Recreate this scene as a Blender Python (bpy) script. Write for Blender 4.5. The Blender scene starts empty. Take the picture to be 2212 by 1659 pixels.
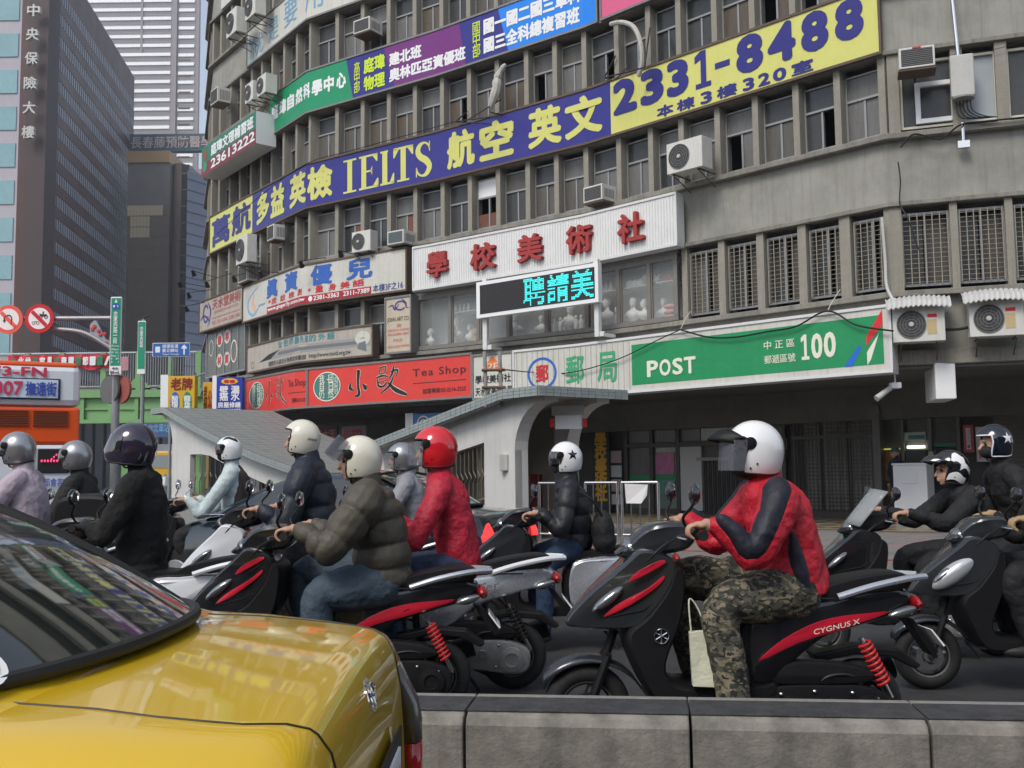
import bpy, bmesh, math, random
from math import sin, cos, pi, radians, sqrt, atan2
from mathutils import Vector, Matrix, noise
import numpy as np
random.seed(7)
SC = bpy.context.scene
COL = SC.collection

# ------------------------------------------------------------------ camera, sky, sun
CAMH, PIT, ROL, FPX = 1.4, radians(4.9), radians(0.7), 2210.0
cam = bpy.data.cameras.new('camera')
cam.sensor_width = 36.0
cam.lens = 36.0 * FPX / 2212.0
cam.clip_start = 0.05
cam.clip_end = 3000
cam_o = bpy.data.objects.new('camera', cam)
COL.objects.link(cam_o)
_R0 = Vector((1, 0, 0)); _F0 = Vector((0, cos(PIT), sin(PIT))); _U0 = Vector((0, -sin(PIT), cos(PIT)))
_R = _R0 * cos(ROL) - _U0 * sin(ROL); _U = _R0 * sin(ROL) + _U0 * cos(ROL)
_M = Matrix(((_R.x, _U.x, -_F0.x, 0), (_R.y, _U.y, -_F0.y, 0), (_R.z, _U.z, -_F0.z, CAMH), (0, 0, 0, 1)))
cam_o.matrix_world = _M
SC.camera = cam_o

SUN_EL, SUN_AZ = radians(48), radians(215)      # azimuth: direction the light comes from, clockwise from +Y
w = bpy.data.worlds.new('World'); SC.world = w; w.use_nodes = True
nt = w.node_tree; nt.nodes.clear()
sky = nt.nodes.new('ShaderNodeTexSky'); sky.sky_type = 'NISHITA'; sky.sun_disc = False
sky.sun_elevation = SUN_EL; sky.sun_rotation = SUN_AZ
sky.air_density = 1.0; sky.dust_density = 1.2; sky.ozone_density = 1.0
bg = nt.nodes.new('ShaderNodeBackground'); bg.inputs[1].default_value = 0.15
wo = nt.nodes.new('ShaderNodeOutputWorld')
hs = nt.nodes.new('ShaderNodeHueSaturation'); hs.inputs['Saturation'].default_value = 0.55
nt.links.new(sky.outputs[0], hs.inputs['Color']); nt.links.new(hs.outputs[0], bg.inputs[0]); nt.links.new(bg.outputs[0], wo.inputs[0])
sl = bpy.data.lights.new('sun', 'SUN'); sl.energy = 1.5; sl.angle = radians(22); sl.color = (1.0, 0.95, 0.87)
so = bpy.data.objects.new('sun', sl); COL.objects.link(so)
_sd = Vector((sin(SUN_AZ) * cos(SUN_EL), cos(SUN_AZ) * cos(SUN_EL), sin(SUN_EL)))
so.rotation_euler = _sd.to_track_quat('Z', 'Y').to_euler(); so.location = (0, -5, 30)
SC.view_settings.view_transform = 'Standard'; SC.view_settings.look = 'None'
SC.view_settings.exposure = 0.55; SC.view_settings.gamma = 1.0; SC.view_settings.use_curve_mapping = False
SC.cycles.max_bounces = 6; SC.cycles.diffuse_bounces = 3; SC.cycles.glossy_bounces = 3
SC.cycles.transmission_bounces = 4; SC.cycles.transparent_max_bounces = 8
SC.cycles.use_denoising = True

def ray(vx, vy):
    d = _R * (vx - 1106) + _U * (829.5 - vy) + _F0 * FPX
    return d / d.y
def at(vx, vy, Y):
    """point on the view ray of a photo pixel at distance Y in front of the camera"""
    return Vector((0, 0, CAMH)) + ray(vx, vy) * Y
def gx(vx, Y, vy=1100):
    return at(vx, vy, Y).x

# ------------------------------------------------------------------ materials
def srgb(r, g, b):
    f = lambda c: (c / 255 / 12.92) if c <= 10 else ((c / 255 + 0.055) / 1.055) ** 2.4
    return (f(r), f(g), f(b))
MATS = {}
def mat(name, col, rough=0.6, metal=0.0, var=0.0, vscale=8.0, bump=0.0, bscale=40.0, streak=0.0, streak_col=None,
        coat=0.0, spec=0.5, emit=None, estr=0.0, alpha=1.0, trans=0.0, sheen=0.0, stretch=(1, 1, 1), dirt=0.0, ior=1.45, dscale=1.3):
    if name in MATS: return MATS[name]
    m = bpy.data.materials.new(name); m.use_nodes = True; MATS[name] = m
    n = m.node_tree.nodes; L = m.node_tree.links
    b = n['Principled BSDF']
    b.inputs['Base Color'].default_value = (*col, 1); b.inputs['Roughness'].default_value = rough
    b.inputs['Metallic'].default_value = metal; b.inputs['Specular IOR Level'].default_value = spec
    b.inputs['IOR'].default_value = ior
    if coat: b.inputs['Coat Weight'].default_value = coat; b.inputs['Coat Roughness'].default_value = 0.04
    if sheen: b.inputs['Sheen Weight'].default_value = sheen
    if trans: b.inputs['Transmission Weight'].default_value = trans
    if alpha < 1: b.inputs['Alpha'].default_value = alpha
    if emit: b.inputs['Emission Color'].default_value = (*emit, 1); b.inputs['Emission Strength'].default_value = estr
    need = var or bump or streak or dirt
    if need:
        tc = n.new('ShaderNodeTexCoord'); mp = n.new('ShaderNodeMapping'); mp.inputs['Scale'].default_value = stretch
        L.new(tc.outputs['Object'], mp.inputs[0])
        colsock = None
        def rgbn(c):
            r = n.new('ShaderNodeRGB'); r.outputs[0].default_value = (*c, 1); return r.outputs[0]
        colsock = rgbn(col)
        def mix(a, bcol, fac):
            x = n.new('ShaderNodeMix'); x.data_type = 'RGBA'; x.blend_type = 'MIX'
            L.new(a, x.inputs[6]); L.new(bcol, x.inputs[7]); L.new(fac, x.inputs[0]); return x.outputs[2]
        def nz(scale, vec=None, lo=.35, hi=.7, det=5):
            t = n.new('ShaderNodeTexNoise'); t.inputs['Scale'].default_value = scale; t.inputs['Detail'].default_value = det
            t.inputs['Roughness'].default_value = .62
            L.new(vec or mp.outputs[0], t.inputs['Vector'])
            r = n.new('ShaderNodeMapRange'); r.inputs[1].default_value = lo; r.inputs[2].default_value = hi
            L.new(t.outputs[0], r.inputs[0]); return r.outputs[0], t.outputs[0]
        def mul(s, k):
            x = n.new('ShaderNodeMath'); x.operation = 'MULTIPLY'; x.inputs[1].default_value = k; L.new(s, x.inputs[0]); return x.outputs[0]
        if var:
            f, _ = nz(vscale); dark = tuple(max(0, c * (1 - var)) for c in col)
            colsock = mix(colsock, rgbn(dark), f)
            f2, _ = nz(vscale * 6.3, lo=.45, hi=.75); colsock = mix(colsock, rgbn(tuple(min(1, c * (1 + var * .5)) for c in col)), mul(f2, .5))
        if streak:
            mp2 = n.new('ShaderNodeMapping'); mp2.inputs['Scale'].default_value = (9, 9, .55); L.new(tc.outputs['Object'], mp2.inputs[0])
            f, _ = nz(1.0, mp2.outputs[0], .5, .78); sc = streak_col or tuple(c * .38 for c in col)
            colsock = mix(colsock, rgbn(sc), mul(f, streak))
        if dirt:
            f, _ = nz(dscale, lo=.48, hi=.7); colsock = mix(colsock, rgbn(tuple(c * .35 for c in col)), mul(f, dirt))
        L.new(colsock, b.inputs['Base Color'])
        if bump:
            _, t = nz(bscale); bp = n.new('ShaderNodeBump'); bp.inputs['Strength'].default_value = min(1, bump); bp.inputs['Distance'].default_value = .02 if bscale > 15 else .035
            L.new(t, bp.inputs['Height']); L.new(bp.outputs[0], b.inputs['Normal'])
        if rough > .25 and var:
            f, _ = nz(vscale * 2.1, lo=.3, hi=.8)
            r = n.new('ShaderNodeMapRange'); r.inputs[3].default_value = rough * .85; r.inputs[4].default_value = min(1, rough * 1.12)
            L.new(f, r.inputs[0]); L.new(r.outputs[0], b.inputs['Roughness'])
    return m

# ------------------------------------------------------------------ mesh builder
def tag(o, label=None, cat=None, group=None, kind=None):
    if label: o['label'] = label
    if cat: o['category'] = cat
    if group: o['group'] = group
    if kind: o['kind'] = kind
    return o
def empty(name, loc=(0, 0, 0), rz=0.0, label=None, cat=None, group=None, parent=None, scale=None, kind=None):
    o = bpy.data.objects.new(name, None); COL.objects.link(o); o.location = loc; o.rotation_euler = (0, 0, rz)
    o.empty_display_size = .1
    if scale: o.scale = (scale,) * 3 if not hasattr(scale, '__len__') else scale
    if parent is not None: o.parent = parent
    return tag(o, label, cat, group, kind)
class MB:
    """collects faces and links them as one mesh object"""
    def __init__(s): s.v = []; s.f = []; s.m = []; s.mi = 0
    def add(s, vs, fs):
        k = len(s.v); s.v += [tuple(p) for p in vs]; s.f += [tuple(i + k for i in f) for f in fs]; s.m += [s.mi] * len(fs); return s
    def hexa(s, p):      # 8 points: bottom 4 ccw, top 4
        return s.add(p, [(3, 2, 1, 0), (4, 5, 6, 7), (0, 1, 5, 4), (1, 2, 6, 5), (2, 3, 7, 6), (3, 0, 4, 7)])
    def box(s, x0, x1, y0, y1, z0, z1):
        return s.hexa([(x0, y0, z0), (x1, y0, z0), (x1, y1, z0), (x0, y1, z0), (x0, y0, z1), (x1, y0, z1), (x1, y1, z1), (x0, y1, z1)])
    def obox(s, c, ax, ay, az):   # centre and three half-axis vectors
        c, ax, ay, az = map(Vector, (c, ax, ay, az))
        return s.hexa([c - ax - ay - az, c + ax - ay - az, c + ax + ay - az, c - ax + ay - az, c - ax - ay + az, c + ax - ay + az, c + ax + ay + az, c - ax + ay + az])
    def tube(s, pts, r, n=8, cap=True, sq=None):
        pts = [Vector(p) for p in pts]; N = len(pts); rs = r if hasattr(r, '__len__') else [r] * N
        k = len(s.v); up = None
        for i, p in enumerate(pts):
            t = (pts[min(i + 1, N - 1)] - pts[max(i - 1, 0)]).normalized()
            if up is None:
                a = Vector((0, 0, 1)) if abs(t.z) < .9 else Vector((0, 1, 0)); up = (a - t * a.dot(t)).normalized()
            else:
                up = up - t * up.dot(t)
                up = up.normalized() if up.length > 1e-6 else Vector((0, 0, 1))
            sd = t.cross(up)
            ri = rs[i]; ra, rb = (ri if hasattr(ri, '__len__') else (ri, ri))
            for j in range(n):
                a = 2 * pi * j / n; s.v.append(tuple(p + sd * (cos(a) * ra) + up * (sin(a) * rb)))
        fs = []
        for i in range(N - 1):
            for j in range(n):
                a = k + i * n + j; b = k + i * n + (j + 1) % n; fs.append((a, b, b + n, a + n))
        if cap: fs.append(tuple(k + j for j in reversed(range(n)))); fs.append(tuple(k + (N - 1) * n + j for j in range(n)))
        s.f += fs; s.m += [s.mi] * len(fs); return s
    def lathe(s, prof, c=(0, 0, 0), axis='z', n=20, cap=True):   # prof: (r, h)
        k = len(s.v); c = Vector(c)
        for r, h in prof:
            for j in range(n):
                a = 2 * pi * j / n
                q = {'z': (r * cos(a), r * sin(a), h), 'y': (r * cos(a), h, r * sin(a)), 'x': (h, r * cos(a), r * sin(a))}[axis]
                s.v.append(tuple(c + Vector(q)))
        fs = []
        for i in range(len(prof) - 1):
            for j in range(n):
                a = k + i * n + j; b = k + i * n + (j + 1) % n; fs.append((a, b, b + n, a + n))
        if cap:
            fs.append(tuple(k + j for j in reversed(range(n)))); fs.append(tuple(k + (len(prof) - 1) * n + j for j in range(n)))
        s.f += fs; s.m += [s.mi] * len(fs); return s
    def ball(s, c, rx, ry=None, rz=None, nu=16, nv=10, rot=None):
        ry = rx if ry is None else ry; rz = rx if rz is None else rz; k = len(s.v); c = Vector(c)
        for i in range(nv + 1):
            th = pi * i / nv
            for j in range(nu):
                a = 2 * pi * j / nu; q = Vector((rx * sin(th) * cos(a), ry * sin(th) * sin(a), rz * cos(th)))
                if rot: q = rot @ q
                s.v.append(tuple(c + q))
        for i in range(nv):
            for j in range(nu):
                a = k + i * nu + j; b = k + i * nu + (j + 1) % nu; s.f.append((a, a + nu, b + nu, b)); s.m.append(s.mi)
        return s
    def prism(s, poly, d0, d1, plane='xz'):    # extrude a polygon
        m = {'xz': lambda a, b, d: (a, d, b), 'xy': lambda a, b, d: (a, b, d), 'yz': lambda a, b, d: (d, a, b)}[plane]
        n = len(poly); vs = [m(a, b, d0) for a, b in poly] + [m(a, b, d1) for a, b in poly]
        fs = [tuple(reversed(range(n))), tuple(range(n, 2 * n))] + [(i, (i + 1) % n, (i + 1) % n + n, i + n) for i in range(n)]
        return s.add(vs, fs)
    def build(s, name, mats, parent=None, smooth=False, bevel=0.0, world=False, seg=2, sub=0, auto=35, kind=None):
        me = bpy.data.meshes.new(name); me.from_pydata(s.v, [], s.f)
        bm = bmesh.new(); bm.from_mesh(me)
        bmesh.ops.remove_doubles(bm, verts=bm.verts, dist=1e-5) if smooth else None
        bmesh.ops.recalc_face_normals(bm, faces=bm.faces); bm.to_mesh(me); nf = len(bm.faces); bm.free()
        mats = mats if isinstance(mats, (list, tuple)) else [mats]
        for m in mats: me.materials.append(m)
        if len(mats) > 1 and nf == len(s.m): me.polygons.foreach_set('material_index', s.m)
        o = bpy.data.objects.new(name, me); COL.objects.link(o)
        if parent is not None:
            o.parent = parent
            if world: o.matrix_parent_inverse = wmat(parent).inverted()
        if smooth:
            me.polygons.foreach_set('use_smooth', [True] * len(me.polygons))
            if auto and auto < 180: me.set_sharp_from_angle(angle=radians(auto))
        if bevel:
            b = o.modifiers.new('bevel', 'BEVEL'); b.width = bevel; b.segments = seg; b.limit_method = 'ANGLE'; b.angle_limit = radians(40)
        if sub:
            b = o.modifiers.new('sub', 'SUBSURF'); b.levels = sub; b.render_levels = sub
        if kind: o['kind'] = kind
        return o
def wmat(o):
    m = Matrix.LocRotScale(o.location, o.rotation_euler, o.scale)
    if o.parent is not None: m = wmat(o.parent) @ o.matrix_parent_inverse @ m
    return m
def dup(o, parent=None, **kw):
    c = o.copy(); COL.objects.link(c)
    if parent is not None: c.parent = parent
    for k, v in kw.items(): c[k] = v
    for ch in list(o.children): dup(ch, c)
    return c
def shared(me, name, parent, loc=(0, 0, 0), rz=0.0, scale=(1, 1, 1), rot=None):
    o = bpy.data.objects.new(name, me); COL.objects.link(o); o.parent = parent; o.location = loc
    o.rotation_euler = rot or (0, 0, rz); o.scale = scale; return o
def spline(pts, n=6, closed=False):
    P = [Vector(p) for p in pts]; N = len(P); out = []
    rng = range(N) if closed else range(N - 1)
    for i in rng:
        if closed: a, b, c, d = P[(i - 1) % N], P[i], P[(i + 1) % N], P[(i + 2) % N]
        else: a, b, c, d = P[max(i - 1, 0)], P[i], P[i + 1], P[min(i + 2, N - 1)]
        for k in range(n):
            t = k / n; out.append(.5 * ((2 * b) + (c - a) * t + (2 * a - 5 * b + 4 * c - d) * t * t + (3 * b - a - 3 * c + d) * t ** 3))
    if not closed: out.append(P[-1])
    return out

# ------------------------------------------------------------------ lettering (queued, converted in one batch at the end)
TXT = []
def text(body, box, place, name, m, parent, bold=.012, depth=0.0, world=True, vertical=False, shear=0.0, spacing=1.0, keep=False, lines=None, sub=None):
    """box=(x0,x1,y0,y1) in the sign's own plane; place(x, y, d) -> 3-D point; d is the height off the board"""
    TXT.append((body, box, place, name, m, parent, bold, depth, world, vertical, shear, spacing, keep, sub))
def flush_text():
    keys = {}
    for t in TXT:
        k = ('\n'.join(t[0]) if t[9] else t[0], 0, t[11])
        if k in keys: continue
        c = bpy.data.curves.new('txt', 'FONT'); c.body = k[0]; c.size = 1; c.space_character = k[2]
        c.resolution_u = 3; c.fill_mode = 'FRONT'; c.space_line = .8
        if t[9]: c.align_x = 'CENTER'
        o = bpy.data.objects.new('txt', c); COL.objects.link(o); keys[k] = o
    bpy.context.view_layer.update(); dg = bpy.context.evaluated_depsgraph_get()
    geo = {}
    for k, o in keys.items():
        me = bpy.data.meshes.new_from_object(o.evaluated_get(dg)); n = len(me.vertices)
        co = np.empty(n * 3); me.vertices.foreach_get('co', co); co = co.reshape(-1, 3)
        geo[k] = (co, [tuple(p.vertices) for p in me.polygons]); bpy.data.meshes.remove(me)
    for o in keys.values():
        d = o.data; bpy.data.objects.remove(o); bpy.data.curves.remove(d)
    for body, box, place, name, m, parent, bold, depth, world, vert, shear, spacing, keep, sub in TXT:
        k = ('\n'.join(body) if vert else body, 0, spacing); co, fs = geo[k]
        if not len(co): continue
        x0, x1, y0, y1 = box; a = co.min(0); b = co.max(0)
        if bold > .002:      # heavier strokes: the glyph repeated round a small circle, each copy a hair prouder
            n0 = len(co); kk = 10 if bold > .05 else (6 if bold > .022 else 3); lay = [(0, 0)] + [(cos(2 * pi * q / kk + .3) * bold, sin(2 * pi * q / kk + .3) * bold) for q in range(kk)]
            co = np.concatenate([co + np.array([dx_, dy_, 0]) for dx_, dy_ in lay]); co[:, 2] = np.repeat(np.arange(len(lay)) * .0006, n0)
            fs = [tuple(i + n0 * q for i in f) for q in range(len(lay)) for f in fs]; a = co.min(0); b = co.max(0)
        else: co = co.copy(); co[:, 2] = 0
        sx = (x1 - x0) / max(1e-6, b[0] - a[0]); sy = (y1 - y0) / max(1e-6, b[1] - a[1])
        if keep: sx = sy = min(sx, sy)
        vs = []; nrm = 0
        cx = ((x1 - x0) - sx * (b[0] - a[0])) / 2; cy = ((y1 - y0) - sy * (b[1] - a[1])) / 2
        for p in co:
            yy = (p[1] - a[1]) * sy + cy
            vs.append(place(x0 + cx + (p[0] - a[0]) * sx + shear * yy, y0 + yy, depth + .010 + p[2]))
        me = bpy.data.meshes.new(name)
        if depth > 0:
            n = len(vs); base = [place(x0 + cx + (p[0] - a[0]) * sx + shear * ((p[1] - a[1]) * sy + cy), y0 + (p[1] - a[1]) * sy + cy, 0) for p in co]
            ec = {}
            for f in fs:
                for i in range(len(f)):
                    e = (f[i], f[(i + 1) % len(f)]); ec[e] = 1
            side = [(e[0], e[0] + n, e[1] + n, e[1]) for e in ec if (e[1], e[0]) not in ec]
            me.from_pydata([tuple(v) for v in vs] + [tuple(v) for v in base], [], fs + side)
        else: me.from_pydata([tuple(v) for v in vs], [], fs)
        me.materials.append(m)
        o = bpy.data.objects.new(name, me); COL.objects.link(o)
        if parent is not None:
            o.parent = parent
            if world: o.matrix_parent_inverse = wmat(parent).inverted()
    TXT.clear()
# ================================================================== MATERIALS
CONC = mat('weathered_concrete', (.255, .24, .205), .9, var=.3, vscale=1.6, bump=.5, bscale=22, streak=.7, dirt=.5)
CONC2 = mat('fin_concrete', (.29, .268, .222), .9, var=.2, vscale=5, bump=.5, bscale=30, streak=.5)
CONC3 = mat('spandrel_render', (.315, .308, .268), .92, var=.18, vscale=.9, bump=.35, bscale=60, streak=.5, streak_col=(.15, .125, .09), dirt=.3)
ALU = mat('aluminium_frame', (.30, .30, .30), .45, metal=.3, var=.2, vscale=6)
CREAM = mat('cream_frame', (.62, .58, .46), .6, var=.15)
GLASS = mat('dull_window_glass', (.060, .061, .060), .22, var=.35, vscale=1.1, spec=.35)
GLASS2 = mat('curtained_glass', (.115, .105, .09), .3, var=.3, vscale=2, spec=.35, stretch=(8, 8, 1))
GLASS3 = mat('pale_curtained_glass', (.16, .155, .145), .3, var=.3, vscale=2, spec=.35, stretch=(8, 8, 1))
DARK = mat('dark_interior', (.012, .012, .012), .9)
BROWNB = mat('brown_board', (.17, .07, .045), .7, var=.3)
WHITE = mat('white_paint', (.72, .72, .70), .55, var=.1, vscale=3, streak=.22, streak_col=(.4, .38, .34))
CLEANW = mat('clean_white', (.78, .78, .77), .45)
GREYP = mat('grey_plastic', (.5, .49, .46), .5, var=.12, streak=.25)
BLACKP = mat('black_plastic', (.018, .018, .019), .5)
DKMET = mat('dark_metal', (.05, .048, .045), .5, metal=.5)
STEEL = mat('stainless_steel', (.62, .61, .6), .25, metal=1.0)
RUST = mat('rusty_iron', (.13, .09, .065), .8, var=.4, vscale=20)
CABLE = mat('black_cable', (.01, .01, .01), .6)
NAVY = mat('navy_print', srgb(38, 36, 118), .4); YEL = mat('yellow_print', srgb(208, 206, 112), .4, bump=.4, bscale=2.2, var=.06, vscale=1.5, streak=.12, streak_col=srgb(170, 160, 60))
NAVYB = mat('navy_board', srgb(44, 42, 128), .4, bump=.5, bscale=2.2, var=.12, vscale=1.2)
GREENB = mat('green_board', srgb(14, 140, 94), .4, bump=.5, bscale=2.2, var=.06, vscale=1.5)
PURP = mat('purple_board', srgb(112, 38, 116), .4, bump=.5, bscale=2.2, var=.08); BLUEB = mat('blue_board', srgb(22, 128, 226), .4, bump=.5, bscale=2.2, var=.05)
PINK = mat('pink_board', srgb(214, 92, 132), .4, bump=.5, bscale=2.2, var=.05); YGREEN = mat('yellow_green_print', srgb(200, 222, 40), .4)
REDT = mat('red_sign_face', srgb(212, 56, 46), .35, bump=.5, bscale=2.2, var=.05, vscale=2); POSTG = mat('post_green', srgb(22, 140, 84), .4, bump=.5, bscale=2.2, var=.08, vscale=1.4, streak=.2, streak_col=srgb(20, 100, 66))
REDC = mat('red_raised_lettering', (.36, .035, .03), .55, var=.2, vscale=12); BLKP = mat('black_print', (.012, .012, .015), .5)
BLUP = mat('blue_print', srgb(48, 96, 176), .45); REDP = mat('red_print', srgb(200, 40, 44), .45); CRIM = mat('crimson_board', srgb(168, 24, 44), .45)
OLDW = mat('aged_white_board', srgb(202, 200, 190), .6, var=.12, vscale=1.4, streak=.35, streak_col=srgb(140, 130, 112)); OLDG = mat('aged_grey_board', srgb(176, 168, 156), .6, var=.15, vscale=1.6, streak=.4, streak_col=srgb(110, 98, 84))
BEIGE = mat('beige_board', srgb(190, 178, 156), .6, var=.1, streak=.25); ORNG = mat('orange_print', srgb(238, 120, 40), .45); TEALP = mat('teal_print', srgb(64, 140, 150), .5)
LTEAL = mat('faded_blue_print', srgb(110, 160, 190), .5); GREYPR = mat('grey_print', srgb(110, 110, 108), .5); PINKP = mat('faded_red_print', srgb(206, 120, 112), .5)
GRNP = mat('green_print', srgb(60, 160, 110), .45); PLAST = mat('white_plaster', (.8, .8, .78), .8, bump=.2, bscale=30)
JADE = mat('jade_seal', srgb(60, 120, 112), .5); CREAMP = mat('cream_print', srgb(226, 222, 204), .5)
CLEAR = mat('shop_glass', (.6, .62, .6), .08, alpha=.16, spec=.5)
ROADM = mat('asphalt', (.060, .060, .062), .85, var=.45, vscale=2.2, bump=.9, bscale=160, dirt=.5, dscale=.9)
PAVE = mat('pavement_slab', (.20, .185, .17), .85, var=.25, vscale=3, bump=.4, bscale=60, dirt=.25)
KERBR = mat('faded_red_kerb_paint', (.26, .05, .045), .75, var=.35, vscale=6); KERBM = mat('kerb_stone', (.22, .21, .195), .85, var=.25, vscale=4, bump=.4)

# ================================================================== FACADE GEOMETRY
POLY = [(-10.9, 56), (-13.2, 43.6), (-11.7, 39.15), (-6.39, 32.16), (-2.0, 29.2), (2.1, 26.05), (7.72, 20.45), (14.0, 18.35), (24, 15.0)]
POLY = [Vector(p) for p in POLY]
CUM = [0.0]
for i in range(1, len(POLY)): CUM.append(CUM[-1] + (POLY[i] - POLY[i - 1]).length)
SEGN = []
for i in range(len(POLY) - 1):
    t = (POLY[i + 1] - POLY[i]).normalized(); SEGN.append((t, Vector((t.y, -t.x))))
_OC = {}
def offpoly(off):
    off = round(off, 4)
    if off not in _OC:
        o = []
        for i, p in enumerate(POLY):
            n1 = SEGN[max(i - 1, 0)][1]; n2 = SEGN[min(i, len(SEGN) - 1)][1]; m = (n1 + n2).normalized()
            o.append(p + m * (off / max(.3, m.dot(n1))))
        _OC[off] = o
    return _OC[off]
def seg_of(s):
    for i in range(len(CUM) - 2):
        if s < CUM[i + 1]: return i
    return len(CUM) - 2
def fp(s, off, z):
    i = seg_of(s); o = offpoly(off); u = (s - CUM[i]) / (CUM[i + 1] - CUM[i]); p = o[i].lerp(o[i + 1], u); return Vector((p.x, p.y, z))
def fframe(s):
    t, n = SEGN[seg_of(s)]; return t, n, atan2(t.y, t.x)
def project(p):
    d = Vector(p) - Vector((0, 0, CAMH)); x, y, zf = d.dot(_R), d.dot(_U), d.dot(_F0)
    return 1106 + FPX * x / zf, 829.5 - FPX * y / zf
def s_at(vx, z, off=0.0):
    a, b = CUM[1], CUM[-1]
    for _ in range(40):
        m = (a + b) / 2
        if project(fp(m, off, z))[0] < vx: a = m
        else: b = m
    return (a + b) / 2
def z_at(vx, vy, off=0.0):
    z = 5.0
    for _ in range(12):
        s = s_at(vx, z, off); y = project(fp(s, off, z))[1]; z += (y - vy) * fp(s, off, z).y / FPX
    return z
def ribbon(mb, s0, s1, z0, z1, o0, o1, sa=None):
    ss = [s0] + [c for c in CUM if s0 + 1e-4 < c < s1 - 1e-4] + [s1]; k = len(mb.v)
    vs = []
    for s in ss:
        vs += [fp(s, o0, z0), fp(s, o1, z0), fp(s, o1, z1), fp(s, o0, z1)]
    fs = [(0, 1, 2, 3)]
    for i in range(len(ss) - 1):
        a = i * 4
        for j in range(4): fs.append((a + j, a + (j + 1) % 4, a + 4 + (j + 1) % 4, a + 4 + j))
    e = (len(ss) - 1) * 4; fs.append((e + 3, e + 2, e + 1, e))
    return mb.add(vs, fs)

# ================================================================== OFFICE BUILDING
BB = Vector((0, 27.5, 0))
BLD = empty('office_building', BB, label='curving grey concrete office block covered in Chinese signboards and rows of small windows', cat='building')
ROWS = [(4.92, 6.66), (8.17, 9.83), (11.31, 12.95), (14.38, 16.05), (17.5, 19.2), (20.65, 22.3)]
S0, S1 = CUM[1] - 9.0, CUM[-1]
SK = s_at(1928, 6.5)           # where the facade kinks into the right wing
mb = MB(); ribbon(mb, S0, S1, 3.42, 26, -1.3, -1.05); mb.build('wall', DARK, BLD, world=True)
zb = [3.42] + [z for r in ROWS for z in r] + [26]
for i in range(0, len(zb) - 1, 2):
    mb = MB(); a, b = zb[i], zb[i + 1]
    ribbon(mb, S0, S1, a, b, -1.0, -.06); mb.build('spandrel', CONC3, BLD, world=True)
    for z, h in ((a - .002 if i else a, .1), (b - .12, .12)):
        if i == 0 and z == a: h = .3
        mb = MB(); ribbon(mb, S0, S1, z, z + h, -.4, .10 + (.03 if z > a else 0)); mb.build('ledge', CONC, BLD, world=True, bevel=.015)
FINPX = [(455, 500), (472, 500), (495, 500), (517, 500), (541, 495), (563, 490), (586, 485), (612, 480), (640, 470), (669, 460), (728, 430), (784, 420), (841, 410), (898, 400), (957, 385), (1016, 370),
         (1077, 355), (1141, 340), (1203, 320), (1267, 305), (1338, 285), (1407, 400), (1473, 380), (1551, 340), (1633, 330), (1721, 300), (1810, 270), (1906, 220)]
FINS = []
for vx, vy in FINPX:
    z = z_at(vx, vy); FINS.append(s_at(vx, 9.0))
FINS = [FINS[0] - 2.6, FINS[0] - 1.7, FINS[0] - .85] + FINS
# fin and window meshes (shared data)
def mk_data(mb, name, m, **k):
    o = mb.build(name, m, **k); me = o.data; mods = [(x.width, x.segments) for x in o.modifiers]; bpy.data.objects.remove(o); return me
def fin_mesh(h):
    mb = MB(); mb.box(-.075, .075, -.02, .45, 0, h); return mk_data(mb, 'fin', CONC2)
FM = {i: fin_mesh(r[1] - r[0] - .002) for i, r in enumerate(ROWS)}
def win_mesh(h, kind):
    w = .405; t = .035; hz = h * .60; mb = MB(); y0, y1 = .22, .30
    mb.box(-w, w, y0, y1, 0, t); mb.box(-w, w, y0, y1, h - t, h); mb.box(-w, -w + t, y0, y1, t, h - t); mb.box(w - t, w, y0, y1, t, h - t)
    mb.box(-w + t, w - t, y0 - .012, y1, hz, hz + .05)
    mb.box(-.022, .022, y0 + .01, y1, t, hz)
    return mk_data(mb, 'window_frame', ALU)
WM = {i: win_mesh(r[1] - r[0] - .24, 0) for i, r in enumerate(ROWS)}
def pane_mesh(w, h, m, name):
    mb = MB(); mb.box(-w / 2, w / 2, 0, .01, 0, h); return mk_data(mb, name, m)
GLB = mat('brown_curtain_glass', (.12, .095, .07), .3, var=.35, vscale=2, spec=.35, stretch=(10, 10, 1)); GLG = mat('greenish_dark_glass', (.04, .045, .042), .18, var=.3, spec=.5)
GL = [GLASS, GLASS, GLG, GLASS2, GLASS3, GLB]
PM = {}
def pane(w, h, m):
    k = (round(w, 3), round(h, 3), m.name)
    if k not in PM: PM[k] = pane_mesh(w, h, m, 'pane')
    return PM[k]
rnd = random.Random(3)
OPENW = {(1, 15): 'board', (1, 12): 'brown', (1, 10): 'brown', (1, 23): 'opendark', (1, 22): 'ac', (2, 17): 'opendark', (2, 19): 'half', (3, 18): 'opendark', (2, 14): 'half', (1, 25): 'half', (3, 13): 'ac', (2, 24): 'opendark', (2, 25): 'opendark'}
NW = 0
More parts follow.
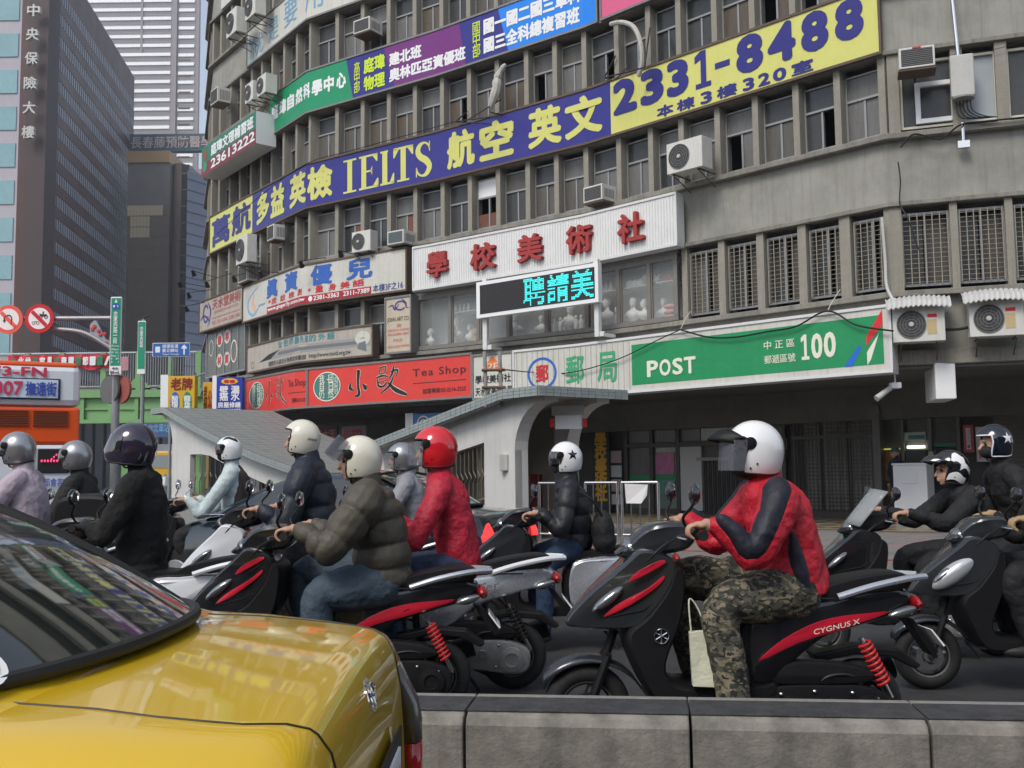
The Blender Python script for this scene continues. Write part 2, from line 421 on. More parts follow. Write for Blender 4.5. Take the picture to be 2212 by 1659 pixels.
for ri, (za, zb_) in enumerate(ROWS):
    z0 = za + .10; h = zb_ - za - .24
    for i, s in enumerate(FINS):
        if ri == 0 and (s < s_at(452, 6) or s_at(832, 6) < s < s_at(1466, 6)): pass
        P = fp(s, .0, za); px, py = project(P)
        if py < -60 or (ri == 0 and s_at(832, 6) < s < s_at(1466, 6)): continue
        t, n, a = fframe(s)
        shared(FM[ri], 'fin', BLD, Vector((P.x, P.y, za + .001)) - BB, a)
        if i + 1 >= len(FINS): continue
        s2 = FINS[i + 1]
        if ri == 0 and (s2 > s_at(1470, 6) or s < s_at(531, 6)): continue
        m0 = (s + s2) / 2; A, Bp = fp(s, 0, 0), fp(s2, 0, 0); wid = (Bp - A).length - .15; ang = atan2(Bp.y - A.y, Bp.x - A.x)
        C = (A + Bp) / 2; sc = wid / .81
        o = shared(WM[ri], 'window', BLD, Vector((C.x, C.y, z0)) - BB, ang, (sc, 1, 1))
        if ri == 0: o.data.materials[0] = ALU
        st = OPENW.get((ri, i - 3 + 0), 'n'); NW += 1
        hz = h * .6; g1 = rnd.choice(GL[:5]); g2 = rnd.choice(GL)
        if st == 'board': shared(pane(.74, h - hz - .085, CLEANW), 'pane', o, (0, .24, hz + .05)); shared(pane(.74, hz * .45, BROWNB), 'pane', o, (0, .25, .035))
        else:
            shared(pane(.74, h - hz - .085, g1), 'pane', o, (0, .255 + rnd.uniform(-.006, .006), hz + .05), rot=(rnd.uniform(-.012, .012), 0, rnd.uniform(-.02, .02)))
            gl_ = BROWNB if st == 'brown' else g2
            for sx in (-1, 1):
                if st == 'opendark' and sx == -1: continue
                if st == 'half' and sx == 1: continue
                shared(pane(.348, hz - .035, gl_ if sx == 1 or st != 'brown' else g2), 'pane', o, (sx * .196, .255 + rnd.uniform(-.008, .008), .035), rot=(rnd.uniform(-.012, .012), 0, rnd.uniform(-.025, .025)))
# --- right wing: piers, framed windows and the barred windows of the second floor
def pier(s, z0, z1, w=.2, m=CONC2, y=.45):
    mb = MB(); mb.box(-w / 2, w / 2, -.03, y, 0, z1 - z0); t, n, a = fframe(s); P = fp(s, 0, z0)
    o = mb.build('pier', m, BLD); o.location = P - BB; o.rotation_euler = (0, 0, a); return o
def big_window(sA, sB, z0, z1, m, glass, bars=None, name='window', div=()):
    A, B = fp(sA, 0, 0), fp(sB, 0, 0); C = (A + B) / 2; w = (B - A).length / 2; h = z1 - z0; a = atan2(B.y - A.y, B.x - A.x); t = .05
    mb = MB(); mb.box(-w, w, .1, .2, 0, t); mb.box(-w, w, .1, .2, h - t, h); mb.box(-w, -w + t, .1, .2, t, h - t); mb.box(w - t, w, .1, .2, t, h - t)
    for d in div: x = -w + 2 * w * d; mb.box(x - .02, x + .02, .11, .2, t, h - t)
    o = mb.build(name, m, BLD); o.location = Vector((C.x, C.y, z0)) - BB; o.rotation_euler = (0, 0, a)
    if glass:
        p = shared(pane(1.0, 1.0, glass), 'pane', o, (0, .17, t), scale=(2 * w - 2 * t, 1, h - 2 * t))
    return o, w, h
zs3, zh3 = ROWS[1]
sr = lambda v, z=9: s_at(v, z, 0)
for v in (1930, 2068, 2164): pier(sr(v), zs3, zh3, .22)
o, w_, h_ = big_window(sr(1944), sr(2060), zs3 + .1, zh3 - .14, CREAM, None)
shared(pane(1, 1, GLASS), 'pane', o, (-w_ + .17, .17, .05), scale=(.24, 1, h_ - .1)); shared(pane(1, 1, GLASS), 'pane', o, (.14, .2, .05), scale=(2 * w_ - .38, 1, h_ - .1))
mb = MB()
for b in ((-.22, -.12, 0, .86), (.46, .56, 0, .86), (-.12, .46, 0, .1), (-.12, .46, .76, .86)): mb.box(b[0], b[1], .05, .12, b[2] + .08, b[3] + .08)
mb.build('inner_frame', CLEANW, o, bevel=.01)
big_window(sr(2079), sr(2155), zs3 + .1, zh3 - .14, CREAM, mat('pale_blue_blind', (.34, .38, .40), .5, var=.15, vscale=.8))
big_window(sr(2176), sr(2300), zs3 + .1, zh3 - .14, CREAM, GLASS)
z0, z1 = ROWS[0]
GRL = mat('painted_window_grille', (.34, .30, .23), .6, var=.3, vscale=9)
finr = [s_at(v, 5.8) for v in (1480, 1562, 1646, 1737, 1832, 1932)]
def barred(sA, sB, nb, pale=False):
    o, w, h = big_window(sA, sB, z0 + .1, z1 - .13, ALU, None, div=(.5,))
    shared(pane(1, 1, GLASS if not pale else GLASS3), 'pane', o, (-w / 2, .30, .05), scale=(w - .07, 1, h - .1)); shared(pane(1, 1, GLASS2), 'pane', o, (w / 2, .33, .05), scale=(w - .07, 1, h - .1))
    for k in range(nb):
        x = -w + .05 + (2 * w - .1) * k / (nb - 1); mb = MB(); mb.box(-.008, .008, -.008, .008, 0, h - .06)
        if 'vb' not in PM: PM['vb'] = mk_data(mb, 'bar', GRL)
        shared(PM['vb'], 'upright_bar', o, (x, .04, .03))
    mb = MB()
    for k in range(15): zz = .08 + (h - .16) * k / 14; mb.box(-w + .03, w - .03, .052, .064, zz - .0035, zz + .0035)
    mb.build('grille_rods', GRL, o, kind='stuff')
for i in range(5):
    if i: pier(finr[i], z0, z1, .15)
    barred(finr[i] + .09, finr[i + 1] - .09, 6, i == 0)
pier(finr[5] + .04, z0, z1, .24)
e = [s_at(v, 5.8) for v in (1946, 2055, 2070, 2174, 2190, 2290)]
for k in (0, 2, 4):
    barred(e[k], e[k + 1], 7)
    if k < 4: pier((e[k + 1] + e[k + 2]) / 2, z0, z1, .14)
# small curtain rails etc. are left to the glass; ground-floor soffit and back wall
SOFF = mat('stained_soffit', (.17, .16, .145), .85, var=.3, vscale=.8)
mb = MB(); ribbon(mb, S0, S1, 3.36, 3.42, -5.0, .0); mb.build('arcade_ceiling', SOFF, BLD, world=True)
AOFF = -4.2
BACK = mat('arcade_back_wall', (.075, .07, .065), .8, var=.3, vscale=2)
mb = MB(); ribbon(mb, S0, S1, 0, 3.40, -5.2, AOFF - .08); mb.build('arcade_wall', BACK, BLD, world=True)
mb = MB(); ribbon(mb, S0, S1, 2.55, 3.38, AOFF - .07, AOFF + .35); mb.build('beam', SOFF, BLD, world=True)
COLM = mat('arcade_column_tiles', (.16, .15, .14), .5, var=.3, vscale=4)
for v in (600, 1062, 2330): 
    P = fp(s_at(v, 2, -.6), -.6, 0); t, n, a = fframe(s_at(v, 2, -.6)); mb = MB(); mb.box(-.28, .28, -.28, .28, .12, 3.36); o = mb.build('column', COLM, BLD, bevel=.02); o.location = P - BB; o.rotation_euler = (0, 0, a)

# ================================================================== SETTING: road, pavement, kerb
KL = [Vector((-34, 61)), Vector((-9.3, 29.8)), Vector((-3.2, 22.3)), Vector((0.74, 17.6)), Vector((5.0, 13.9)), Vector((14, 10.6)), Vector((30, 6.5))]
mb = MB(); mb.add([(-900, -60, 0), (900, -60, 0), (900, 1600, 0), (-900, 1600, 0)], [(0, 1, 2, 3)])
tag(mb.build('road', ROADM), kind='structure')
def klane(d):   # kerb line pushed towards the building
    o = []
    for i, p in enumerate(KL):
        a = KL[max(i - 1, 0)]; b = KL[min(i + 1, len(KL) - 1)]; t = (b - a).normalized(); o.append(p + Vector((-t.y, t.x)) * d)
    return o
def strip(mb, d0, d1, z0, z1):
    A, B = klane(d0), klane(d1)
    for i in range(len(A) - 1):
        mb.hexa([(A[i].x, A[i].y, z0), (A[i + 1].x, A[i + 1].y, z0), (B[i + 1].x, B[i + 1].y, z0), (B[i].x, B[i].y, z0), (A[i].x, A[i].y, z1), (A[i + 1].x, A[i + 1].y, z1), (B[i + 1].x, B[i + 1].y, z1), (B[i].x, B[i].y, z1)])
mb = MB(); strip(mb, .32, 15, -.1, .126); PV = tag(mb.build('pavement', PAVE), kind='structure')
mb = MB(); strip(mb, .0, .15, -.1, .13); tag(mb.build('kerb', KERBM), kind='structure')
mb = MB(); strip(mb, .15, .318, -.1, .134); tag(mb.build('red_line', KERBR), kind='structure')
# pavement slabs in front of the post office (each its own piece) and the brass strips of the arcade floor
slabm = [mat('paving_slab_%s' % k, c, .8, var=.2, vscale=4, bump=.3, bscale=50) for k, c in (('grey', (.21, .2, .19)), ('pinkish', (.235, .19, .175)), ('dark', (.17, .165, .16)))]
mb = MB(); mb.box(-.295, .295, -.295, .295, 0, .012); PM['slab'] = [mk_data(mb, 'paving_slab', m) for m in slabm]
cnt = 0
ang = atan2(KL[4].y - KL[3].y, KL[4].x - KL[3].x); tt = Vector((cos(ang), sin(ang))); nn = Vector((-tt.y, tt.x))
for i in range(-4, 24):
    for j in range(9):
        p = KL[3] + tt * (i * .6) + nn * (.66 + j * .6)
        px, py = project((p.x, p.y, .13))
        if not (1150 < px < 2250): continue
        cnt += 1
        shared(rnd.choice(PM['slab']), 'paving_slab', PV, (p.x, p.y, .127), ang)
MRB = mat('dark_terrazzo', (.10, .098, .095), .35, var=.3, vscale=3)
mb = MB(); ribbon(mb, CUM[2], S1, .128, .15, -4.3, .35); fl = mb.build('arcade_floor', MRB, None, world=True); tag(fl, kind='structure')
mb = MB()
BR = mat('brass_strip', (.45, .33, .14), .5)
for k in range(24):
    s = CUM[4] + 3.2 + k * .55; ribbon(mb, s, s + .04, .151, .155, -4.1, .3)
for o_ in (-3.4, -2.5, -1.4, -.5, .25): ribbon(mb, CUM[4], CUM[7] + 2, .151, .1555, o_, o_ + .05)
mb.build('floor_strips', BR, fl, world=True)
# lane marking and kerb-side details
LINE = mat('road_paint', (.62, .62, .6), .7, var=.3, vscale=8, dirt=.4, dscale=6)
for x_, y_ in ((-22, 24), (-28, 31), (-16.5, 18)):
    mb = MB(); mb.box(0, 2.2, -.06, .06, .004, .007); o = mb.build('lane_line', LINE); o.location = (x_, y_, 0); o.rotation_euler = (0, 0, 2.25); tag(o, kind='structure')
# ================================================================== SIGNS ON THE FACADE
class Sign:
    """a signboard following the facade; pixel columns of its ends, heights in metres"""
    def __init__(s, label, group, xl, xr, z0, z1, off=.16, th=.12, m=None, cat='sign', frame=None, name='signboard', sections=None, flat=False):
        s.flat = flat
        zc = (z0 + z1) / 2; s.zc = zc; s.off = off; s.z0 = z0; s.z1 = z1
        s.s0 = s_at(xl, zc, off); s.s1 = s_at(xr, zc, off); s.W = s.s1 - s.s0; s.H = z1 - z0
        c = fp((s.s0 + s.s1) / 2, off, z0)
        s.e = empty(name, c, label=label, cat=cat, group=group)
        secs = sections or [(xl, xr, m)]
        for a, b, mm in secs:
            mb = MB(); sa, sb = s_at(a, zc, off), s_at(b, zc, off); (s.slab if flat else ribbon)(mb, sa, sb, z0, z1, off - th, off); mb.build('panel', mm, s.e, world=True)
        if frame:
            for za, zb in ((z0 - .03, z0 + .03), (z1 - .03, z1 + .03)):
                mb = MB(); ribbon(mb, s.s0 - .02, s.s1 + .02, za, zb, off - th, off + .03); mb.build('frame', frame, s.e, world=True)
            for q in (s.s0, s.s1):
                mb = MB(); ribbon(mb, q - .025, q + .025, z0 + .03, z1 - .03, off - th, off + .028); mb.build('frame', frame, s.e, world=True)
    def slab(s, mb, sa, sb, za, zb, oa, ob):
        q = [s.place(u - s.s0, zz - s.z0, o - s.off) for zz in (za, zb) for u, o in ((sa, ob), (sb, ob), (sb, oa), (sa, oa))]; mb.hexa(q)
    def place(s, x, y, d):
        if s.flat:
            A, B = fp(s.s0, s.off, 0), fp(s.s1, s.off, 0); t = (B - A).normalized(); n = Vector((t.y, -t.x, 0)); p = A.lerp(B, x / s.W) + n * d; p.z = s.z0 + y; return p
        return fp(s.s0 + x, s.off + d, s.z0 + y)
    def x(s, vx): return s_at(vx, s.zc, s.off) - s.s0
    def text(s, body, xa, xb, ya, yb, m, name='lettering', **k):
        """xa, xb photo columns; ya, yb fractions of the board height"""
        text(body, (s.x(xa), s.x(xb), s.H * ya, s.H * yb), s.place, name, m, s.e, **k)
    def quad(s, pts, m, name='print', d=.004):   # pts: (photo column, height fraction)
        n = len(pts); P = [(s.x(a), s.H * b) for a, b in pts]; mb = MB()
        # split long strips so they follow the curve
        if n == 4:
            br = {0.0, 1.0}
            for c in CUM:
                for a, b in ((P[0], P[1]), (P[3], P[2])):
                    if abs(b[0] - a[0]) > 1e-6:
                        f = (c - s.s0 - a[0]) / (b[0] - a[0])
                        if 0 < f < 1 and not s.flat: br.add(f)
            br = sorted(br)
            for i in range(len(br) - 1):
                f0, f1 = br[i], br[i + 1]; l = lambda a, b, f: (a[0] + (b[0] - a[0]) * f, a[1] + (b[1] - a[1]) * f)
                q = [l(P[0], P[1], f0), l(P[0], P[1], f1), l(P[3], P[2], f1), l(P[3], P[2], f0)]; mb.add([s.place(a, b, d) for a, b in q], [(0, 1, 2, 3)])
        else: mb.add([s.place(a, b, d) for a, b in P], [tuple(range(n))])
        return mb.build(name, m, s.e, world=True)
    def poly(s, pts, m, name='print', d=.004):    # pts in metres on the board
        mb = MB(); mb.add([s.place(a, b, d) for a, b in pts], [tuple(range(len(pts)))]); return mb.build(name, m, s.e, world=True)
    def ring(s, cx, cy, rx, ry, w, m, name='print', d=.006, n=28, a0=0, a1=2 * pi):
        mb = MB(); vs = []
        for i in range(n + 1):
            a = a0 + (a1 - a0) * i / n
            for q in (0, 1): vs.append(s.place(cx + (rx - q * w) * cos(a), cy + (ry - q * w) * sin(a), d))
        mb.add(vs, [(2 * i, 2 * i + 2, 2 * i + 3, 2 * i + 1) for i in range(n)]); return mb.build(name, m, s.e, world=True)
    def stroke(s, pts, w, m, name='print', d=.006):   # brush stroke: points (x, y, width factor) in metres
        P = spline([(a, b, c) for a, b, c in pts], 7); mb = MB(); vs = []
        for i, p in enumerate(P):
            q = P[min(i + 1, len(P) - 1)] - P[max(i - 1, 0)]; L_ = max(1e-6, sqrt(q.x ** 2 + q.y ** 2)); nx, ny = -q.y / L_, q.x / L_
            hw = w * max(.05, p.z) / 2; vs += [s.place(p.x + nx * hw, p.y + ny * hw, d), s.place(p.x - nx * hw, p.y - ny * hw, d)]
        mb.add(vs, [(2 * i, 2 * i + 2, 2 * i + 3, 2 * i + 1) for i in range(len(P) - 1)]); return mb.build(name, m, s.e, world=True)

def zr(xl, ytl, ybl, xr, ytr, ybr, off=.16):
    a, b, c, d = z_at(xl, ytl, off), z_at(xl, ybl, off), z_at(xr, ytr, off), z_at(xr, ybr, off)
    return (b + d) / 2, (a + c) / 2
FRG = mat('sign_frame_grey', (.22, .21, .2), .5, metal=.4, var=.2, vscale=10)
FRW = mat('sign_frame_white', (.66, .66, .64), .5, var=.1)

# 1. the long banner between third and fourth floor
GB = 'signboards on the facade'
s = Sign('long navy and yellow banner with IELTS and the number 2331-8488', GB, 453, 1899, 9.86, 11.30, sections=[(453, 545, YEL), (545, 1319, NAVYB), (1319, 1899, YEL)], frame=RUST)
s.text('萬', 458, 497, .12, .86, NAVY, bold=.035); s.text('航', 501, 542, .16, .90, NAVY, bold=.035)
for ch, a, b in (('多', 555, 582), ('益', 585, 615), ('英', 626, 662), ('檢', 664, 719), ('航', 966, 1026), ('空', 1036, 1110), ('英', 1141, 1214), ('文', 1220, 1302)):
    s.text(ch, a, b, .14, .90, YEL, bold=.045)
# the serif capitals of the banner
def serif(sg, ch, xa, xb, y0, y1, m, th=.2):
    X0, X1 = sg.x(xa), sg.x(xb); H = (y1 - y0) * sg.H; W = X1 - X0; Y0 = y0 * sg.H; t = .19 * H; q = .055 * H
    def R(a, b, c, d): sg.poly([(X0 + a, Y0 + c), (X0 + b, Y0 + c), (X0 + b, Y0 + d), (X0 + a, Y0 + d)], m, 'lettering', .008)
    if ch == 'I': c = W / 2; R(c - t / 2, c + t / 2, q, H - q); R(0, W, 0, q); R(0, W, H - q, H)
    if ch == 'E':
        R(W * .12, W * .12 + t, q, H - q); R(0, W, 0, q * 1.1); R(0, W * .95, H - q, H); R(W * .12 + t, W * .66, H * .49, H * .49 + q)
        sg.poly([(X0 + W, Y0), (X0 + W, Y0 + H * .26), (X0 + W * .93, Y0 + H * .26), (X0 + W * .72, Y0 + q)], m, 'lettering', .008)
        sg.poly([(X0 + W * .95, Y0 + H), (X0 + W * .70, Y0 + H - q), (X0 + W * .89, Y0 + H * .77), (X0 + W * .95, Y0 + H * .77)], m, 'lettering', .008)
        sg.poly([(X0 + W * .60, Y0 + H * .5), (X0 + W * .68, Y0 + H * .38), (X0 + W * .68, Y0 + H * .66), (X0 + W * .60, Y0 + H * .54)], m, 'lettering', .008)
    if ch == 'L':
        R(W * .14, W * .14 + t, q, H - q); R(0, W, 0, q * 1.1); R(0, W * .55, H - q, H)
        sg.poly([(X0 + W, Y0), (X0 + W, Y0 + H * .3), (X0 + W * .92, Y0 + H * .3), (X0 + W * .68, Y0 + q)], m, 'lettering', .008)
    if ch == 'T':
        c = W / 2; R(c - t / 2, c + t / 2, q, H - q); R(W * .2, W * .8, 0, q); R(0, W, H - q * 1.1, H)
        for sg_, u in ((1, 0), (-1, W)):
            sg.poly([(X0 + u, Y0 + H), (X0 + u, Y0 + H * .72), (X0 + u + sg_ * W * .06, Y0 + H * .72), (X0 + u + sg_ * W * .28, Y0 + H - q)][::sg_], m, 'lettering', .008)
    if ch == 'S':
        P = [(.88, .74, .25), (.80, .88, .35), (.55, .965, .35), (.28, .90, .8), (.17, .74, 1.0), (.33, .58, 1.05), (.68, .44, 1.1), (.86, .26, 1.0), (.70, .08, .8), (.42, .035, .35), (.18, .12, .35), (.08, .28, .25)]
        sg.stroke([(X0 + a * W, Y0 + b * H, c) for a, b, c in P], t * .92, m, 'lettering', .008)
        R(W * .84, W * .90, H * .70, H * .98); R(W * .05, W * .11, H * .02, H * .30)
for ch, a, b in (('I', 742, 770), ('E', 776, 818), ('L', 822, 852), ('T', 850, 893), ('S', 897, 933)): serif(s, ch, a, b, .13, .86, YEL)
for ch, a, b in (('2', 1325, 1376), ('3', 1384, 1434), ('3', 1441, 1488), ('8', 1591, 1649), ('4', 1659, 1719), ('8', 1731, 1790), ('8', 1804, 1866)): s.text(ch, a, b, .33, .95, NAVY, bold=.055)
def digit_one(sg, xa, xb, y0, y1, m):
    w = xb - xa; f = lambda a: xa + w * a; h = y1 - y0; g = lambda b: y0 + h * b
    for k, q in enumerate(([(.40, .0), (.72, .0), (.72, 1.0), (.40, 1.0)], [(.08, 0), (1.0, 0), (1.0, .13), (.08, .13)], [(.05, .70), (.40, .78), (.40, 1.0), (.05, .88)])): sg.quad([(f(a), g(b)) for a, b in q], m, 'lettering', .012 + .001 * k)
digit_one(s, 1500, 1536, .33, .95, NAVY)
s.quad([(1545, .56), (1577, .56), (1577, .66), (1545, .66)], NAVY, 'lettering', .01)
for ch, a, b in (('本', 1418, 1454), ('棟', 1461, 1500), ('3', 1512, 1537), ('樓', 1547, 1591), ('3', 1603, 1628), ('2', 1636, 1662), ('0', 1668, 1697), ('室', 1708, 1755)): s.text(ch, a, b, .05, .25, NAVY, bold=.035)

# 2. the coloured strip between fourth and fifth floor
s = Sign('green, purple and blue cram school banner above the navy IELTS banner', GB, 583, 1289, 12.99, 14.36, m=NAVYB, frame=FRG)
s.quad([(583, 0), (763, 0), (748, 1), (583, 1)], GREENB, 'panel_print', .005); s.quad([(853, 0), (1006, 0), (992, 1), (829, 1)], PURP, 'panel_print', .005); s.quad([(1098, 0), (1289, 0), (1289, 1), (1076, 1)], BLUEB, 'panel_print', .005)
for i, ch in enumerate('庭瑋自然科學中心'): a = (587, 604, 621, 639, 656, 674, 700, 727)[i]; b = (602, 619, 636, 654, 671, 697, 722, 748)[i]; s.text(ch, a, b, .34, .72, CLEANW, bold=.05)
s.text('高中部', 765, 778, .12, .84, YGREEN, bold=.01, vertical=True)
s.text('庭瑋', 786, 832, .50, .86, YGREEN, bold=.04); s.text('物理', 786, 832, .10, .44, YGREEN, bold=.04)
s.text('建北班', 841, 911, .50, .80, CLEANW, bold=.045); s.text('奧林匹亞資優班', 841, 1006, .14, .44, CLEANW, bold=.045)
s.text('國中部', 1021, 1038, .10, .86, YGREEN, bold=.01, vertical=True)
s.text('國一國二國三單科班', 1045, 1282, .52, .86, CLEANW, bold=.045); s.text('國三全科總複習班', 1045, 1252, .12, .46, CLEANW, bold=.045)
s = Sign('pink signboard cut by the top of the picture, right of the blue cram school panel', GB, 1297, 1545, 12.99, 14.36, m=PINK, frame=FRG)
# 3. faded white board near the top left
s = Sign('faded white board with thin blue brush characters at the top left of the block', GB, 534, 830, 16.10, 17.44, m=OLDW, frame=FRG)
for ch, a, b, c, d in (('就', 541, 569, .10, .70), ('是', 580, 602, .16, .76), ('要', 614, 642, .22, .88), ('用', 660, 698, .2, .96)): s.text(ch, a, b, c, d, LTEAL, bold=-.004)
s.text('"', 537, 541, .55, .75, LTEAL)
s.quad([(725, .3), (738, .3), (738, .38), (725, .38)], PINKP)
s = Sign('small white board with teal characters high on the left corner of the block', GB, 478, 530, 19.25, 20.5, m=OLDW)
s.text('補習班', 482, 525, .3, .8, TEALP)
# 4. projecting box at the left corner
za, zb = z_at(552, 309, .85), z_at(552, 240, .85)
s = Sign('projecting lightbox reading 23613222 in green and crimson at the left corner', GB, 436, 553, za, zb, off=.85, th=.75, m=CLEANW)
s.quad([(436, .46), (553, .46), (553, 1), (436, 1)], mat('deep_green_board', srgb(20, 110, 80), .45), 'panel_print', .004)
s.quad([(436, 0), (553, 0), (553, .46), (436, .46)], mat('maroon_board', srgb(120, 26, 44), .45), 'panel_print', .004)
s.text('庭瑋文理補習班', 456, 548, .52, .92, CLEANW, bold=.04); s.text('23613222', 456, 551, .10, .42, CLEANW, bold=.03)
s.ring(s.x(443), s.H * .3, .2, .2, .19, GREENB, d=.01); s.ring(s.x(443), s.H * .7, .18, .2, .17, mat('maroon_print', srgb(150, 60, 40), .5), d=.01)
# 5. white board with blue characters
z0_, z1_ = zr(525, 619, 692, 877, 537, 633, .35)
s = Sign('white board with big blue characters above a crimson phone number strip', GB, 525, 878, z0_, z1_, off=.35, th=.25, m=OLDW, frame=RUST)
for ch, a, b in (('眞', 576, 600), ('資', 615, 643), ('優', 671, 718), ('兒', 748, 805)): s.text(ch, a, b, .43, .94, BLUP, bold=.04)
for ch, a, b in (('皮', 587, 598), ('紋', 606, 617), ('檢', 624, 636), ('測', 643, 652), ('量', 681, 699), ('身', 710, 727), ('美', 735, 756), ('語', 762, 787)): s.text(ch, a, b, .25, .42, REDP, bold=.02)
for a in (580, 666): s.quad([(a, .31), (a + 5, .31), (a + 5, .38), (a, .38)], REDP)
s.quad([(577, .03), (802, .03), (802, .21), (577, .21)], CRIM); s.text('www.ginger3y.com.tw', 579, 659, .055, .19, CLEANW, bold=.02, depth=.006); s.text('2381-3363', 678, 733, .065, .18, CLEANW, bold=.02, depth=.006); s.text('2311-7389', 742, 799, .065, .18, CLEANW, bold=.02, depth=.006); s.ring(s.x(671), s.H * .12, .085, .085, .08, CLEANW, d=.012)
s.text('本棟3F之16', 806, 871, .05, .24, mat('indigo_print', srgb(50, 60, 130), .5), bold=.01)
s.stroke([(s.x(556), s.H * .86, .3), (s.x(538), s.H * .6, .8), (s.x(537), s.H * .28, 1), (s.x(548), s.H * .12, .8), (s.x(559), s.H * .3, .3)], .10, mat('sky_blue_print', srgb(110, 170, 210), .5)); s.stroke([(s.x(549), s.H * .7, .3), (s.x(546), s.H * .45, .9), (s.x(552), s.H * .2, .3)], .22, mat('peach_print', srgb(225, 170, 140), .5), d=.005)
s.text('ginger', 559, 574, .3, .38, mat('sky_blue_print', srgb(110, 170, 210), .5))
# 6. left neighbour
z0_, z1_ = zr(431, 653, 719, 524, 619, 690, .35)
s = Sign('pale board with a purple loop logo and brick red characters at the left corner', GB, 431, 524, z0_, z1_, off=.35, th=.25, m=OLDG, frame=RUST)
s.text('天水堂美術', 459, 520, .60, .93, mat('brick_print', srgb(170, 80, 78), .5), bold=.02); s.text('JOHNSON ART CO.', 463, 516, .44, .55, PINKP); s.text('www.johnsonart.com.tw', 458, 520, .29, .37, PINKP); s.text('TEL 2311-6546  2382-1807', 458, 520, .13, .24, PINKP)
PUR = mat('purple_print', srgb(74, 52, 130), .5)
s.ring(s.x(445), s.H * .55, .3, .36, .1, PUR, a0=.6, a1=5.9); s.stroke([(s.x(433), s.H * .38, .3), (s.x(441), s.H * .5, .9), (s.x(452), s.H * .3, .8), (s.x(449), s.H * .12, .3)], .1, PUR); s.stroke([(s.x(449), s.H * .9, .3), (s.x(455), s.H * .6, 1), (s.x(452), s.H * .2, .3)], .12, PUR)
# 7. ribbed board with raised red characters
z0_, z1_ = zr(893, 532, 624, 1461, 421, 531, .42)
s = Sign('ribbed white metal board with five raised red characters over the display windows', GB, 893, 1461, z0_, z1_, off=.42, th=.34, m=WHITE, frame=FRW)
mb = MB(); k = 0; x = .08
while x < s.W - .06:
    q = s.s0 + x; a, b, c, d = fp(q, .423, s.z0 + .04), fp(q + .03, .423, s.z0 + .04), fp(q + .03, .423, s.z1 - .04), fp(q, .423, s.z1 - .04); e1 = fp(q + .015, .44, s.z0 + .04); e2 = fp(q + .015, .44, s.z1 - .04)
    mb.add([a, b, c, d, e1, e2], [(0, 4, 5, 3), (4, 1, 2, 5)]); x += .085
mb.build('rib', WHITE, s.e, world=True, kind='stuff')
for ch, a, b in (('學', 927, 971), ('校', 1021, 1075), ('美', 1123, 1176), ('術', 1228, 1283), ('社', 1339, 1395)): s.text(ch, a, b, .20, .80, REDC, name='raised_character', bold=.028, depth=.12)
# 8. LED board on two white posts
zl, zt = zr(1030, 610, 688, 1291, 567, 652, .95)
s = Sign('white framed LED board showing cyan dotted characters in front of the display windows', GB, 1029, 1292, zl, zt, off=.95, th=.16, m=CLEANW, cat='led display', name='led_board', flat=True)
LEDB = mat('led_panel', (.012, .012, .014), .6); LEDD = mat('cyan_led', (.05, .5, .5), .4, emit=(.03, .70, .68), estr=.85); LEDOFF = mat('unlit_led', (.035, .03, .03), .5)
s.quad([(1037, .10), (1285, .10), (1285, .90), (1037, .90)], LEDB, 'led_panel', .006)
mb = MB(); nrow = 16
for r in range(nrow):
    y = s.H * (.13 + .74 * r / (nrow - 1)); a, b = s.x(1040), s.x(1283); mb.add([s.place(a, y - .012, .008), s.place(b, y - .012, .008), s.place(b, y + .012, .008), s.place(a, y + .012, .008)], [(0, 1, 2, 3)])
mb.build('led_row', LEDOFF, s.e, world=True, kind='stuff')
def led(co, fs, box, place):   # one small square lamp per 16 x 16 raster point that falls inside the glyph
    pass
LEDS = (s, [('聘', 1133, 1181), ('請', 1186, 1232), ('美', 1237, 1283)])
for vx, vt, vb in ((1049, 603, 756), (1290, 560, 728)):
    mb = MB(); q = s_at(vx, 6, .75); z1q, z0q = z_at(vx, vt, .75), z_at(vx, vb, .75); t, n, a = fframe(q); mb.box(-.07, .07, -.06, .06, 0, z1q - z0q); o = mb.build('post', FRW, s.e, bevel=.008)
    P = fp(q, .75, z0q); o.location = P; o.matrix_parent_inverse = wmat(s.e).inverted(); o.rotation_euler = (0, 0, a)
    mb = MB(); mb.box(-.05, .05, 0, .62, .03, .11); mb.box(.07, .2, -.03, .03, .0, .12); o2 = mb.build('bracket', FRW, s.e, bevel=.005); o2.location = P; o2.matrix_parent_inverse = wmat(s.e).inverted(); o2.rotation_euler = (0, 0, a)
# 10. vertical board
z0_, z1_ = zr(833, 645, 766, 888, 638, 757, .35)
s = Sign('upright beige board with a purple loop logo and faded red phone numbers', GB, 833, 888, z0_, z1_, off=.35, th=.3, m=BEIGE, frame=FRG)
s.ring(s.x(865), s.H * .84, .22, .15, .05, PUR, a0=.4, a1=5.7); s.stroke([(s.x(839), s.H * .83, .2), (s.x(848), s.H * .86, .8), (s.x(853), s.H * .78, .9), (s.x(862), s.H * .87, .3)], .06, PUR); s.stroke([(s.x(868), s.H * .96, .2), (s.x(876), s.H * .88, 1), (s.x(878), s.H * .80, .6), (s.x(884), s.H * .79, .2)], .07, PUR)
s.text('JOHN ART CO.', 837, 885, .54, .64, BLKP, bold=.0); s.text('宮', 857, 867, .46, .515, PINKP); s.text('(02)23116546', 838, 884, .375, .43, PINKP); s.text('(02)23821807', 838, 884, .30, .355, PINKP); s.text('FAX', 850, 870, .20, .25, PINKP); s.text('(02)23819498', 838, 884, .08, .135, PINKP)
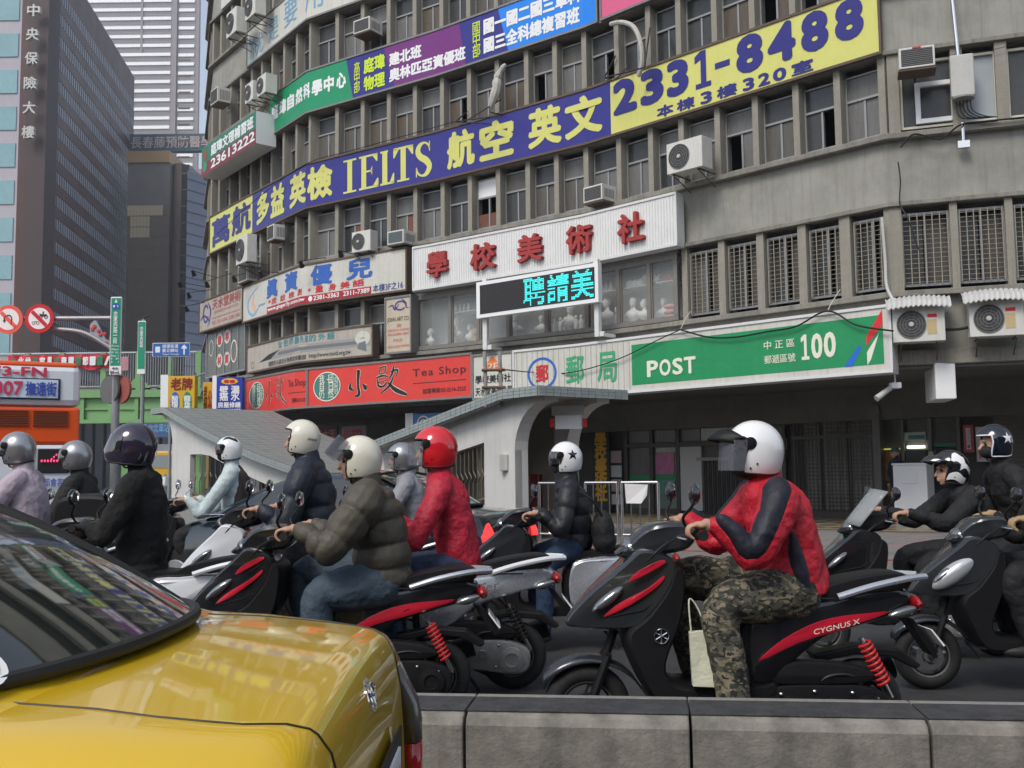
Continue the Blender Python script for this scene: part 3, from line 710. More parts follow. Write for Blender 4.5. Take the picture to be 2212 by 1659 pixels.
# 11. grey board with the train
z0_, z1_ = zr(534, 744, 801, 805, 709, 774, .4)
s = Sign('grimy grey board with a printed bullet train and a web address', GB, 534, 805, z0_, z1_, off=.4, th=.25, m=OLDG, frame=RUST)
GRT = mat('train_grey_print', srgb(150, 144, 140), .5); GRD = mat('train_window_print', srgb(104, 112, 116), .5)
s.quad([(580, .34), (800, .34), (800, .62), (600, .62)], GRT); s.quad([(600, .42), (795, .42), (795, .53), (602, .53)], GRD, d=.007)
s.poly([(s.x(560), s.H * .30), (s.x(585), s.H * .34), (s.x(604), s.H * .62), (s.x(580), s.H * .52)], BLKP)
for ch, a, b in (('全', 600, 610), ('世', 612, 622), ('界', 624, 634), ('最', 636, 646), ('先', 648, 656), ('進', 658, 666), ('的', 668, 682), ('外', 688, 703), ('語', 707, 723)): s.text(ch, a, b, .68, .93, TEALP, bold=.015)
s.text('國際多元語言天地學習俱樂部', 581, 662, .08, .26, mat('dark_grey_print', srgb(70, 70, 70), .5), bold=.01); s.text('http://www.hold.org.tw', 668, 758, .08, .27, mat('dark_grey_print', srgb(70, 70, 70), .5))
s.ring(s.x(784), s.H * .6, .3, .22, .2, OLDW, d=.009); s.poly([(s.x(772), s.H * .28), (s.x(792), s.H * .15), (s.x(790), s.H * .5), (s.x(775), s.H * .45)], mat('train_window_print', srgb(104, 112, 116), .5), d=.01); s.ring(s.x(546), s.H * .26, .12, .12, .02, BLKP)
# 12. glazed corner panels with round signs
z0_, z1_ = zr(449, 713, 815, 528, 690, 800, .12)
s = Sign('dull glazed corner panels carrying round red character discs', GB, 447, 530, z0_, z1_, off=.12, th=.3, m=mat('smoky_panel', (.12, .125, .105), .3, var=.3, vscale=2), frame=ALU)
for v in (466, 484, 498, 514): s.quad([(v, .02), (v + 1.5, .02), (v + 1.5, .98), (v, .98)], ALU, 'mullion', .02)
for v, y, c in ((475, .72, '畫'), (475, .3, '材'), (491, .75, '專'), (491, .3, '賣')): s.ring(s.x(v), s.H * y, .30, .26, .25, OLDW, 'disc', .012); s.text(c, v - 4, v + 4, y - .09, y + .09, REDP, bold=.02, depth=.012)
s.ring(s.x(506), s.H * .42, .3, .42, .06, CREAMP, 'disc', .012); s.ring(s.x(457), s.H * .6, .22, .3, .03, CREAMP, 'disc', .012)
# 13. tea shop
z0_, z1_ = zr(664, 793, 877, 1019, 768, 860, .55)
TEA = []
for (a, b, lab) in ((531, 663, 'red tea shop board bending round the left corner, beside the blue repair sign'), (665, 1019, 'long red tea shop board with black brush characters and a round jade seal')):
    s = Sign(lab, GB, a, b, z0_, z1_, off=.55, th=.4, m=REDT, frame=FRG); TEA.append(s)
    k = (b - a); X = lambda f: a + k * f
    if a == 531: sc = (.06, .30, .33, .66, .70, .98)
    else: sc = (.035, .20, .245, .60, .64, .965)
    cx = s.x(X((sc[0] + sc[1]) / 2)); ry = s.H * .38; rx = (s.x(X(sc[1])) - s.x(X(sc[0]))) / 2
    s.ring(cx, s.H * .5, rx, ry, min(rx, ry) * .98, JADE, 'seal'); s.ring(cx, s.H * .5, rx, ry, .03, CREAMP, 'seal_print', .012); s.ring(cx, s.H * .5, rx * .55, ry * .5, .02, CREAMP, 'seal_print', .012, a0=-1.4, a1=1.6)
    xl_, xr_ = X(sc[0]), X(sc[1]); w_ = xr_ - xl_
    s.text('我自仍', xl_ + w_ * .22, xl_ + w_ * .42, .2, .8, CREAMP, vertical=True, depth=.010, bold=.0); s.text('回日然', xl_ + w_ * .55, xl_ + w_ * .75, .2, .8, CREAMP, vertical=True, depth=.010, bold=-.004); s.text('巳己弓巳', xl_ + w_ * .80, xl_ + w_ * .92, .3, .72, CREAMP, vertical=True, depth=.010)
    L0, L1 = s.x(X(sc[2])), s.x(X(sc[3])); lw = L1 - L0; H = s.H
    for m_, wd, dd in ((CREAMP, .03, .006), (BLKP, 0, .010)):
        for pts, ww in (([(.17, .78, .3), (.19, .82, 1), (.18, .5, .7), (.20, .25, .9), (.13, .2, .4)], .13), ([(.06, .55, .2), (.04, .42, 1), (.10, .36, .3)], .13), ([(.27, .50, .3), (.31, .40, 1.1), (.34, .42, .2)], .14),
                        ([(.56, .86, .5), (.66, .88, .7), (.64, .74, .6), (.55, .72, .5), (.57, .86, .5)], .07), ([(.50, .62, .6), (.60, .66, .8), (.70, .64, .4)], .08), ([(.52, .58, .5), (.54, .42, .9), (.62, .40, .7), (.68, .50, .4)], .09), ([(.53, .5, .4), (.66, .54, .5)], .06),
                        ([(.80, .88, .6), (.77, .70, .9), (.72, .58, .4)], .09), ([(.74, .74, .4), (.86, .78, .8), (.84, .64, .4)], .08), ([(.79, .62, .5), (.72, .40, .9), (.58, .24, .3)], .09), ([(.70, .48, .4), (.82, .30, 1.1), (.98, .18, .8), (1.02, .16, .2)], .12)):
            s.stroke([(L0 + lw * p[0], H * p[1], p[2]) for p in pts], ww * (lw / 2.6 if lw < 1.6 else 1) + wd, m_, 'brush_stroke', dd)
    DP = mat('dark_maroon_print', srgb(70, 34, 40), .5)
    s.text('Tea Shop', X(sc[4]), X(sc[5]), .52, .76, DP, bold=.006, spacing=1.15); s.quad([(X(sc[4]), .40), (X(sc[5]), .40), (X(sc[5]), .42), (X(sc[4]), .42)], DP); s.text('加盟專線:02-2516-2525', X(sc[4] + .06), X(sc[5]), .15, .27, DP, bold=.01)
# 14. 2F board
z0_, z1_ = zr(1022, 768, 862, 1110, 760, 857, .55)
s = Sign('small white board with an orange 2F arrow between the tea shop and post office boards', GB, 1022, 1108, z0_, z1_, off=.55, th=.4, m=OLDW, frame=FRG)
s.poly([(s.x(1040), s.H * .62), (s.x(1090), s.H * .62), (s.x(1064), s.H * .96)], ORNG); s.text('2F', 1053, 1078, .63, .79, OLDW, depth=.006, bold=.02); s.text('學校美術社', 1027, 1104, .34, .53, BLKP, bold=.02); s.text('天水堂美術公司', 1027, 1106, .06, .26, BLKP, bold=.02)
# 15. post office
z0_, z1_ = zr(1365, 727, 846, 1922, 664, 802, .62)
s = Sign('long post office board, white then green, reading POST and 100', GB, 1110, 1924, z0_, z1_, off=.62, th=.5, m=OLDW, frame=FRW)
s.quad([(1365, .12), (1908, .12), (1908, .87), (1365, .87)], POSTG, 'green_panel', .006)
s.ring(s.x(1171), s.H * .5, .47, .42, .07, BLUP); s.text('郵', 1158, 1185, .32, .68, REDP, bold=.03)
s.text('郵', 1223, 1262, .24, .80, GRNP, bold=.02); s.text('局', 1291, 1333, .22, .80, GRNP, bold=.02)
for ch, a, b in (('P', 1398, 1422), ('O', 1425, 1449), ('S', 1453, 1475), ('T', 1478, 1503)): s.text(ch, a, b, .24, .54, CREAMP, bold=.03, depth=.006)
s.text('中 正 區', 1651, 1717, .52, .66, CREAMP, bold=.005, depth=.006); s.text('郵遞區號', 1651, 1718, .28, .42, CREAMP, bold=.005, depth=.006)
digit_one(s, 1730, 1748, .29, .70, CREAMP)
for ch, a, b in (('0', 1753, 1777), ('0', 1780, 1806)): s.text(ch, a, b, .29, .70, CREAMP, bold=.035, depth=.006)
q = lambda pts, m: s.quad(pts, m, 'stripe', .010)
q([(1871, .42), (1872, .56), (1908, .95), (1908, .72)], mat('red_stripe', srgb(214, 36, 44), .4)); q([(1822, .12), (1840, .12), (1862, .42), (1853, .42)], mat('blue_stripe', srgb(30, 100, 200), .4)); q([(1872, .12), (1880, .2), (1900, .60), (1872, .32)], CREAMP)
ribs = MB(); x = .1
while x < s.x(1360):
    a = s.s0 + x; ribs.add([fp(a, .623, s.z0 + .05), fp(a + .012, .623, s.z0 + .05), fp(a + .012, .623, s.z1 - .05), fp(a, .623, s.z1 - .05)], [(0, 1, 2, 3)]); x += .17
ribs.build('seam', FRG, s.e, world=True, kind='stuff')

# ---- LED raster
def led_raster():
    sg, chars = LEDS
    for ch, a, b in chars:
        c = bpy.data.curves.new('t', 'FONT'); c.body = ch; c.size = 1; c.resolution_u = 2; c.fill_mode = 'FRONT'; o = bpy.data.objects.new('t', c); COL.objects.link(o)
        bpy.context.view_layer.update(); me = bpy.data.meshes.new_from_object(o.evaluated_get(bpy.context.evaluated_depsgraph_get()))
        co = np.array([v.co[:2] for v in me.vertices]); me.calc_loop_triangles(); tr = np.array([t.vertices[:] for t in me.loop_triangles]); bpy.data.objects.remove(o)
        lo, hi = co.min(0), co.max(0); n = 17; mb = MB(); xa, xb = sg.x(a), sg.x(b); ya, yb = sg.H * .14, sg.H * .87
        A, B, Cc = co[tr[:, 0]], co[tr[:, 1]], co[tr[:, 2]]
        for i in range(n):
            for j in range(n):
                p = lo + (hi - lo) * np.array([(i + .5) / n, (j + .5) / n])
                cr = lambda u, v: (v[:, 0] - u[:, 0]) * (p[1] - u[:, 1]) - (v[:, 1] - u[:, 1]) * (p[0] - u[:, 0])
                d1, d2, d3 = cr(A, B), cr(B, Cc), cr(Cc, A)
                hit = False
                for ox, oy in ((0, 0), (.3, 0), (-.3, 0), (0, .3), (0, -.3)):
                    p = lo + (hi - lo) * np.array([(i + .5 + ox) / n, (j + .5 + oy) / n]); d1, d2, d3 = cr(A, B), cr(B, Cc), cr(Cc, A)
                    hit = hit or (((d1 >= 0) & (d2 >= 0) & (d3 >= 0)) | ((d1 <= 0) & (d2 <= 0) & (d3 <= 0))).any()
                if hit:
                    pass
                if hit or (((d1 >= 0) & (d2 >= 0) & (d3 >= 0)) | ((d1 <= 0) & (d2 <= 0) & (d3 <= 0))).any():
                    x, y = xa + (xb - xa) * (i + .5) / n, ya + (yb - ya) * (j + .5) / n; r = .0155
                    mb.add([sg.place(x - r, y - r * 1.1, .012), sg.place(x + r, y - r * 1.1, .012), sg.place(x + r, y + r * 1.1, .012), sg.place(x - r, y + r * 1.1, .012)], [(0, 1, 2, 3)])
        mb.build('lit_character', LEDD, sg.e, world=True)
led_raster()

# ================================================================== DISPLAY WINDOWS WITH PLASTER CASTS
z0, z1 = 4.97, z_at(960, 622, .05)
z1 = 6.55
WALLP = mat('display_wall', (.42, .43, .42), .8, var=.1); FRMB = mat('taupe_window_frame', (.19, .175, .155), .5, var=.15, vscale=8)
dx = [893, 974, 1035, 1100, 1183, 1270, 1283, 1338, 1404, 1462]
sA, sB = s_at(893, 5.8), s_at(1466, 5.8)
cab = empty('display_window', fp((sA + sB) / 2, 0, z0), label='row of brown framed display windows full of white plaster casts', cat='display window')
def rb(name, m, a, b, za, zb, o0, o1, **k): mb = MB(); ribbon(mb, a, b, za, zb, o0, o1); return mb.build(name, m, cab, world=True, **k)
rb('back_panel', WALLP, sA, sB, z0, z1, -.85, -.8); rb('floor_panel', WALLP, sA, sB, z0, z0 + .06, -.8, -.06); rb('top_panel', WALLP, sA, sB, z1 - .05, z1 + .1, -.8, .0)
rb('bottom_rail', FRMB, sA, sB, z0 - .02, z0 + .10, -.05, .05); rb('top_rail', FRMB, sA, sB, z1 - .12, z1 + .02, -.05, .05)
for v in dx:
    q = s_at(v, 5.8); rb('mullion', FRMB, q - .05, q + .05, z0 + .10, z1 - .12, -.04, .06)
for i in range(len(dx) - 1):
    a, b = s_at(dx[i], 5.8) + .05, s_at(dx[i + 1], 5.8) - .05
    if b - a < .2: continue
    rb('sash', FRMB, a, a + .04, z0 + .1, z1 - .12, -.03, .03); rb('sash', FRMB, b - .04, b, z0 + .1, z1 - .12, -.03, .03)
    rb('pane', CLEAR, a + .04, b - .04, z0 + .1, z1 - .12, -.012, -.004)
    if i in (1, 2, 5, 6, 7, 8): rb('shelf', mat('glass_shelf', (.5, .55, .52), .3), a + .04, b - .04, z0 + .98, z0 + 1.0, -.78, -.1)
def lathe_obj(name, prof, m, P, rz, n=16, squash=1.0, parent=None):
    mb = MB(); mb.lathe(prof, n=n); o = mb.build(name, m, parent, smooth=True, auto=60); o.location = P; o.rotation_euler = (0, 0, rz); o.scale = (1, squash, 1); return o
def bust(vx, z, sc, label, turn=0.0, off=-.38):
    q = s_at(vx, z + .2, off); t, n, a = fframe(q); e = empty('plaster_bust', fp(q, off, z), a + turn, label=label, cat='plaster bust', group='white plaster casts in the display windows', scale=sc)
    mb = MB(); mb.lathe([(.10, 0), (.12, .02), (.10, .05), (.055, .07), (.05, .10), (.09, .13)], n=16); mb.build('plinth', PLAST, e, smooth=True)
    mb = MB(); P = [(0, .12), (.12, .16), (.22, .24), (.235, .30), (.19, .36), (.10, .40), (.065, .44), (.062, .50)]
    mb.lathe([(max(.002, r), h) for r, h in P], n=20); 
    for v in range(len(mb.v)): x, y, zz = mb.v[v]; mb.v[v] = (x, y * .62, zz)
    mb.ball((0, -.01, .60), .082, .098, .12, 18, 14); mb.ball((0, -.04, .545), .06, .065, .07); mb.ball((0, -.112, .59), .016, .022, .03, 8, 6); mb.ball((-.035, -.085, .61), .02, .015, .01, 8, 6); mb.ball((.035, -.085, .61), .02, .015, .01, 8, 6)
    mb.ball((0, -.095, .545), .026, .014, .009, 8, 6)
    r = random.Random(int(vx))
    for k in range(26):
        th, ph = r.uniform(0, 2 * pi), r.uniform(.1, 1.45); x, y, zz = .088 * sin(ph) * cos(th), .10 * sin(ph) * sin(th) + .015, .60 + .12 * cos(ph)
        if y < -.06 and zz < .66: continue
        mb.ball((x, y, zz), .024, .024, .022, 7, 5)
    for k in range(9): mb.tube(spline([(-.2 + k * .05, -.10 + .02 * sin(k), .22), (-.15 + k * .038, -.13, .30), (-.09 + k * .022, -.07, .39)], 3), [.012] * 7, 6)
    o = mb.build('head_and_shoulders', PLAST, e, smooth=True, auto=70); return e
zf = z0 + .06
bust(930, zf, .85, 'small plaster bust alone in the leftmost display window', -.5, -.45); bust(989, zf, 1.15, 'large plaster bust facing left in the second display window', -.9, -.38); bust(1016, zf, .9, 'plaster bust half hidden behind the large bust in the second display window', -.3, -.6)
bust(1112, zf, 1.05, 'plaster bust under the left half of the led board', .2, -.4); bust(1170, zf, .85, 'smaller plaster bust just right of the one under the led board', .3, -.5)
bust(1232, zf, 1.1, 'draped plaster bust under the right half of the led board', .4, -.4); bust(1312, zf, 1.15, 'plaster bust just right of the right led board post', -.3, -.35); bust(1334, zf, .8, 'small plaster head beside the bust right of the led board post', .3, -.5)
bust(1368, zf, 1.0, 'plaster bust crowded among round heads in the second window from the right', .2, -.4); bust(1392, zf, .9, 'plaster bust at the right side of the second window from the right', -.4, -.45); bust(1434, zf, .85, 'plaster bust in the rightmost display window beside the pink bags', .1, -.5)
def small(name, label, cat, vx, z, make, m, off=-.35, grp='small white casts on the display shelves'):
    q = s_at(vx, z, off); t, n, a = fframe(q); mb = MB(); make(mb); o = mb.build(name, m, None, smooth=True, auto=50); o.location = fp(q, off, z); o.rotation_euler = (0, 0, a); tag(o, label, cat, grp); return o
zsf = z0 + 1.002
fig = lambda mb: (mb.lathe([(.045, 0), (.05, .02), (.03, .05), (.045, .12), (.03, .18), (.012, .2)], n=10), mb.ball((0, 0, .225), .026, .026, .032, 8, 6))
for k, v in enumerate((985, 994, 1003, 1012)): small('plaster_figurine', '%s tiny plaster figurine on the shelf above the large left-facing bust' % ('leftmost', 'second from left', 'third from left', 'rightmost')[k], 'figurine', v, zsf, fig, PLAST)
for k, v in enumerate((1300, 1310, 1320)): small('plaster_cone', '%s white cone on the shelf right of the led board' % ('left', 'middle', 'right')[k], 'plaster cone', v, zsf, lambda mb: mb.lathe([(.1, 0), (.004, .3)], n=14), PLAST)
for k, v in enumerate((1362, 1374, 1386)): small('plaster_ball', '%s of the white balls lined up on the shelf, second window from the right' % ('left', 'middle', 'right')[k], 'plaster ball', v, zsf, lambda mb: mb.ball((0, 0, .11), .11), PLAST)
small('plaster_ball', 'white ball highest on the shelf, at the right of the other balls', 'plaster ball', 1396, zsf + .14, lambda mb: mb.ball((0, 0, .10), .10), PLAST, -.5)
for k, v in enumerate((1189, 1200, 1211, 1222, 1245, 1256)): small('plaster_figurine', '%s plaster figurine in the row crowded below the led board' % ('first', 'second', 'third', 'fourth', 'fifth', 'sixth')[k], 'figurine', v, zf, lambda mb: (mb.lathe([(.07, 0), (.06, .2), (.07, .3), (.03, .38)], n=10), mb.ball((0, 0, .42), .05, .05, .06, 8, 6)), PLAST, -.4)
small('white_star', 'white star ornament on the shelf of the rightmost display window', 'ornament', 1420, zsf, lambda mb: mb.prism([((.13 if i % 2 else .05) * sin(i * pi / 5 + pi / 5 * 0), .14 + (.13 if i % 2 else .05) * cos(i * pi / 5)) for i in range(10)], -.03, .03), PLAST)
small('red_heart_cushion', 'pink red heart shape on the shelf of the rightmost display window', 'ornament', 1446, zsf, lambda mb: mb.ball((0, 0, .11), .15, .06, .11), mat('rose_fabric', (.5, .07, .08), .8))
for k, z in enumerate((0, .13, .26)): small('pink_bag', 'pink bag in the small pile in the rightmost display window, %s' % ('bottom', 'middle', 'top')[k], 'bag', 1450, zf + z, lambda mb: mb.ball((0, 0, .07), .2, .16, .07), mat('pink_fabric', (.55, .25, .25), .8), -.3)
o = small('cardboard_box', 'brown cardboard box standing left of the led board post', 'box', 1034, zf, lambda mb: mb.box(-.17, .17, -.12, .12, 0, .42), mat('cardboard', (.42, .30, .17), .8, var=.1), -.3, None)
text('3M', (-.06, .06, .2, .28), (lambda P, a: lambda x, y, d: Vector((P.x + cos(a) * x + sin(a) * (.122 + d), P.y + sin(a) * x - cos(a) * (.122 + d), P.z + y)))(o.location.copy(), o.rotation_euler[2]), 'lettering', BLKP, o)
# ================================================================== ARCADE SHOPFRONTS (back wall of the arcade)
DKFR = mat('dark_bronze_frame', (.075, .065, .055), .5, metal=.3, var=.2)
SHUT = mat('pale_shutter', (.40, .38, .33), .6, var=.15, vscale=2, streak=.2)
AO = AOFF
def arcade(vx, z=1.2, off=AO): return s_at(vx, z, off)
def wallthing(name, label, cat, vx, z, off=AO, group=None):
    q = arcade(vx, z, off); return empty(name, fp(q, off, z), label=label, cat=cat, group=group)
def abox(par, name, m, va, vb, za, zb, o0, o1, zz=1.2, **k):
    mb = MB(); ribbon(mb, arcade(va, zz, AO + o1), arcade(vb, zz, AO + o1), za, zb, AO + o0, AO + o1); return mb.build(name, m, par, world=True, **k)
SF = wallthing('shopfront', 'dark framed glass entrance of the post office with a folding grille gate', 'shopfront', 1520, .15)
DIM = mat('dim_shop_interior', (.16, .16, .14), .8, var=.4, vscale=1.2); GGL = mat('greenish_shop_glass', (.20, .25, .23), .15, var=.3, vscale=1.5)
abox(SF, 'interior', DIM, 1352, 1700, .15, 2.9, .0, .02)
for a, b in ((1349, 1356), (1405, 1411), (1462, 1468), (1632, 1639), (1692, 1698)): abox(SF, 'upright', DKFR, a, b, .15, 2.95, .02, .16)
abox(SF, 'lintel', DKFR, 1356, 1692, 2.05, 2.18, .03, .15); abox(SF, 'bottom_rail', DKFR, 1356, 1468, .15, .30, .03, .12)
for i, (a, b) in enumerate(((1358, 1404), (1412, 1461), (1469, 1515), (1517, 1575), (1577, 1631))): abox(SF, 'transom_pane', GGL if i > 2 else GLASS3, a, b, 2.2, 2.85, .03, .06)
abox(SF, 'glass_door', GGL, 1412, 1461, .30, 2.04, .03, .06); abox(SF, 'glass_door', GLASS3, 1358, 1404, .30, 2.04, .03, .06); abox(SF, 'glass_door', mat('pale_green_glass', (.34, .38, .36), .2), 1641, 1690, .2, 2.04, .03, .06)
for a, b in ((1358, 1404), (1412, 1461)): abox(SF, 'green_stripe', POSTG, a, b, 1.12, 1.24, .062, .075)
abox(SF, 'white_door', mat('open_door_white', (.55, .54, .52), .6), 1470, 1516, .25, 2.04, .06, .14)
GGM = mat('folding_gate', (.03, .028, .026), .6)
abox(SF, 'gate_header', mat('gate_header', (.30, .30, .28), .6), 1505, 1632, 1.64, 1.73, .06, .16)
for k in range(24):
    v = 1518 + k * 4.9; abox(SF, 'gate_bar', GGM if k % 2 else DKFR, v, v + 3.4, .16, 1.64, .08, .12 + .02 * (k % 2))
def poster(label, va, vb, za, zb, m, off=.17, txt=None, mt=None, name='poster', cat='poster', vert=False):
    q = (arcade(va), arcade(vb)); e = empty(name, fp(q[0], AO + off, za), label=label, cat=cat, group='posters and notices in the arcade'); mb = MB(); ribbon(mb, arcade(va, 1.2, AO + off), arcade(vb, 1.2, AO + off), za, zb, AO + off - .015, AO + off); mb.build('sheet', m, e, world=True)
    s0 = arcade(va, 1.2, AO + off)
    if txt: text(txt, (.06, arcade(vb, 1.2, AO + off) - s0 - .06, .06, zb - za - .06), lambda x, y, d: fp(s0 + x, AO + off + d, za + y), 'lettering', mt, e, bold=.02, vertical=vert)
    return e
poster('pink poster behind the post office glass', 1417, 1457, 1.28, 1.90, mat('magenta_poster', (.6, .18, .36), .5, var=.5, vscale=3), .09)
poster('green and blue poster low in the post office glass', 1425, 1458, .75, 1.10, mat('green_poster', (.12, .36, .30), .5, var=.6, vscale=5), .09)
VY = arcade(1300); VS = wallthing('vertical_signboard', 'tall dark panel with yellow characters beside the underpass arch', 'sign', 1298, .2, AO)
abox(VS, 'panel', mat('dark_slate_panel', (.03, .034, .036), .5), 1281, 1316, .2, 2.75, .05, .25)
s0v = arcade(1283, 1.2, AO + .25)
text('學校美術社', (.03, arcade(1314, 1.2, AO + .25) - s0v - .03, .28, 2.35), lambda x, y, d: fp(s0v + x, AO + .25 + d, .2 + y), 'lettering', mat('amber_lettering', srgb(226, 170, 30), .5), VS, bold=.04, vertical=True)
for i, (za, zb) in enumerate(((1.62, 1.98), (1.20, 1.55), (.78, 1.14), (.4, .7))): poster('framed notice in a red frame, %s in the column right of the yellow characters' % ('highest', 'second', 'third', 'lowest')[i], 1320, 1343, za, zb, mat('notice_pink', (.52, .38, .38), .6, var=.2, vscale=10) if i % 2 == 0 else mat('notice_white', (.55, .53, .53), .6), .15)
# barred window front with light shutters
BW = wallthing('shuttered_front', 'shop front closed by a metal lattice gate with pale shutters behind', 'shopfront', 1800, .15)
abox(BW, 'base', DKFR, 1712, 1890, .13, .32, .0, .2); abox(BW, 'header', DKFR, 1712, 1890, 2.14, 2.22, .05, .2); abox(BW, 'back', mat('dark_red_brown', (.05, .03, .025), .7), 1712, 1890, .3, 2.9, .0, .02)
for a, b in ((1742, 1772), (1782, 1832), (1842, 1886)):
    for k in range(26): z = .34 + k * .098; abox(BW, 'shutter_slat', SHUT, a, b, z, z + .085, .03, .05)
for k in range(22): v = 1716 + k * 8; abox(BW, 'gate_bar', DKFR, v, v + (3.2 if k % 3 == 0 else 1.5), .32, 2.9, .13, .16)
mb = MB()
for k in range(28): z = .36 + k * .093; ribbon(mb, arcade(1716), arcade(1888), z, z + .014, AO + .165, AO + .178)
mb.build('gate_rods', DKFR, BW, world=True, kind='stuff')
abox(BW, 'pillar', COLM, 1888, 1904, .13, 2.9, .0, .45); abox(BW, 'notice_frame', FRG, 1668, 1702, 1.88, 2.20, .05, .12)
# ATM corner at the far right
AT = wallthing('cash_machine_corner', 'dim cash machine booth with lit lamp and green header panels under the right wing', 'booth', 2000, .15)
abox(AT, 'back', mat('booth_grey', (.13, .125, .11), .6, var=.2), 1906, 2078, .15, 2.9, .0, .02)
abox(AT, 'lower_panel', mat('booth_brown', (.10, .08, .06), .6), 1906, 1990, .15, .95, .03, .1)
for a, b in ((1950, 1956), (2008, 2016), (2070, 2078)): abox(AT, 'post', mat('booth_post', (.16, .15, .13), .5), a, b, .15, 2.9, .03, .14)
abox(AT, 'header_panel', mat('pale_header', (.48, .5, .46), .5), 1957, 2003, 2.02, 2.22, .04, .12); abox(AT, 'header_panel', mat('green_header', (.04, .22, .15), .5), 1966, 2001, 2.06, 2.15, .125, .13); abox(AT, 'header_panel', mat('green_header', (.04, .22, .15), .5), 2020, 2068, 1.86, 1.95, .04, .12)
LAMPM = mat('tube_lamp', (.9, .9, .8), .4, emit=(.95, 1.0, .80), estr=2.2)
abox(AT, 'tube_lamp', LAMPM, 1962, 2000, 1.84, 1.90, .05, .12); abox(AT, 'tube_lamp', mat('dim_tube_lamp', (.5, .5, .1), .4, emit=(.6, .6, .1), estr=.5), 1909, 1946, 1.82, 1.85, .05, .10)
abox(AT, 'cash_machine', mat('cash_machine_black', (.02, .022, .025), .3), 1959, 2004, .95, 1.80, .03, .2); abox(AT, 'cash_machine', mat('cash_machine_black', (.02, .022, .025), .3), 2020, 2068, .95, 1.82, .03, .2)
abox(AT, 'frame_strip', CREAM, 2007, 2018, 1.25, 1.75, .15, .17)
poster('orange and red poster in the cash machine booth', 1912, 1945, 1.05, 1.78, mat('orange_poster', (.55, .26, .05), .5, var=.75, vscale=2.5), .12); poster('small yellow poster under the orange one in the booth', 1916, 1944, .72, 1.0, mat('yellow_poster', (.6, .42, .15), .5, var=.5, vscale=5), .12)
poster('pink notice with white characters right of the booth', 2085, 2107, 1.72, 2.35, mat('pinkish_red_notice', (.5, .09, .12), .5), .2, '郵務窗口', CLEANW, vert=True); poster('white notice with a red character over the star helmet', 2112, 2146, 1.5, 2.3, mat('notice_white2', (.6, .55, .55), .6), .2, '高', REDP)
SH = wallthing('roller_shutter', 'half lit roller shutter at the right edge of the arcade', 'shutter', 2180, .15)
for k in range(22): z = .16 + k * .11; abox(SH, 'slat', mat('old_roller_shutter', (.14, .13, .11), .6, var=.2), 2152, 2290, z, z + .10, .03, .07)
# white cabinet
cq = arcade(1975, .8, -2.6)
CB = empty('white_cabinet', fp(cq, -2.6, .155), fframe(cq)[2] + .15, label='white metal cabinet with a square panel standing in the arcade', cat='cabinet')
mb = MB(); mb.box(-.36, .36, -.3, .3, 0, 1.28); mb.build('case', CLEANW, CB, bevel=.015); mb = MB(); mb.box(-.38, .38, -.32, .32, 1.283, 1.33); mb.build('top', CLEANW, CB, bevel=.01); mb = MB(); mb.box(-.16, .14, -.315, -.303, .88, 1.14); mb.build('panel', CLEANW, CB, bevel=.004)
# hanging white box sign, camera, spotlight boards
hq = s_at(2031, 3, -.5)
mb = MB(); mb.box(-.19, .19, -.6, .6, 2.72, 3.44); o = mb.build('lightbox', CLEANW, None, bevel=.02); o.location = fp(hq, -.5, 0); o.rotation_euler = (0, 0, fframe(hq)[2] + .1); tag(o, 'blank white lightbox hanging end-on under the right wing canopy', 'lightbox')
cq = s_at(1931, 3.1, .2); SCM = empty('security_camera', fp(cq, .1, 3.36), label='white security camera hanging below the corner of the post office board', cat='security camera')
mb = MB(); mb.tube([(0, 0, 0), (0, 0, -.28)], .018); mb.build('stem', CLEANW, SCM); mb = MB(); mb.box(-.1, .1, -.09, .09, -.40, -.28); mb.build('housing', CLEANW, SCM, bevel=.02); mb = MB(); mb.tube([(-.06, 0, -.36), (-.42, -.1, -.60)], [.05, .065], 12); mb.build('barrel', GREYP, SCM, smooth=True)
# shops left of the underpass
for lab, va, vb, za, zb, m, tx, mt in (('red banner with white characters under the tea shop board', 556, 640, 2.25, 2.95, CRIM, '金石堂', CLEANW), ('grey menu board with fine print under the tea shop board', 640, 728, 2.25, 3.0, mat('menu_board', (.09, .06, .06), .5), '永和豆漿大王\n早點小吃外帶', PINKP), ('white and red notice beside the grey menu board', 738, 790, 2.2, 2.95, mat('notice_grey', (.3, .28, .27), .5), '招租', REDP)):
    e = empty('shop_banner', fp(arcade(va, 2.5, -1.6), -1.6, za), label=lab, cat='sign', group='shop boards in the arcade'); mb = MB(); s0b = s_at(va, 2.6, -1.6); s1b = s_at(vb, 2.6, -1.6); ribbon(mb, s0b, s1b, za, zb, -1.66, -1.6); mb.build('panel', m, e, world=True)
    text(tx, (.1, s1b - s0b - .1, .1, zb - za - .1), (lambda s0b, za: lambda x, y, d: fp(s0b + x, -1.6 + d, za + y))(s0b, za), 'lettering', mt, e, bold=.03)
SH2 = wallthing('roller_shutter', 'closed grey roller shutter left of the underpass canopy', 'shutter', 860, .15)
for k in range(26): z = .16 + k * .105; abox(SH2, 'slat', mat('grey_roller_shutter', (.22, .21, .19), .6, var=.2, streak=.3), 812, 1010, z, z + .095, .03, .07)
bq0 = s_at(887, 3, -.4)
BS = empty('projecting_sign', fp(bq0, -.4, 2.45), label='blue lightbox with white end and green leaf emblem under the tea shop board', cat='sign')
s0c, s1c = s_at(893, 2.8, -.4), s_at(1075, 2.8, -.4); mb = MB(); ribbon(mb, s0c, s1c, 2.50, 3.14, -.6, -.4); mb.build('panel', mat('sky_blue_board', srgb(30, 112, 186), .4, var=.1), BS, world=True)
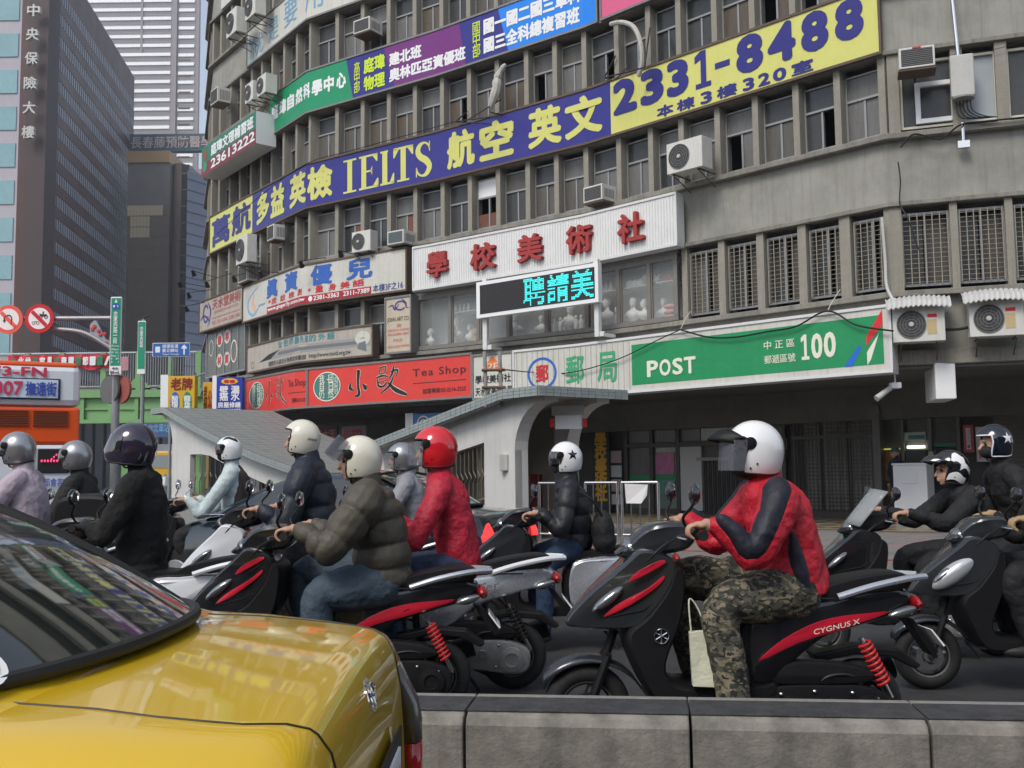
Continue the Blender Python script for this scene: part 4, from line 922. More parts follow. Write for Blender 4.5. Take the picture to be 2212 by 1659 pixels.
mb = MB(); ribbon(mb, s0c - .30, s0c, 2.47, 3.17, -.62, -.38); mb.build('end_cap', CLEANW, BS, world=True)
plc = lambda x, y, d: fp(s0c + x, -.4 + d, 2.50 + y)
text('康園健康', (.75, 2.35, .22, .56), plc, 'lettering', CLEANW, BS, bold=.03); text('諮詢服務處', (.75, 1.6, .06, .16), plc, 'lettering', LTEAL, BS)
for r, m_, d in ((.25, CLEANW, .004), (.2, NAVY, .006), (.15, CLEANW, .008), (.11, POSTG, .01)):
    mb = MB(); mb.add([plc(.38 + r * cos(a * pi / 12), .33 + r * sin(a * pi / 12), d) for a in range(24)], [tuple(range(24))]); mb.build('emblem', m_, BS, world=True)

# ================================================================== UNDERPASS ENTRANCES
UWALL = mat('white_rendered_wall', (.60, .59, .56), .8, var=.08, vscale=1.2, bump=.25, streak=.3, streak_col=(.36, .34, .30), dirt=.15)
RTILE = mat('grey_roof_tiles', (.215, .23, .222), .5, var=.2, vscale=3); FTILE = mat('jade_fascia_tiles', (.31, .345, .335), .4, var=.25, vscale=7)
TILE2 = mat('beige_wall_tile', (.30, .275, .21), .5, var=.2, vscale=4)
def underpass(name, label, P0, d, L, Wd, zhi, zlo, flat, open_end_right):
    """P0: near side corner of the tall end (ground); d: unit vector down the roof slope; canopy wall runs L metres"""
    d = Vector((d[0], d[1], 0)).normalized(); n = Vector((d.y, -d.x, 0))
    if n.y < 0: n = -n
    e = empty(name, P0, label=label, cat='underpass entrance'); P0 = Vector((P0[0], P0[1], 0))
    def pt(u, v, z): q = P0 + d * u + n * v; return (q.x, q.y, z)
    def roofz(u):
        t = min(1, max(0, (u) / L)); return zlo + (zhi - zlo) * (1 - t) ** (1.0 if open_end_right else 1.45)
    N = 14; us = [-flat + (L + flat) * i / N for i in range(N + 1)]
    rz = lambda u: roofz(u) if u > 0 else zhi + .0 * u
    th = .17
    def sheet(mb, v0, v1, zo, z1o, ua=0, ub=N):
        for i in range(ua, ub):
            a, b = us[i], us[i + 1]; mb.hexa([pt(a, v0, rz(a) + zo), pt(b, v0, rz(b) + zo), pt(b, v1, rz(b) + zo), pt(a, v1, rz(a) + zo), pt(a, v0, rz(a) + z1o), pt(b, v0, rz(b) + z1o), pt(b, v1, rz(b) + z1o), pt(a, v1, rz(a) + z1o)])
    mb = MB(); sheet(mb, -.26, Wd + .26, -.0, .12); roof = mb.build('roof', UWALL, e, world=True)
    # roof tiles: rows across, small square mosaic tiles of the fascia
    if not open_end_right:
        mb = MB(); rows = 34
        for i in range(rows):
            a = -flat + (L + flat) * i / rows; b = a + (L + flat) / rows * .93
            nv = 9
            for k in range(nv):
                v0 = -.24 + (Wd + .48) * k / nv; v1 = v0 + (Wd + .48) / nv * .95
                mb.hexa([pt(a, v0, rz(a) + .121), pt(b, v0, rz(b) + .121), pt(b, v1, rz(b) + .121), pt(a, v1, rz(a) + .121), pt(a, v0, rz(a) + .14), pt(b, v0, rz(b) + .14), pt(b, v1, rz(b) + .14), pt(a, v1, rz(a) + .14)])
        mb.build('roof_tiles', RTILE, e, world=True, kind='stuff')
    mbt = MB(); mb = MB(); sheet(mb, -.30, -.262, -.04, .14); mb.build('fascia_backing', mat('fascia_grout', (.16, .17, .165), .8), e, world=True)
    nt_ = int((L + flat) / .16)
    for i in range(nt_):
        a = -flat + (L + flat) * i / nt_; b = a + (L + flat) / nt_ * .93
        for r in range(3):
            z0, z1 = -.035 + r * .058, -.035 + r * .058 + .052
            mbt.hexa([pt(a, -.315, rz(a) + z0), pt(b, -.315, rz(b) + z0), pt(b, -.301, rz(b) + z0), pt(a, -.301, rz(a) + z0), pt(a, -.315, rz(a) + z1), pt(b, -.315, rz(b) + z1), pt(b, -.301, rz(b) + z1), pt(a, -.301, rz(a) + z1)])
    mbt.build('fascia_tiles', FTILE, e, world=True, kind='stuff')
    mbt = MB(); nw = int((Wd + .6) / .16)
    mb = MB(); mb.hexa([pt(-flat - .035, -.30, zhi - .04), pt(-flat, -.30, zhi - .04), pt(-flat, Wd + .3, zhi - .04), pt(-flat - .035, Wd + .3, zhi - .04), pt(-flat - .035, -.30, zhi + .14), pt(-flat, -.30, zhi + .14), pt(-flat, Wd + .3, zhi + .14), pt(-flat - .035, Wd + .3, zhi + .14)]); mb.build('fascia_backing', mat('fascia_grout', (.16, .17, .165), .8), e, world=True)
    for i in range(nw):
        a = -.3 + (Wd + .6) * i / nw; b = a + (Wd + .6) / nw * .93
        for r in range(3):
            z0, z1 = zhi - .035 + r * .058, zhi - .035 + r * .058 + .052
            u0, u1 = -flat - .05, -flat - .036; mbt.hexa([pt(u0, a, z0), pt(u1, a, z0), pt(u1, b, z0), pt(u0, b, z0), pt(u0, a, z1), pt(u1, a, z1), pt(u1, b, z1), pt(u0, b, z1)])
    mbt.build('fascia_tiles', FTILE, e, world=True, kind='stuff')
    # side walls with a sloping barred opening; near wall at v=0, far wall at v=Wd
    ow0, ow1 = .75, L * .62
    for v0, v1, nm in ((0, .16, 'near_wall'), (Wd - .16, Wd, 'far_wall')):
        mb = MB(); K = 16
        for i in range(K):
            a, b = L * i / K, L * (i + 1) / K
            top = lambda u: rz(u) - .002
            if v0 == 0 and a >= ow0 - 1e-6 and b <= ow1 + .4:
                ha = max(.5, min(top(a) - .62, 2.0)); hb = max(.5, min(top(b) - .62, 2.0))
                mb.hexa([pt(a, v0, ha), pt(b, v0, hb), pt(b, v1, hb), pt(a, v1, ha), pt(a, v0, top(a)), pt(b, v0, top(b)), pt(b, v1, top(b)), pt(a, v1, top(a))])
                mb.hexa([pt(a, v0, 0), pt(b, v0, 0), pt(b, v1, 0), pt(a, v1, 0), pt(a, v0, .42), pt(b, v0, .42), pt(b, v1, .42), pt(a, v1, .42)])
            else: mb.hexa([pt(a, v0, 0), pt(b, v0, 0), pt(b, v1, 0), pt(a, v1, 0), pt(a, v0, top(a)), pt(b, v0, top(b)), pt(b, v1, top(b)), pt(a, v1, top(a))])
        mb.build(nm, UWALL if v0 == 0 else TILE2, e, world=True)
    # railing bars with a crank, in the opening
    BRZ = mat('bronze_railing', (.14, .115, .075), .5, metal=.4)
    nb = 17
    for i in range(nb):
        u = ow0 + .1 + (ow1 - ow0) * i / nb; zt = max(.55, min(rz(u) - .66, 1.95)); mb = MB(); zm = .42 + (zt - .42) * .62; du = .09
        mb.tube([pt(u, .08, .42), pt(u, .08, zm - .12), pt(u + du * (1 if not open_end_right else -1), .08, zm), pt(u, .08, zm + .12), pt(u, .08, zt)], .014, 6); mb.build('railing_bar', BRZ, e, world=True)
    mb = MB(); mb.tube([pt(ow0, .08, .55), pt(ow1 + .3, .08, .55)], .02, 6); mb.tube([pt(ow0, .10, .95), pt(ow1, .10, .45)], .045, 8); mb.build('handrail', BRZ, e, world=True)
    # arched ribs at the tall end
    for v in (0.0, Wd - .30):
        mb = MB(); P = []
        for i in range(9):
            t = i / 8 * pi / 2; P.append((flat * .9 * (1 - cos(t)), sin(t)))
        prof = []
        zb = zhi - 1.0
        outer = [(0.35, 0)] + [(0.35, zhi)] + [(-flat * .85, zhi)]
        inner = [(-flat * .85 * (1 - cos(k / 8 * pi / 2)) if False else -flat * .85 + flat * .85 * sin(k / 8 * pi / 2), zhi - .10 - .85 * (1 - cos(k / 8 * pi / 2))) for k in range(9)] + [(0.0, 0)]
        poly = outer + inner
        vs = [pt(a, v - .004, b) for a, b in poly] + [pt(a, v + .30, b) for a, b in poly]; n_ = len(poly)
        mb.add(vs, [tuple(range(n_)), tuple(reversed(range(n_, 2 * n_)))] + [(i, (i + 1) % n_, (i + 1) % n_ + n_, i + n_) for i in range(n_)]); mb.build('arched_rib', UWALL, e, world=True)
    return e, pt
slope_dir = (-.62, .785)
UR, ptR = underpass('underpass_entrance', 'white underpass entrance with an arched opening and jade tiled roof edge rising rightwards', (.04, 18.6, .13), slope_dir, 5.0, 1.55, 2.74, 1.88, 1.02, True)
# notice box and lamp, tiled inner wall, ceiling
mb = MB(); a = ptR(.28, -.05, 1.5); mb.box(a[0] - .08, a[0] + .08, a[1] - .06, a[1] + .06, 1.42, 1.72); mb.build('switch_box', GREYP, UR, world=True, bevel=.01)
NB = empty('hanging_notice', ptR(-.45, .9, 2.2), label='white notice on red brackets hanging inside the underpass arch', cat='sign')
mb = MB(); a = ptR(-.45, .9, 2.2); mb.box(a[0] - .24, a[0] + .24, a[1] - .02, a[1] + .02, 2.17, 2.42); mb.build('board', CLEANW, NB, world=True)
for k in (-1, 1): mb = MB(); mb.box(a[0] + k * .30 - .04, a[0] + k * .30 + .04, a[1] - .03, a[1] + .03, 2.2, 2.36); mb.build('bracket', REDP if k else REDP, NB, world=True)
mb = MB(); mb.box(a[0] - .3, a[0] + .3, a[1] + .03, a[1] + .1, 2.42, 2.6); mb.build('hanger', GREYP, NB, world=True)
rgm = mat('deep_red_gate', (.20, .012, .018), .6)
RG = empty('red_gate', ptR(.7, .9, 0), label='dark red gate down inside the underpass arch', cat='gate'); mb = MB(); q0, q1 = ptR(.9, .2, 0), ptR(.9, 1.6, 0); dd = Vector(q1) - Vector(q0)
for k in range(7): p_ = Vector(q0) + dd * (k / 6.3); p2 = p_ + dd * .13; mb = MB(); mb.hexa([p_, p2, p2 + Vector((0, .05, 0)), p_ + Vector((0, .05, 0)), p_ + Vector((0, 0, 1.35)), p2 + Vector((0, 0, 1.35)), p2 + Vector((0, .05, 1.35)), p_ + Vector((0, .05, 1.35))]); mb.build('panel', rgm, RG, world=True)
mb = MB(); q = [ptR(1.4, .17, 0), ptR(1.4, 1.58, 0)]; mb.add([q[0], q[1], (q[1][0], q[1][1], 2.5), (q[0][0], q[0][1], 2.5)], [(0, 1, 2, 3)]); mb.build('inner_tiled_wall', TILE2, UR, world=True)
UL, ptL = underpass('underpass_entrance', 'white underpass entrance with a grey tiled roof sloping down to the right', (-10.1, 30.4, .13), (.62, -.785), 11.4, 2.9, 3.3, 1.15, 1.0, False)
mb = MB(); A_ = Vector(ptL(-.6, -.55, 0)); B_ = Vector(ptL(11.8, -.55, 0)); dv = (B_ - A_).normalized(); nv = Vector((dv.y, -dv.x, 0)) * .2
mb.hexa([A_, B_, B_ - nv, A_ - nv, A_ + Vector((0, 0, .62)), B_ + Vector((0, 0, .62)), B_ - nv + Vector((0, 0, .62)), A_ - nv + Vector((0, 0, .62))]); o = mb.build('low_wall', mat('grey_low_wall', (.27, .27, .255), .85, var=.15, streak=.3), None, bevel=.02); tag(o, 'low grey wall in front of the left underpass entrance', 'wall')
# twin pole frame on the roof with cable
TP = empty('pole_frame', (0, 17.4, 2.2), label='pair of short patched poles tied together above the underpass roof', cat='pole')
for k, v in ((0, 1050), (1, 1083)):
    p = at(v, 900, 18.6); mb = MB(); mb.tube([(p.x, p.y + .2, 2.6), (p.x - .02, p.y + .2, 3.62)], .035, 8); mb.build('pole', mat('weathered_pole', (.34, .32, .29), .8, var=.5, vscale=12), TP, world=True, smooth=True)
p = at(1050, 872, 18.6); p2 = at(1083, 872, 18.6)
for z in (2.95, 3.27): mb = MB(); mb.tube([(p.x - .08, p.y + .16, z), (p2.x + .08, p2.y + .16, z)], .03, 6); mb.build('crossbar', RUST, TP, world=True)
def cable(pts, r=.012, label=None, sag=0, m=CABLE, name='cable', n=10):
    mb = MB(); mb.tube(spline(pts, n), r, 5); o = mb.build(name, m, None, smooth=True); tag(o, label, 'cable', 'loose cables strung on the building'); return o
f_ = lambda v, y, off: (lambda z: fp(s_at(v, z, off), off, z))(z_at(v, y, off))
cable([at(1085, 790 + 8, 18.6), f_(1150, 804, .72), f_(1230, 805, .72), f_(1330, 778, .72), f_(1420, 735, .72), f_(1470, 712, .72)], .014, 'black cable sagging from the pole frame across the white half of the post office board')
cable([f_(1470, 712, .72), f_(1530, 728, .72), f_(1590, 728, .72), f_(1660, 716, .72), f_(1720, 705, .72), f_(1788, 672, .72), f_(1850, 702, .72), f_(1930, 715, .8)], .02, 'black cable looping across the green half of the post office board')
cable([f_(1788, 672, .72), f_(1796, 655, .5), f_(1815, 625, .1)], .008, 'thin white cord holding the cable at the right half of the green board', m=CREAM)
cable([f_(1470, 712, .72), f_(1480, 690, .5), f_(1492, 672, .2)], .008, 'thin white cord holding the cable at the left half of the green board', m=CREAM)
cable([f_(1940, 350, .16), f_(1945, 390, .15), f_(1944, 440, .15), f_(1960, 470, .2), f_(1985, 540, .2)], .014, 'black cable running down the concrete corner over the barred windows')
cable([f_(1946, 318, .2), f_(1975, 290, .2), f_(2030, 300, .2), f_(2075, 270, .22), f_(2130, 262, .2), f_(2250, 250, .2)], .02, 'bundle of black cables on the ledge below the telecom box')
cable([f_(1932, 700, .5), f_(1980, 710, .4), f_(2060, 712, .4), f_(2110, 705, .4), f_(2260, 690, .4)], .03, 'thick bundle of black cables under the lower air conditioners')
cable([f_(1905, 470, .2), f_(1912, 560, .2), f_(1916, 620, .25), f_(1938, 662, .35)], .035, 'pale grey conduit bending down beside the last barred window', m=GREYP)
cable([f_(470, 505, .3), f_(560, 425, .35), f_(660, 355, .35), f_(760, 325, .3), f_(850, 300, .3), f_(985, 262, .5)], .012, 'thin wire sagging along the top of the long navy banner')
cable([f_(1950, 128, .12), f_(2000, 122, .12), f_(2060, 105, .12), f_(2120, 112, .12), f_(2230, 85, .12)], .006, 'thin wire crossing the blank concrete at the top right')

# ================================================================== AIR CONDITIONERS AND FITTINGS ON THE FACADE
ACW = mat('ac_casing', (.62, .61, .56), .5, var=.12, vscale=4, streak=.3, streak_col=(.35, .3, .22)); ACD = mat('ac_grille_dark', (.045, .045, .045), .6); ACG = mat('ac_grille_grey', (.16, .16, .155), .6)
GAC = 'air conditioners hung on the facade'
def place_on(vx, vy, off):
    z = z_at(vx, vy, off); q = s_at(vx, z, off); return fp(q, off, z), fframe(q)[2]
def ac_outdoor(label, vx, vy, w=.85, h=.62, d=.32, off=.55, bracket=True, turn=0):
    P, a = place_on(vx, vy, off); e = empty('air_conditioner', P, a + turn, label=label, cat='air conditioner', group=GAC)
    mb = MB(); mb.box(-w / 2, w / 2, -d / 2, d / 2, 0, h); mb.build('casing', ACW, e, bevel=.012)
    cx = -w * .14; r = h * .40
    mb = MB(); mb.lathe([(r, 0), (r, -.01)], (cx, -d / 2 - .001, h / 2), 'y', 24); mb.build('fan_well', ACD, e)
    mb = MB()
    for k in range(5): rr = r * (k + 1) / 5; mb.lathe([(rr, 0), (rr, -.012), (rr - .012, -.012), (rr - .012, 0)], (cx, -d / 2 - .012, h / 2), 'y', 24, cap=False)
    for k in range(10): t = k * pi / 5; mb.box(cx - .004, cx + .004, -d / 2 - .022, -d / 2 - .014, h / 2, h / 2 + .004); mb.tube([(cx, -d / 2 - .02, h / 2), (cx + r * cos(t), -d / 2 - .02, h / 2 + r * sin(t))], .004, 4)
    mb.build('fan_grille', ACG, e, kind='stuff'); mb = MB(); mb.lathe([(.05, 0), (.04, -.02)], (cx, -d / 2 - .024, h / 2), 'y', 14); mb.build('hub', GREYP, e)
    if bracket:
        for k in (-1, 1): mb = MB(); mb.tube([(k * w * .35, -d / 2, -.02), (k * w * .35, off - .1, -.02)], .018, 5); mb.tube([(k * w * .35, -d / 2 + .03, -.03), (k * w * .35, off - .1, -.32)], .015, 5); mb.build('bracket', RUST, e)
    return e, w, h, d
def ac_window(label, vx, vy, w=.66, h=.42, d=.55, off=.28, dark=ACD, teal=False):
    P, a = place_on(vx, vy, off); e = empty('air_conditioner', P, a, label=label, cat='air conditioner', group=GAC)
    mb = MB(); mb.box(-w / 2, w / 2, -d / 2, d / 2, 0, h); mb.build('casing', ACW, e, bevel=.01); m = mat('teal_grille', (.10, .18, .19), .6) if teal else dark
    mb = MB(); mb.box(-w / 2 + .04, w / 2 - .04, -d / 2 - .004, -d / 2 + .01, .04, h - .04); mb.build('grille', m, e)
    mb = MB()
    for k in range(9): z = .06 + (h - .12) * k / 8; mb.box(-w / 2 + .05, w / 2 - .05, -d / 2 - .014, -d / 2 - .005, z - .006, z + .006)
    mb.build('grille_fins', ACG, e, kind='stuff')
    mb = MB()
    for k in range(7): y = -d / 2 + .1 + k * .055; mb.box(w / 2 + .001, w / 2 + .004, y, y + .03, .08, h - .1)
    mb.build('side_vents', ACG, e, kind='stuff')
    mb = MB(); mb.box(-w / 2 - .02, w / 2 + .02, -d / 2 + .02, d / 2, -.04, -.005); mb.build('tray', RUST, e); return e, w, h, d
ac_outdoor('white outdoor air conditioner with a grey fan, hung below the yellow telephone number', 1490, 372, .98, .72, .42, .62)
ac_window('boxy air conditioner hung below the characters at the right of the navy banner', 1297, 439, .62, .40, .6)
ac_window('boxy air conditioner poking out above the white brush-character board end', 795, 76, .66, .42, .6)
ac_outdoor('old white air conditioner at the top of the blue character board', 788, 545, .74, .62, .34, .42)
ac_window('small teal faced air conditioner between the two white boards', 866, 530, .62, .40, .5, teal=True)
ac_outdoor('round vented air conditioner at the top left of the block', 511, 78, .9, .9, .4, .85)
ac_outdoor('second air conditioner above the round vented one', 552, 40, .85, .8, .4, .7)
e, *_ = ac_outdoor('left one of the two air conditioners on a shelf beside the green banner', 550, 222, .68, .66, .42, .6); e, *_ = ac_outdoor('right one of the two air conditioners on a shelf beside the green banner', 577, 207, .68, .66, .42, .6)
ac_window('small air conditioner at the left edge above the green and crimson lightbox', 476, 226, .7, .55, .5, .5)
ac_outdoor('white air conditioner below the start of the navy banner', 532, 570, .95, .95, .35, .75); ac_window('small box air conditioner under the first navy characters', 596, 520, .55, .5, .4, .3)
ac_window('small rusty box air conditioner below the white one at the left corner', 535, 610, .75, .6, .4, .35)
e, w_, h_, d_ = ac_window('white window air conditioner above the small white framed window', 1980, 155, .66, .42, .5, .5); mb = MB(); mb.box(-.08, .08, -d_ / 2 - .016, -d_ / 2 - .002, h_ - .035, h_ - .005); mb.build('brand_plate', REDP, e)
CORR = mat('pale_corrugated_sheet', (.52, .51, .49), .6, var=.15, vscale=5)
for lab, v, y in (('outdoor air conditioner under a curved corrugated sheet beside the post office board', 1985, 740), ('outdoor air conditioner under a corrugated sheet at the right edge', 2152, 728)):
    e, w, h, d = ac_outdoor(lab, v, y, .95, .68, .36, .45)
    mb = MB(); N = 26; vs = []
    for i in range(N + 1):
        x = -w * .62 + w * 1.24 * i / N; r = .018 * cos(i * pi); s_ = .10 * sin(pi * i / N) * -1
        for (yy, zz) in ((.3, .24), (0, .20), (-.25, .10), (-.38, -.05)): vs += [(x, yy, h + zz + r - s_ * .5), (x, yy, h + zz + r - s_ * .5 - .012)]
    fs = []
    for i in range(N):
        for j in range(3): a = i * 8 + j * 2; fs += [(a, a + 8, a + 10, a + 2), (a + 1, a + 3, a + 11, a + 9)]
    mb.add(vs, fs); mb.build('corrugated_cover', CORR, e)
    mb = MB(); mb.box(w * .16, w * .34, -d / 2 - .006, -d / 2 - .001, h * .2, h * .62); mb.build('label_sheet', mat('tan_label', (.5, .38, .2), .6), e); mb = MB(); mb.box(w * .17, w * .35, -d / 2 - .006, -d / 2 - .001, h * .68, h * .78); mb.build('brand_plate', REDP, e)
# telecom box and conduit
P, a = place_on(2080, 212, .2)
TB = empty('junction_box', P, a, label='grey telecom junction box with five black cables looping out of its base', cat='junction box')
mb = MB(); mb.box(-.22, .22, -.12, .05, 0, .86); mb.build('case', GREYP, TB, bevel=.03, seg=3); mb = MB(); mb.lathe([(.02, .0), (.2, -.0), (.21, -.04), (.16, -.07)], (0, -.04, -.0), 'z', 18); mb.build('cable_gland', mat('grey_rubber', (.2, .2, .19), .6), TB)
for k in range(5): mb = MB(); mb.tube(spline([(-.13 + k * .065, -.04, -.05), (-.12 + k * .07, -.04, -.28), (-.02 + k * .1, -.03, -.42), (.35 + k * .06, -.02, -.46)], 6), .012, 5); mb.build('cable', CABLE, TB, smooth=True)
P2, _ = place_on(2052, -20, .2); mb = MB(); mb.tube([(P.x - .05, P.y, P.z + .85), (P.x - .16, P.y, P.z + 3.0)], .04, 10); o = mb.build('conduit_pipe', STEEL, None, smooth=True); tag(o, 'steel conduit pipe rising above the telecom box', 'pipe')
P3, a3 = place_on(2082, 320, .14); mb = MB(); mb.tube([(0, 0, .02), (0, 0, .52)], .035, 8); mb.box(-.11, .11, -.06, .04, .0, .14); o = mb.build('pipe_stub', STEEL, None); o.location = P3; o.rotation_euler = (0, 0, a3); tag(o, 'short steel pipe with a clamp below the telecom box', 'pipe')
# spotlights on arms over the white boards
for i, (v0, y0, v1, y1) in enumerate(((415, 588, 470, 600), (444, 612, 500, 590), (405, 636, 460, 625), (503, 600, 555, 585), (560, 590, 620, 590), (648, 568, 705, 556), (733, 545, 790, 556), (400, 665, 450, 650), (385, 612, 440, 622))):
    b_, a_ = place_on(max(v1, 456), y1, .1); tipz = z_at(max(v0, 456), y0, .9)
    e = empty('arm_spotlight', b_, label='black arm spotlight, %s' % ('first from the left corner', 'second from the left corner', 'lower left', 'third from the left corner', 'fourth from the left corner', 'fifth from the left corner', 'last before the ribbed board', 'lowest at the left corner', 'farthest out at the left corner')[i], cat='spotlight', group='arm spotlights over the boards')
    tip = at(v0, y0, b_.y - .5); mb = MB(); mb.tube([b_, tip + Vector((0, 0, .06))], .014, 5); mb.build('arm', DKMET, e, world=True)
    mb = MB(); mb.tube([tip + Vector((0, 0, .07)), tip + Vector((.02, .1, -.03)), tip + Vector((.03, .16, -.09))], [.05, .07, .09], 10); mb.build('lamp_head', DKMET, e, world=True, smooth=True)
# torn plastic hoses and iron frames
TORN = mat('torn_translucent_plastic', (.50, .48, .43), .7, var=.3, vscale=10)
P, a = place_on(1335, 170, .5)
def hose(pts, r, label, m=TORN):
    mb = MB(); mb.tube(spline([f_(*p) for p in pts], 6), r, 7); o = mb.build('plastic_hose', m, None, smooth=True); tag(o, label, 'hose'); return o
hose([(1320, 52, .3), (1345, 48, .5), (1370, 60, .6), (1384, 95, .6), (1386, 140, .55), (1378, 165, .5)], .06, 'pale torn hose arching in front of the windows above the yellow banner')
mb = MB(); mb.tube(spline([f_(1092, 138, .4), f_(1076, 165, .4), f_(1072, 195, .42), f_(1058, 235, .42)], 5), [.03, .06, .08, .07, .09, .12, .1, .13, .14, .12, .13, .14, .12, .1, .08, .05], 8); tag(mb.build('torn_plastic_sheet', TORN, None, smooth=True), 'ragged strip of torn plastic hanging between the two banners', 'plastic sheet')
def iron(label, segs):
    e = empty('iron_bracket_frame', f_(*segs[0][0]), label=label, cat='bracket', group='empty iron brackets above the banner')
    for A_, B_ in segs: mb = MB(); mb.tube([f_(*A_), f_(*B_)], .02, 5); mb.build('rod', DKMET, e, world=True)
iron('empty iron bracket frame left of the torn plastic strip', [((984, 263, .15), (1010, 240, .1)), ((984, 263, .9), (1080, 250, .9)), ((1082, 248, .15), (1058, 242, .9)), ((984, 263, .15), (1060, 268, .9)), ((1000, 265, .9), (1082, 215, .3))])
iron('empty iron bracket frame under the pale torn hose', [((1307, 168, .15), (1392, 145, .15)), ((1307, 168, .9), (1392, 146, .9)), ((1307, 168, .15), (1320, 174, .9)), ((1392, 146, .9), (1404, 60, .2)), ((1330, 172, .9), (1360, 140, .3)), ((1307, 165, .15), (1330, 120, .1))])

# ================================================================== RAILINGS ON THE PAVEMENT
def railing(label, v0, v1, y0, y1, ztop=1.06, n=5, paper=False, Y=(13.9, 13.9)):
    A, B = at(v0, y1, Y[0]), at(v1, y1, Y[1]); e = empty('steel_railing', (A.x, A.y, .13), label=label, cat='railing', group='steel railings beside the underpass')
    h = ztop; A.z = B.z = .13
    for p in (A, B): mb = MB(); mb.tube([p, p + Vector((0, 0, h))], .026, 10); mb.build('post', STEEL, e, world=True, smooth=True)
    for z in (h, .16): mb = MB(); mb.tube([A + Vector((0, 0, z)), B + Vector((0, 0, z))], .022 if z < .5 else .027, 10); mb.build('rail', STEEL, e, world=True, smooth=True)
    for k in range(1, n): p = A.lerp(B, k / n); mb = MB(); mb.tube([p + Vector((0, 0, .16)), p + Vector((0, 0, h))], .012, 6); mb.build('bar', STEEL, e, world=True, smooth=True)
    if paper:
        q = A.lerp(B, .08); r = A.lerp(B, .72); o = mat('taped_paper', (.66, .65, .63), .8, var=.1, vscale=20); mb = MB(); f = Vector((0, -.03, 0)); mb.add([q + f + Vector((0, 0, h - .02)), r + f + Vector((0, 0, h - .04)), r + f + Vector((-.02, 0, h - .22)), r + f + Vector((-.12, 0, h - .36)), q + f + Vector((.02, 0, h - .36))], [(0, 1, 2, 3, 4)])
        ob = mb.build('taped_paper_notice', o, None); ob.data.update(); tag(ob, 'crumpled white paper notice taped to the right steel railing', 'notice')
        text('禁止停車', (.03, .28, .0, .16), lambda x, y, d: q + Vector((x + .02, -.032 - d, h - .25 + y)), 'lettering', GREYPR, ob)
railing('left steel railing between the underpass arch and the star helmet rider', 1166, 1226, 1032, 1160, n=3, Y=(18.5, 18.2))
railing('middle steel railing right of the star helmet rider', 1266, 1336, 1036, 1160, n=4, Y=(18.2, 17.9)); railing('right steel railing carrying a paper notice', 1345, 1424, 1040, 1160, n=4, paper=True, Y=(17.9, 17.6))

# ================================================================== MEDIAN OF CONCRETE BLOCKS
BLK = mat('median_concrete', (.26, .24, .205), .9, var=.35, vscale=3.2, bump=.35, bscale=45, streak=.75, streak_col=(.07, .063, .055), dirt=.7, dscale=4.5)
BTOP = mat('median_top_dark', (.06, .06, .062), .9, var=.5, vscale=7, dirt=.5, dscale=9, bump=.7, bscale=60); EDG = mat('median_edge', (.24, .23, .21), .9, var=.3, vscale=9, bump=.5)
mo = Vector((-.49, 5.02, 0)); md = Vector((1, -.128, 0)).normalized(); ma = atan2(md.y, md.x)
for k in range(-6, 6):
    L0 = .31 + k * .985; p = mo + md * L0
    px = project((p.x + .47, p.y - .4, .2))[0]
    e = empty('median_block', p, ma, label='concrete median block ' + {-2: 'wholly behind the taxi boot', -1: 'partly behind the taxi tail', 0: 'whole, first right of the taxi', 1: 'whole, second right of the taxi', 2: 'at the right edge of the road divider'}.get(k, 'x'), cat='median block', group='concrete blocks of the median')
    if k > 2 or k < -2: bpy.data.objects.remove(e); continue
    mb = MB(); pr = [(-.37, 0), (-.37, .29), (-.35, .32), (-.31, .337), (-.02, .337), (0, .32), (0, 0)]
    mb.prism([(a, b) for a, b in pr], .006, .979, 'yz'); mb.build('body', BLK, e, bevel=.008)
    mb = MB(); mb.box(.004, .981, -.315, -.045, .3375, .347); mb.build('top_coat', BTOP, e, bevel=.004)
    mb = MB(); mb.box(.002, .983, -.043, .004, .326, .349); mb.build('back_edge', EDG, e, bevel=.006)
# ================================================================== FAR BUILDINGS
def P3(vx, vy, Y): return at(vx, vy, Y)
def flat_place(o): return lambda x, y, d: Vector((o.x + x, o.y - d, o.z + y))
def tower_face(parent, mats, A, B, H, z0=0, thick=6, name='wall'):
    """vertical slab from A to B (xy), going back by thick"""
    A, B = Vector(A), Vector(B); t = (B - A).normalized(); n = Vector((-t.y, t.x)) * thick; mb = MB()
    if n.y < 0: n = -n
    mb.hexa([(A.x, A.y, z0), (B.x, B.y, z0), (B.x + n.x, B.y + n.y, z0), (A.x + n.x, A.y + n.y, z0), (A.x, A.y, H), (B.x, B.y, H), (B.x + n.x, B.y + n.y, H), (A.x + n.x, A.y + n.y, H)])
    return mb.build(name, mats, parent, world=True)
# --- dark brown office tower with horizontal window bands
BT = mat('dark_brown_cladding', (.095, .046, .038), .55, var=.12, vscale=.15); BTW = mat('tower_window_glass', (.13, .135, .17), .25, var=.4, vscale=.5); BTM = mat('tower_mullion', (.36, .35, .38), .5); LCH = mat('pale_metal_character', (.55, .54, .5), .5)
C0, C1 = Vector((at(84, 900, 150).x, 150)), Vector((at(276, 900, 204).x, 204))
t = (C1 - C0).normalized(); nrm = Vector((t.y, -t.x)); HB = 83.0
E1 = empty('brown_tower', (C0.x, C0.y, 0), label='dark brown office tower with rows of window bands and vertical characters down its corner', cat='building')
W_ = (C1 - C0).length
def bt(mb, u0, u1, z0, z1, d0, d1):
    q = []
    for z in (z0, z1):
        for u, d in ((u0, d1), (u1, d1), (u1, d0), (u0, d0)): p = C0 + t * u + nrm * d; q.append((p.x, p.y, z))
    mb.hexa(q)
mb = MB(); bt(mb, 0, W_, 0, HB, -30, 0); mb.build('wall', BT, E1, world=True)
NF = 22
UB = .036 * W_
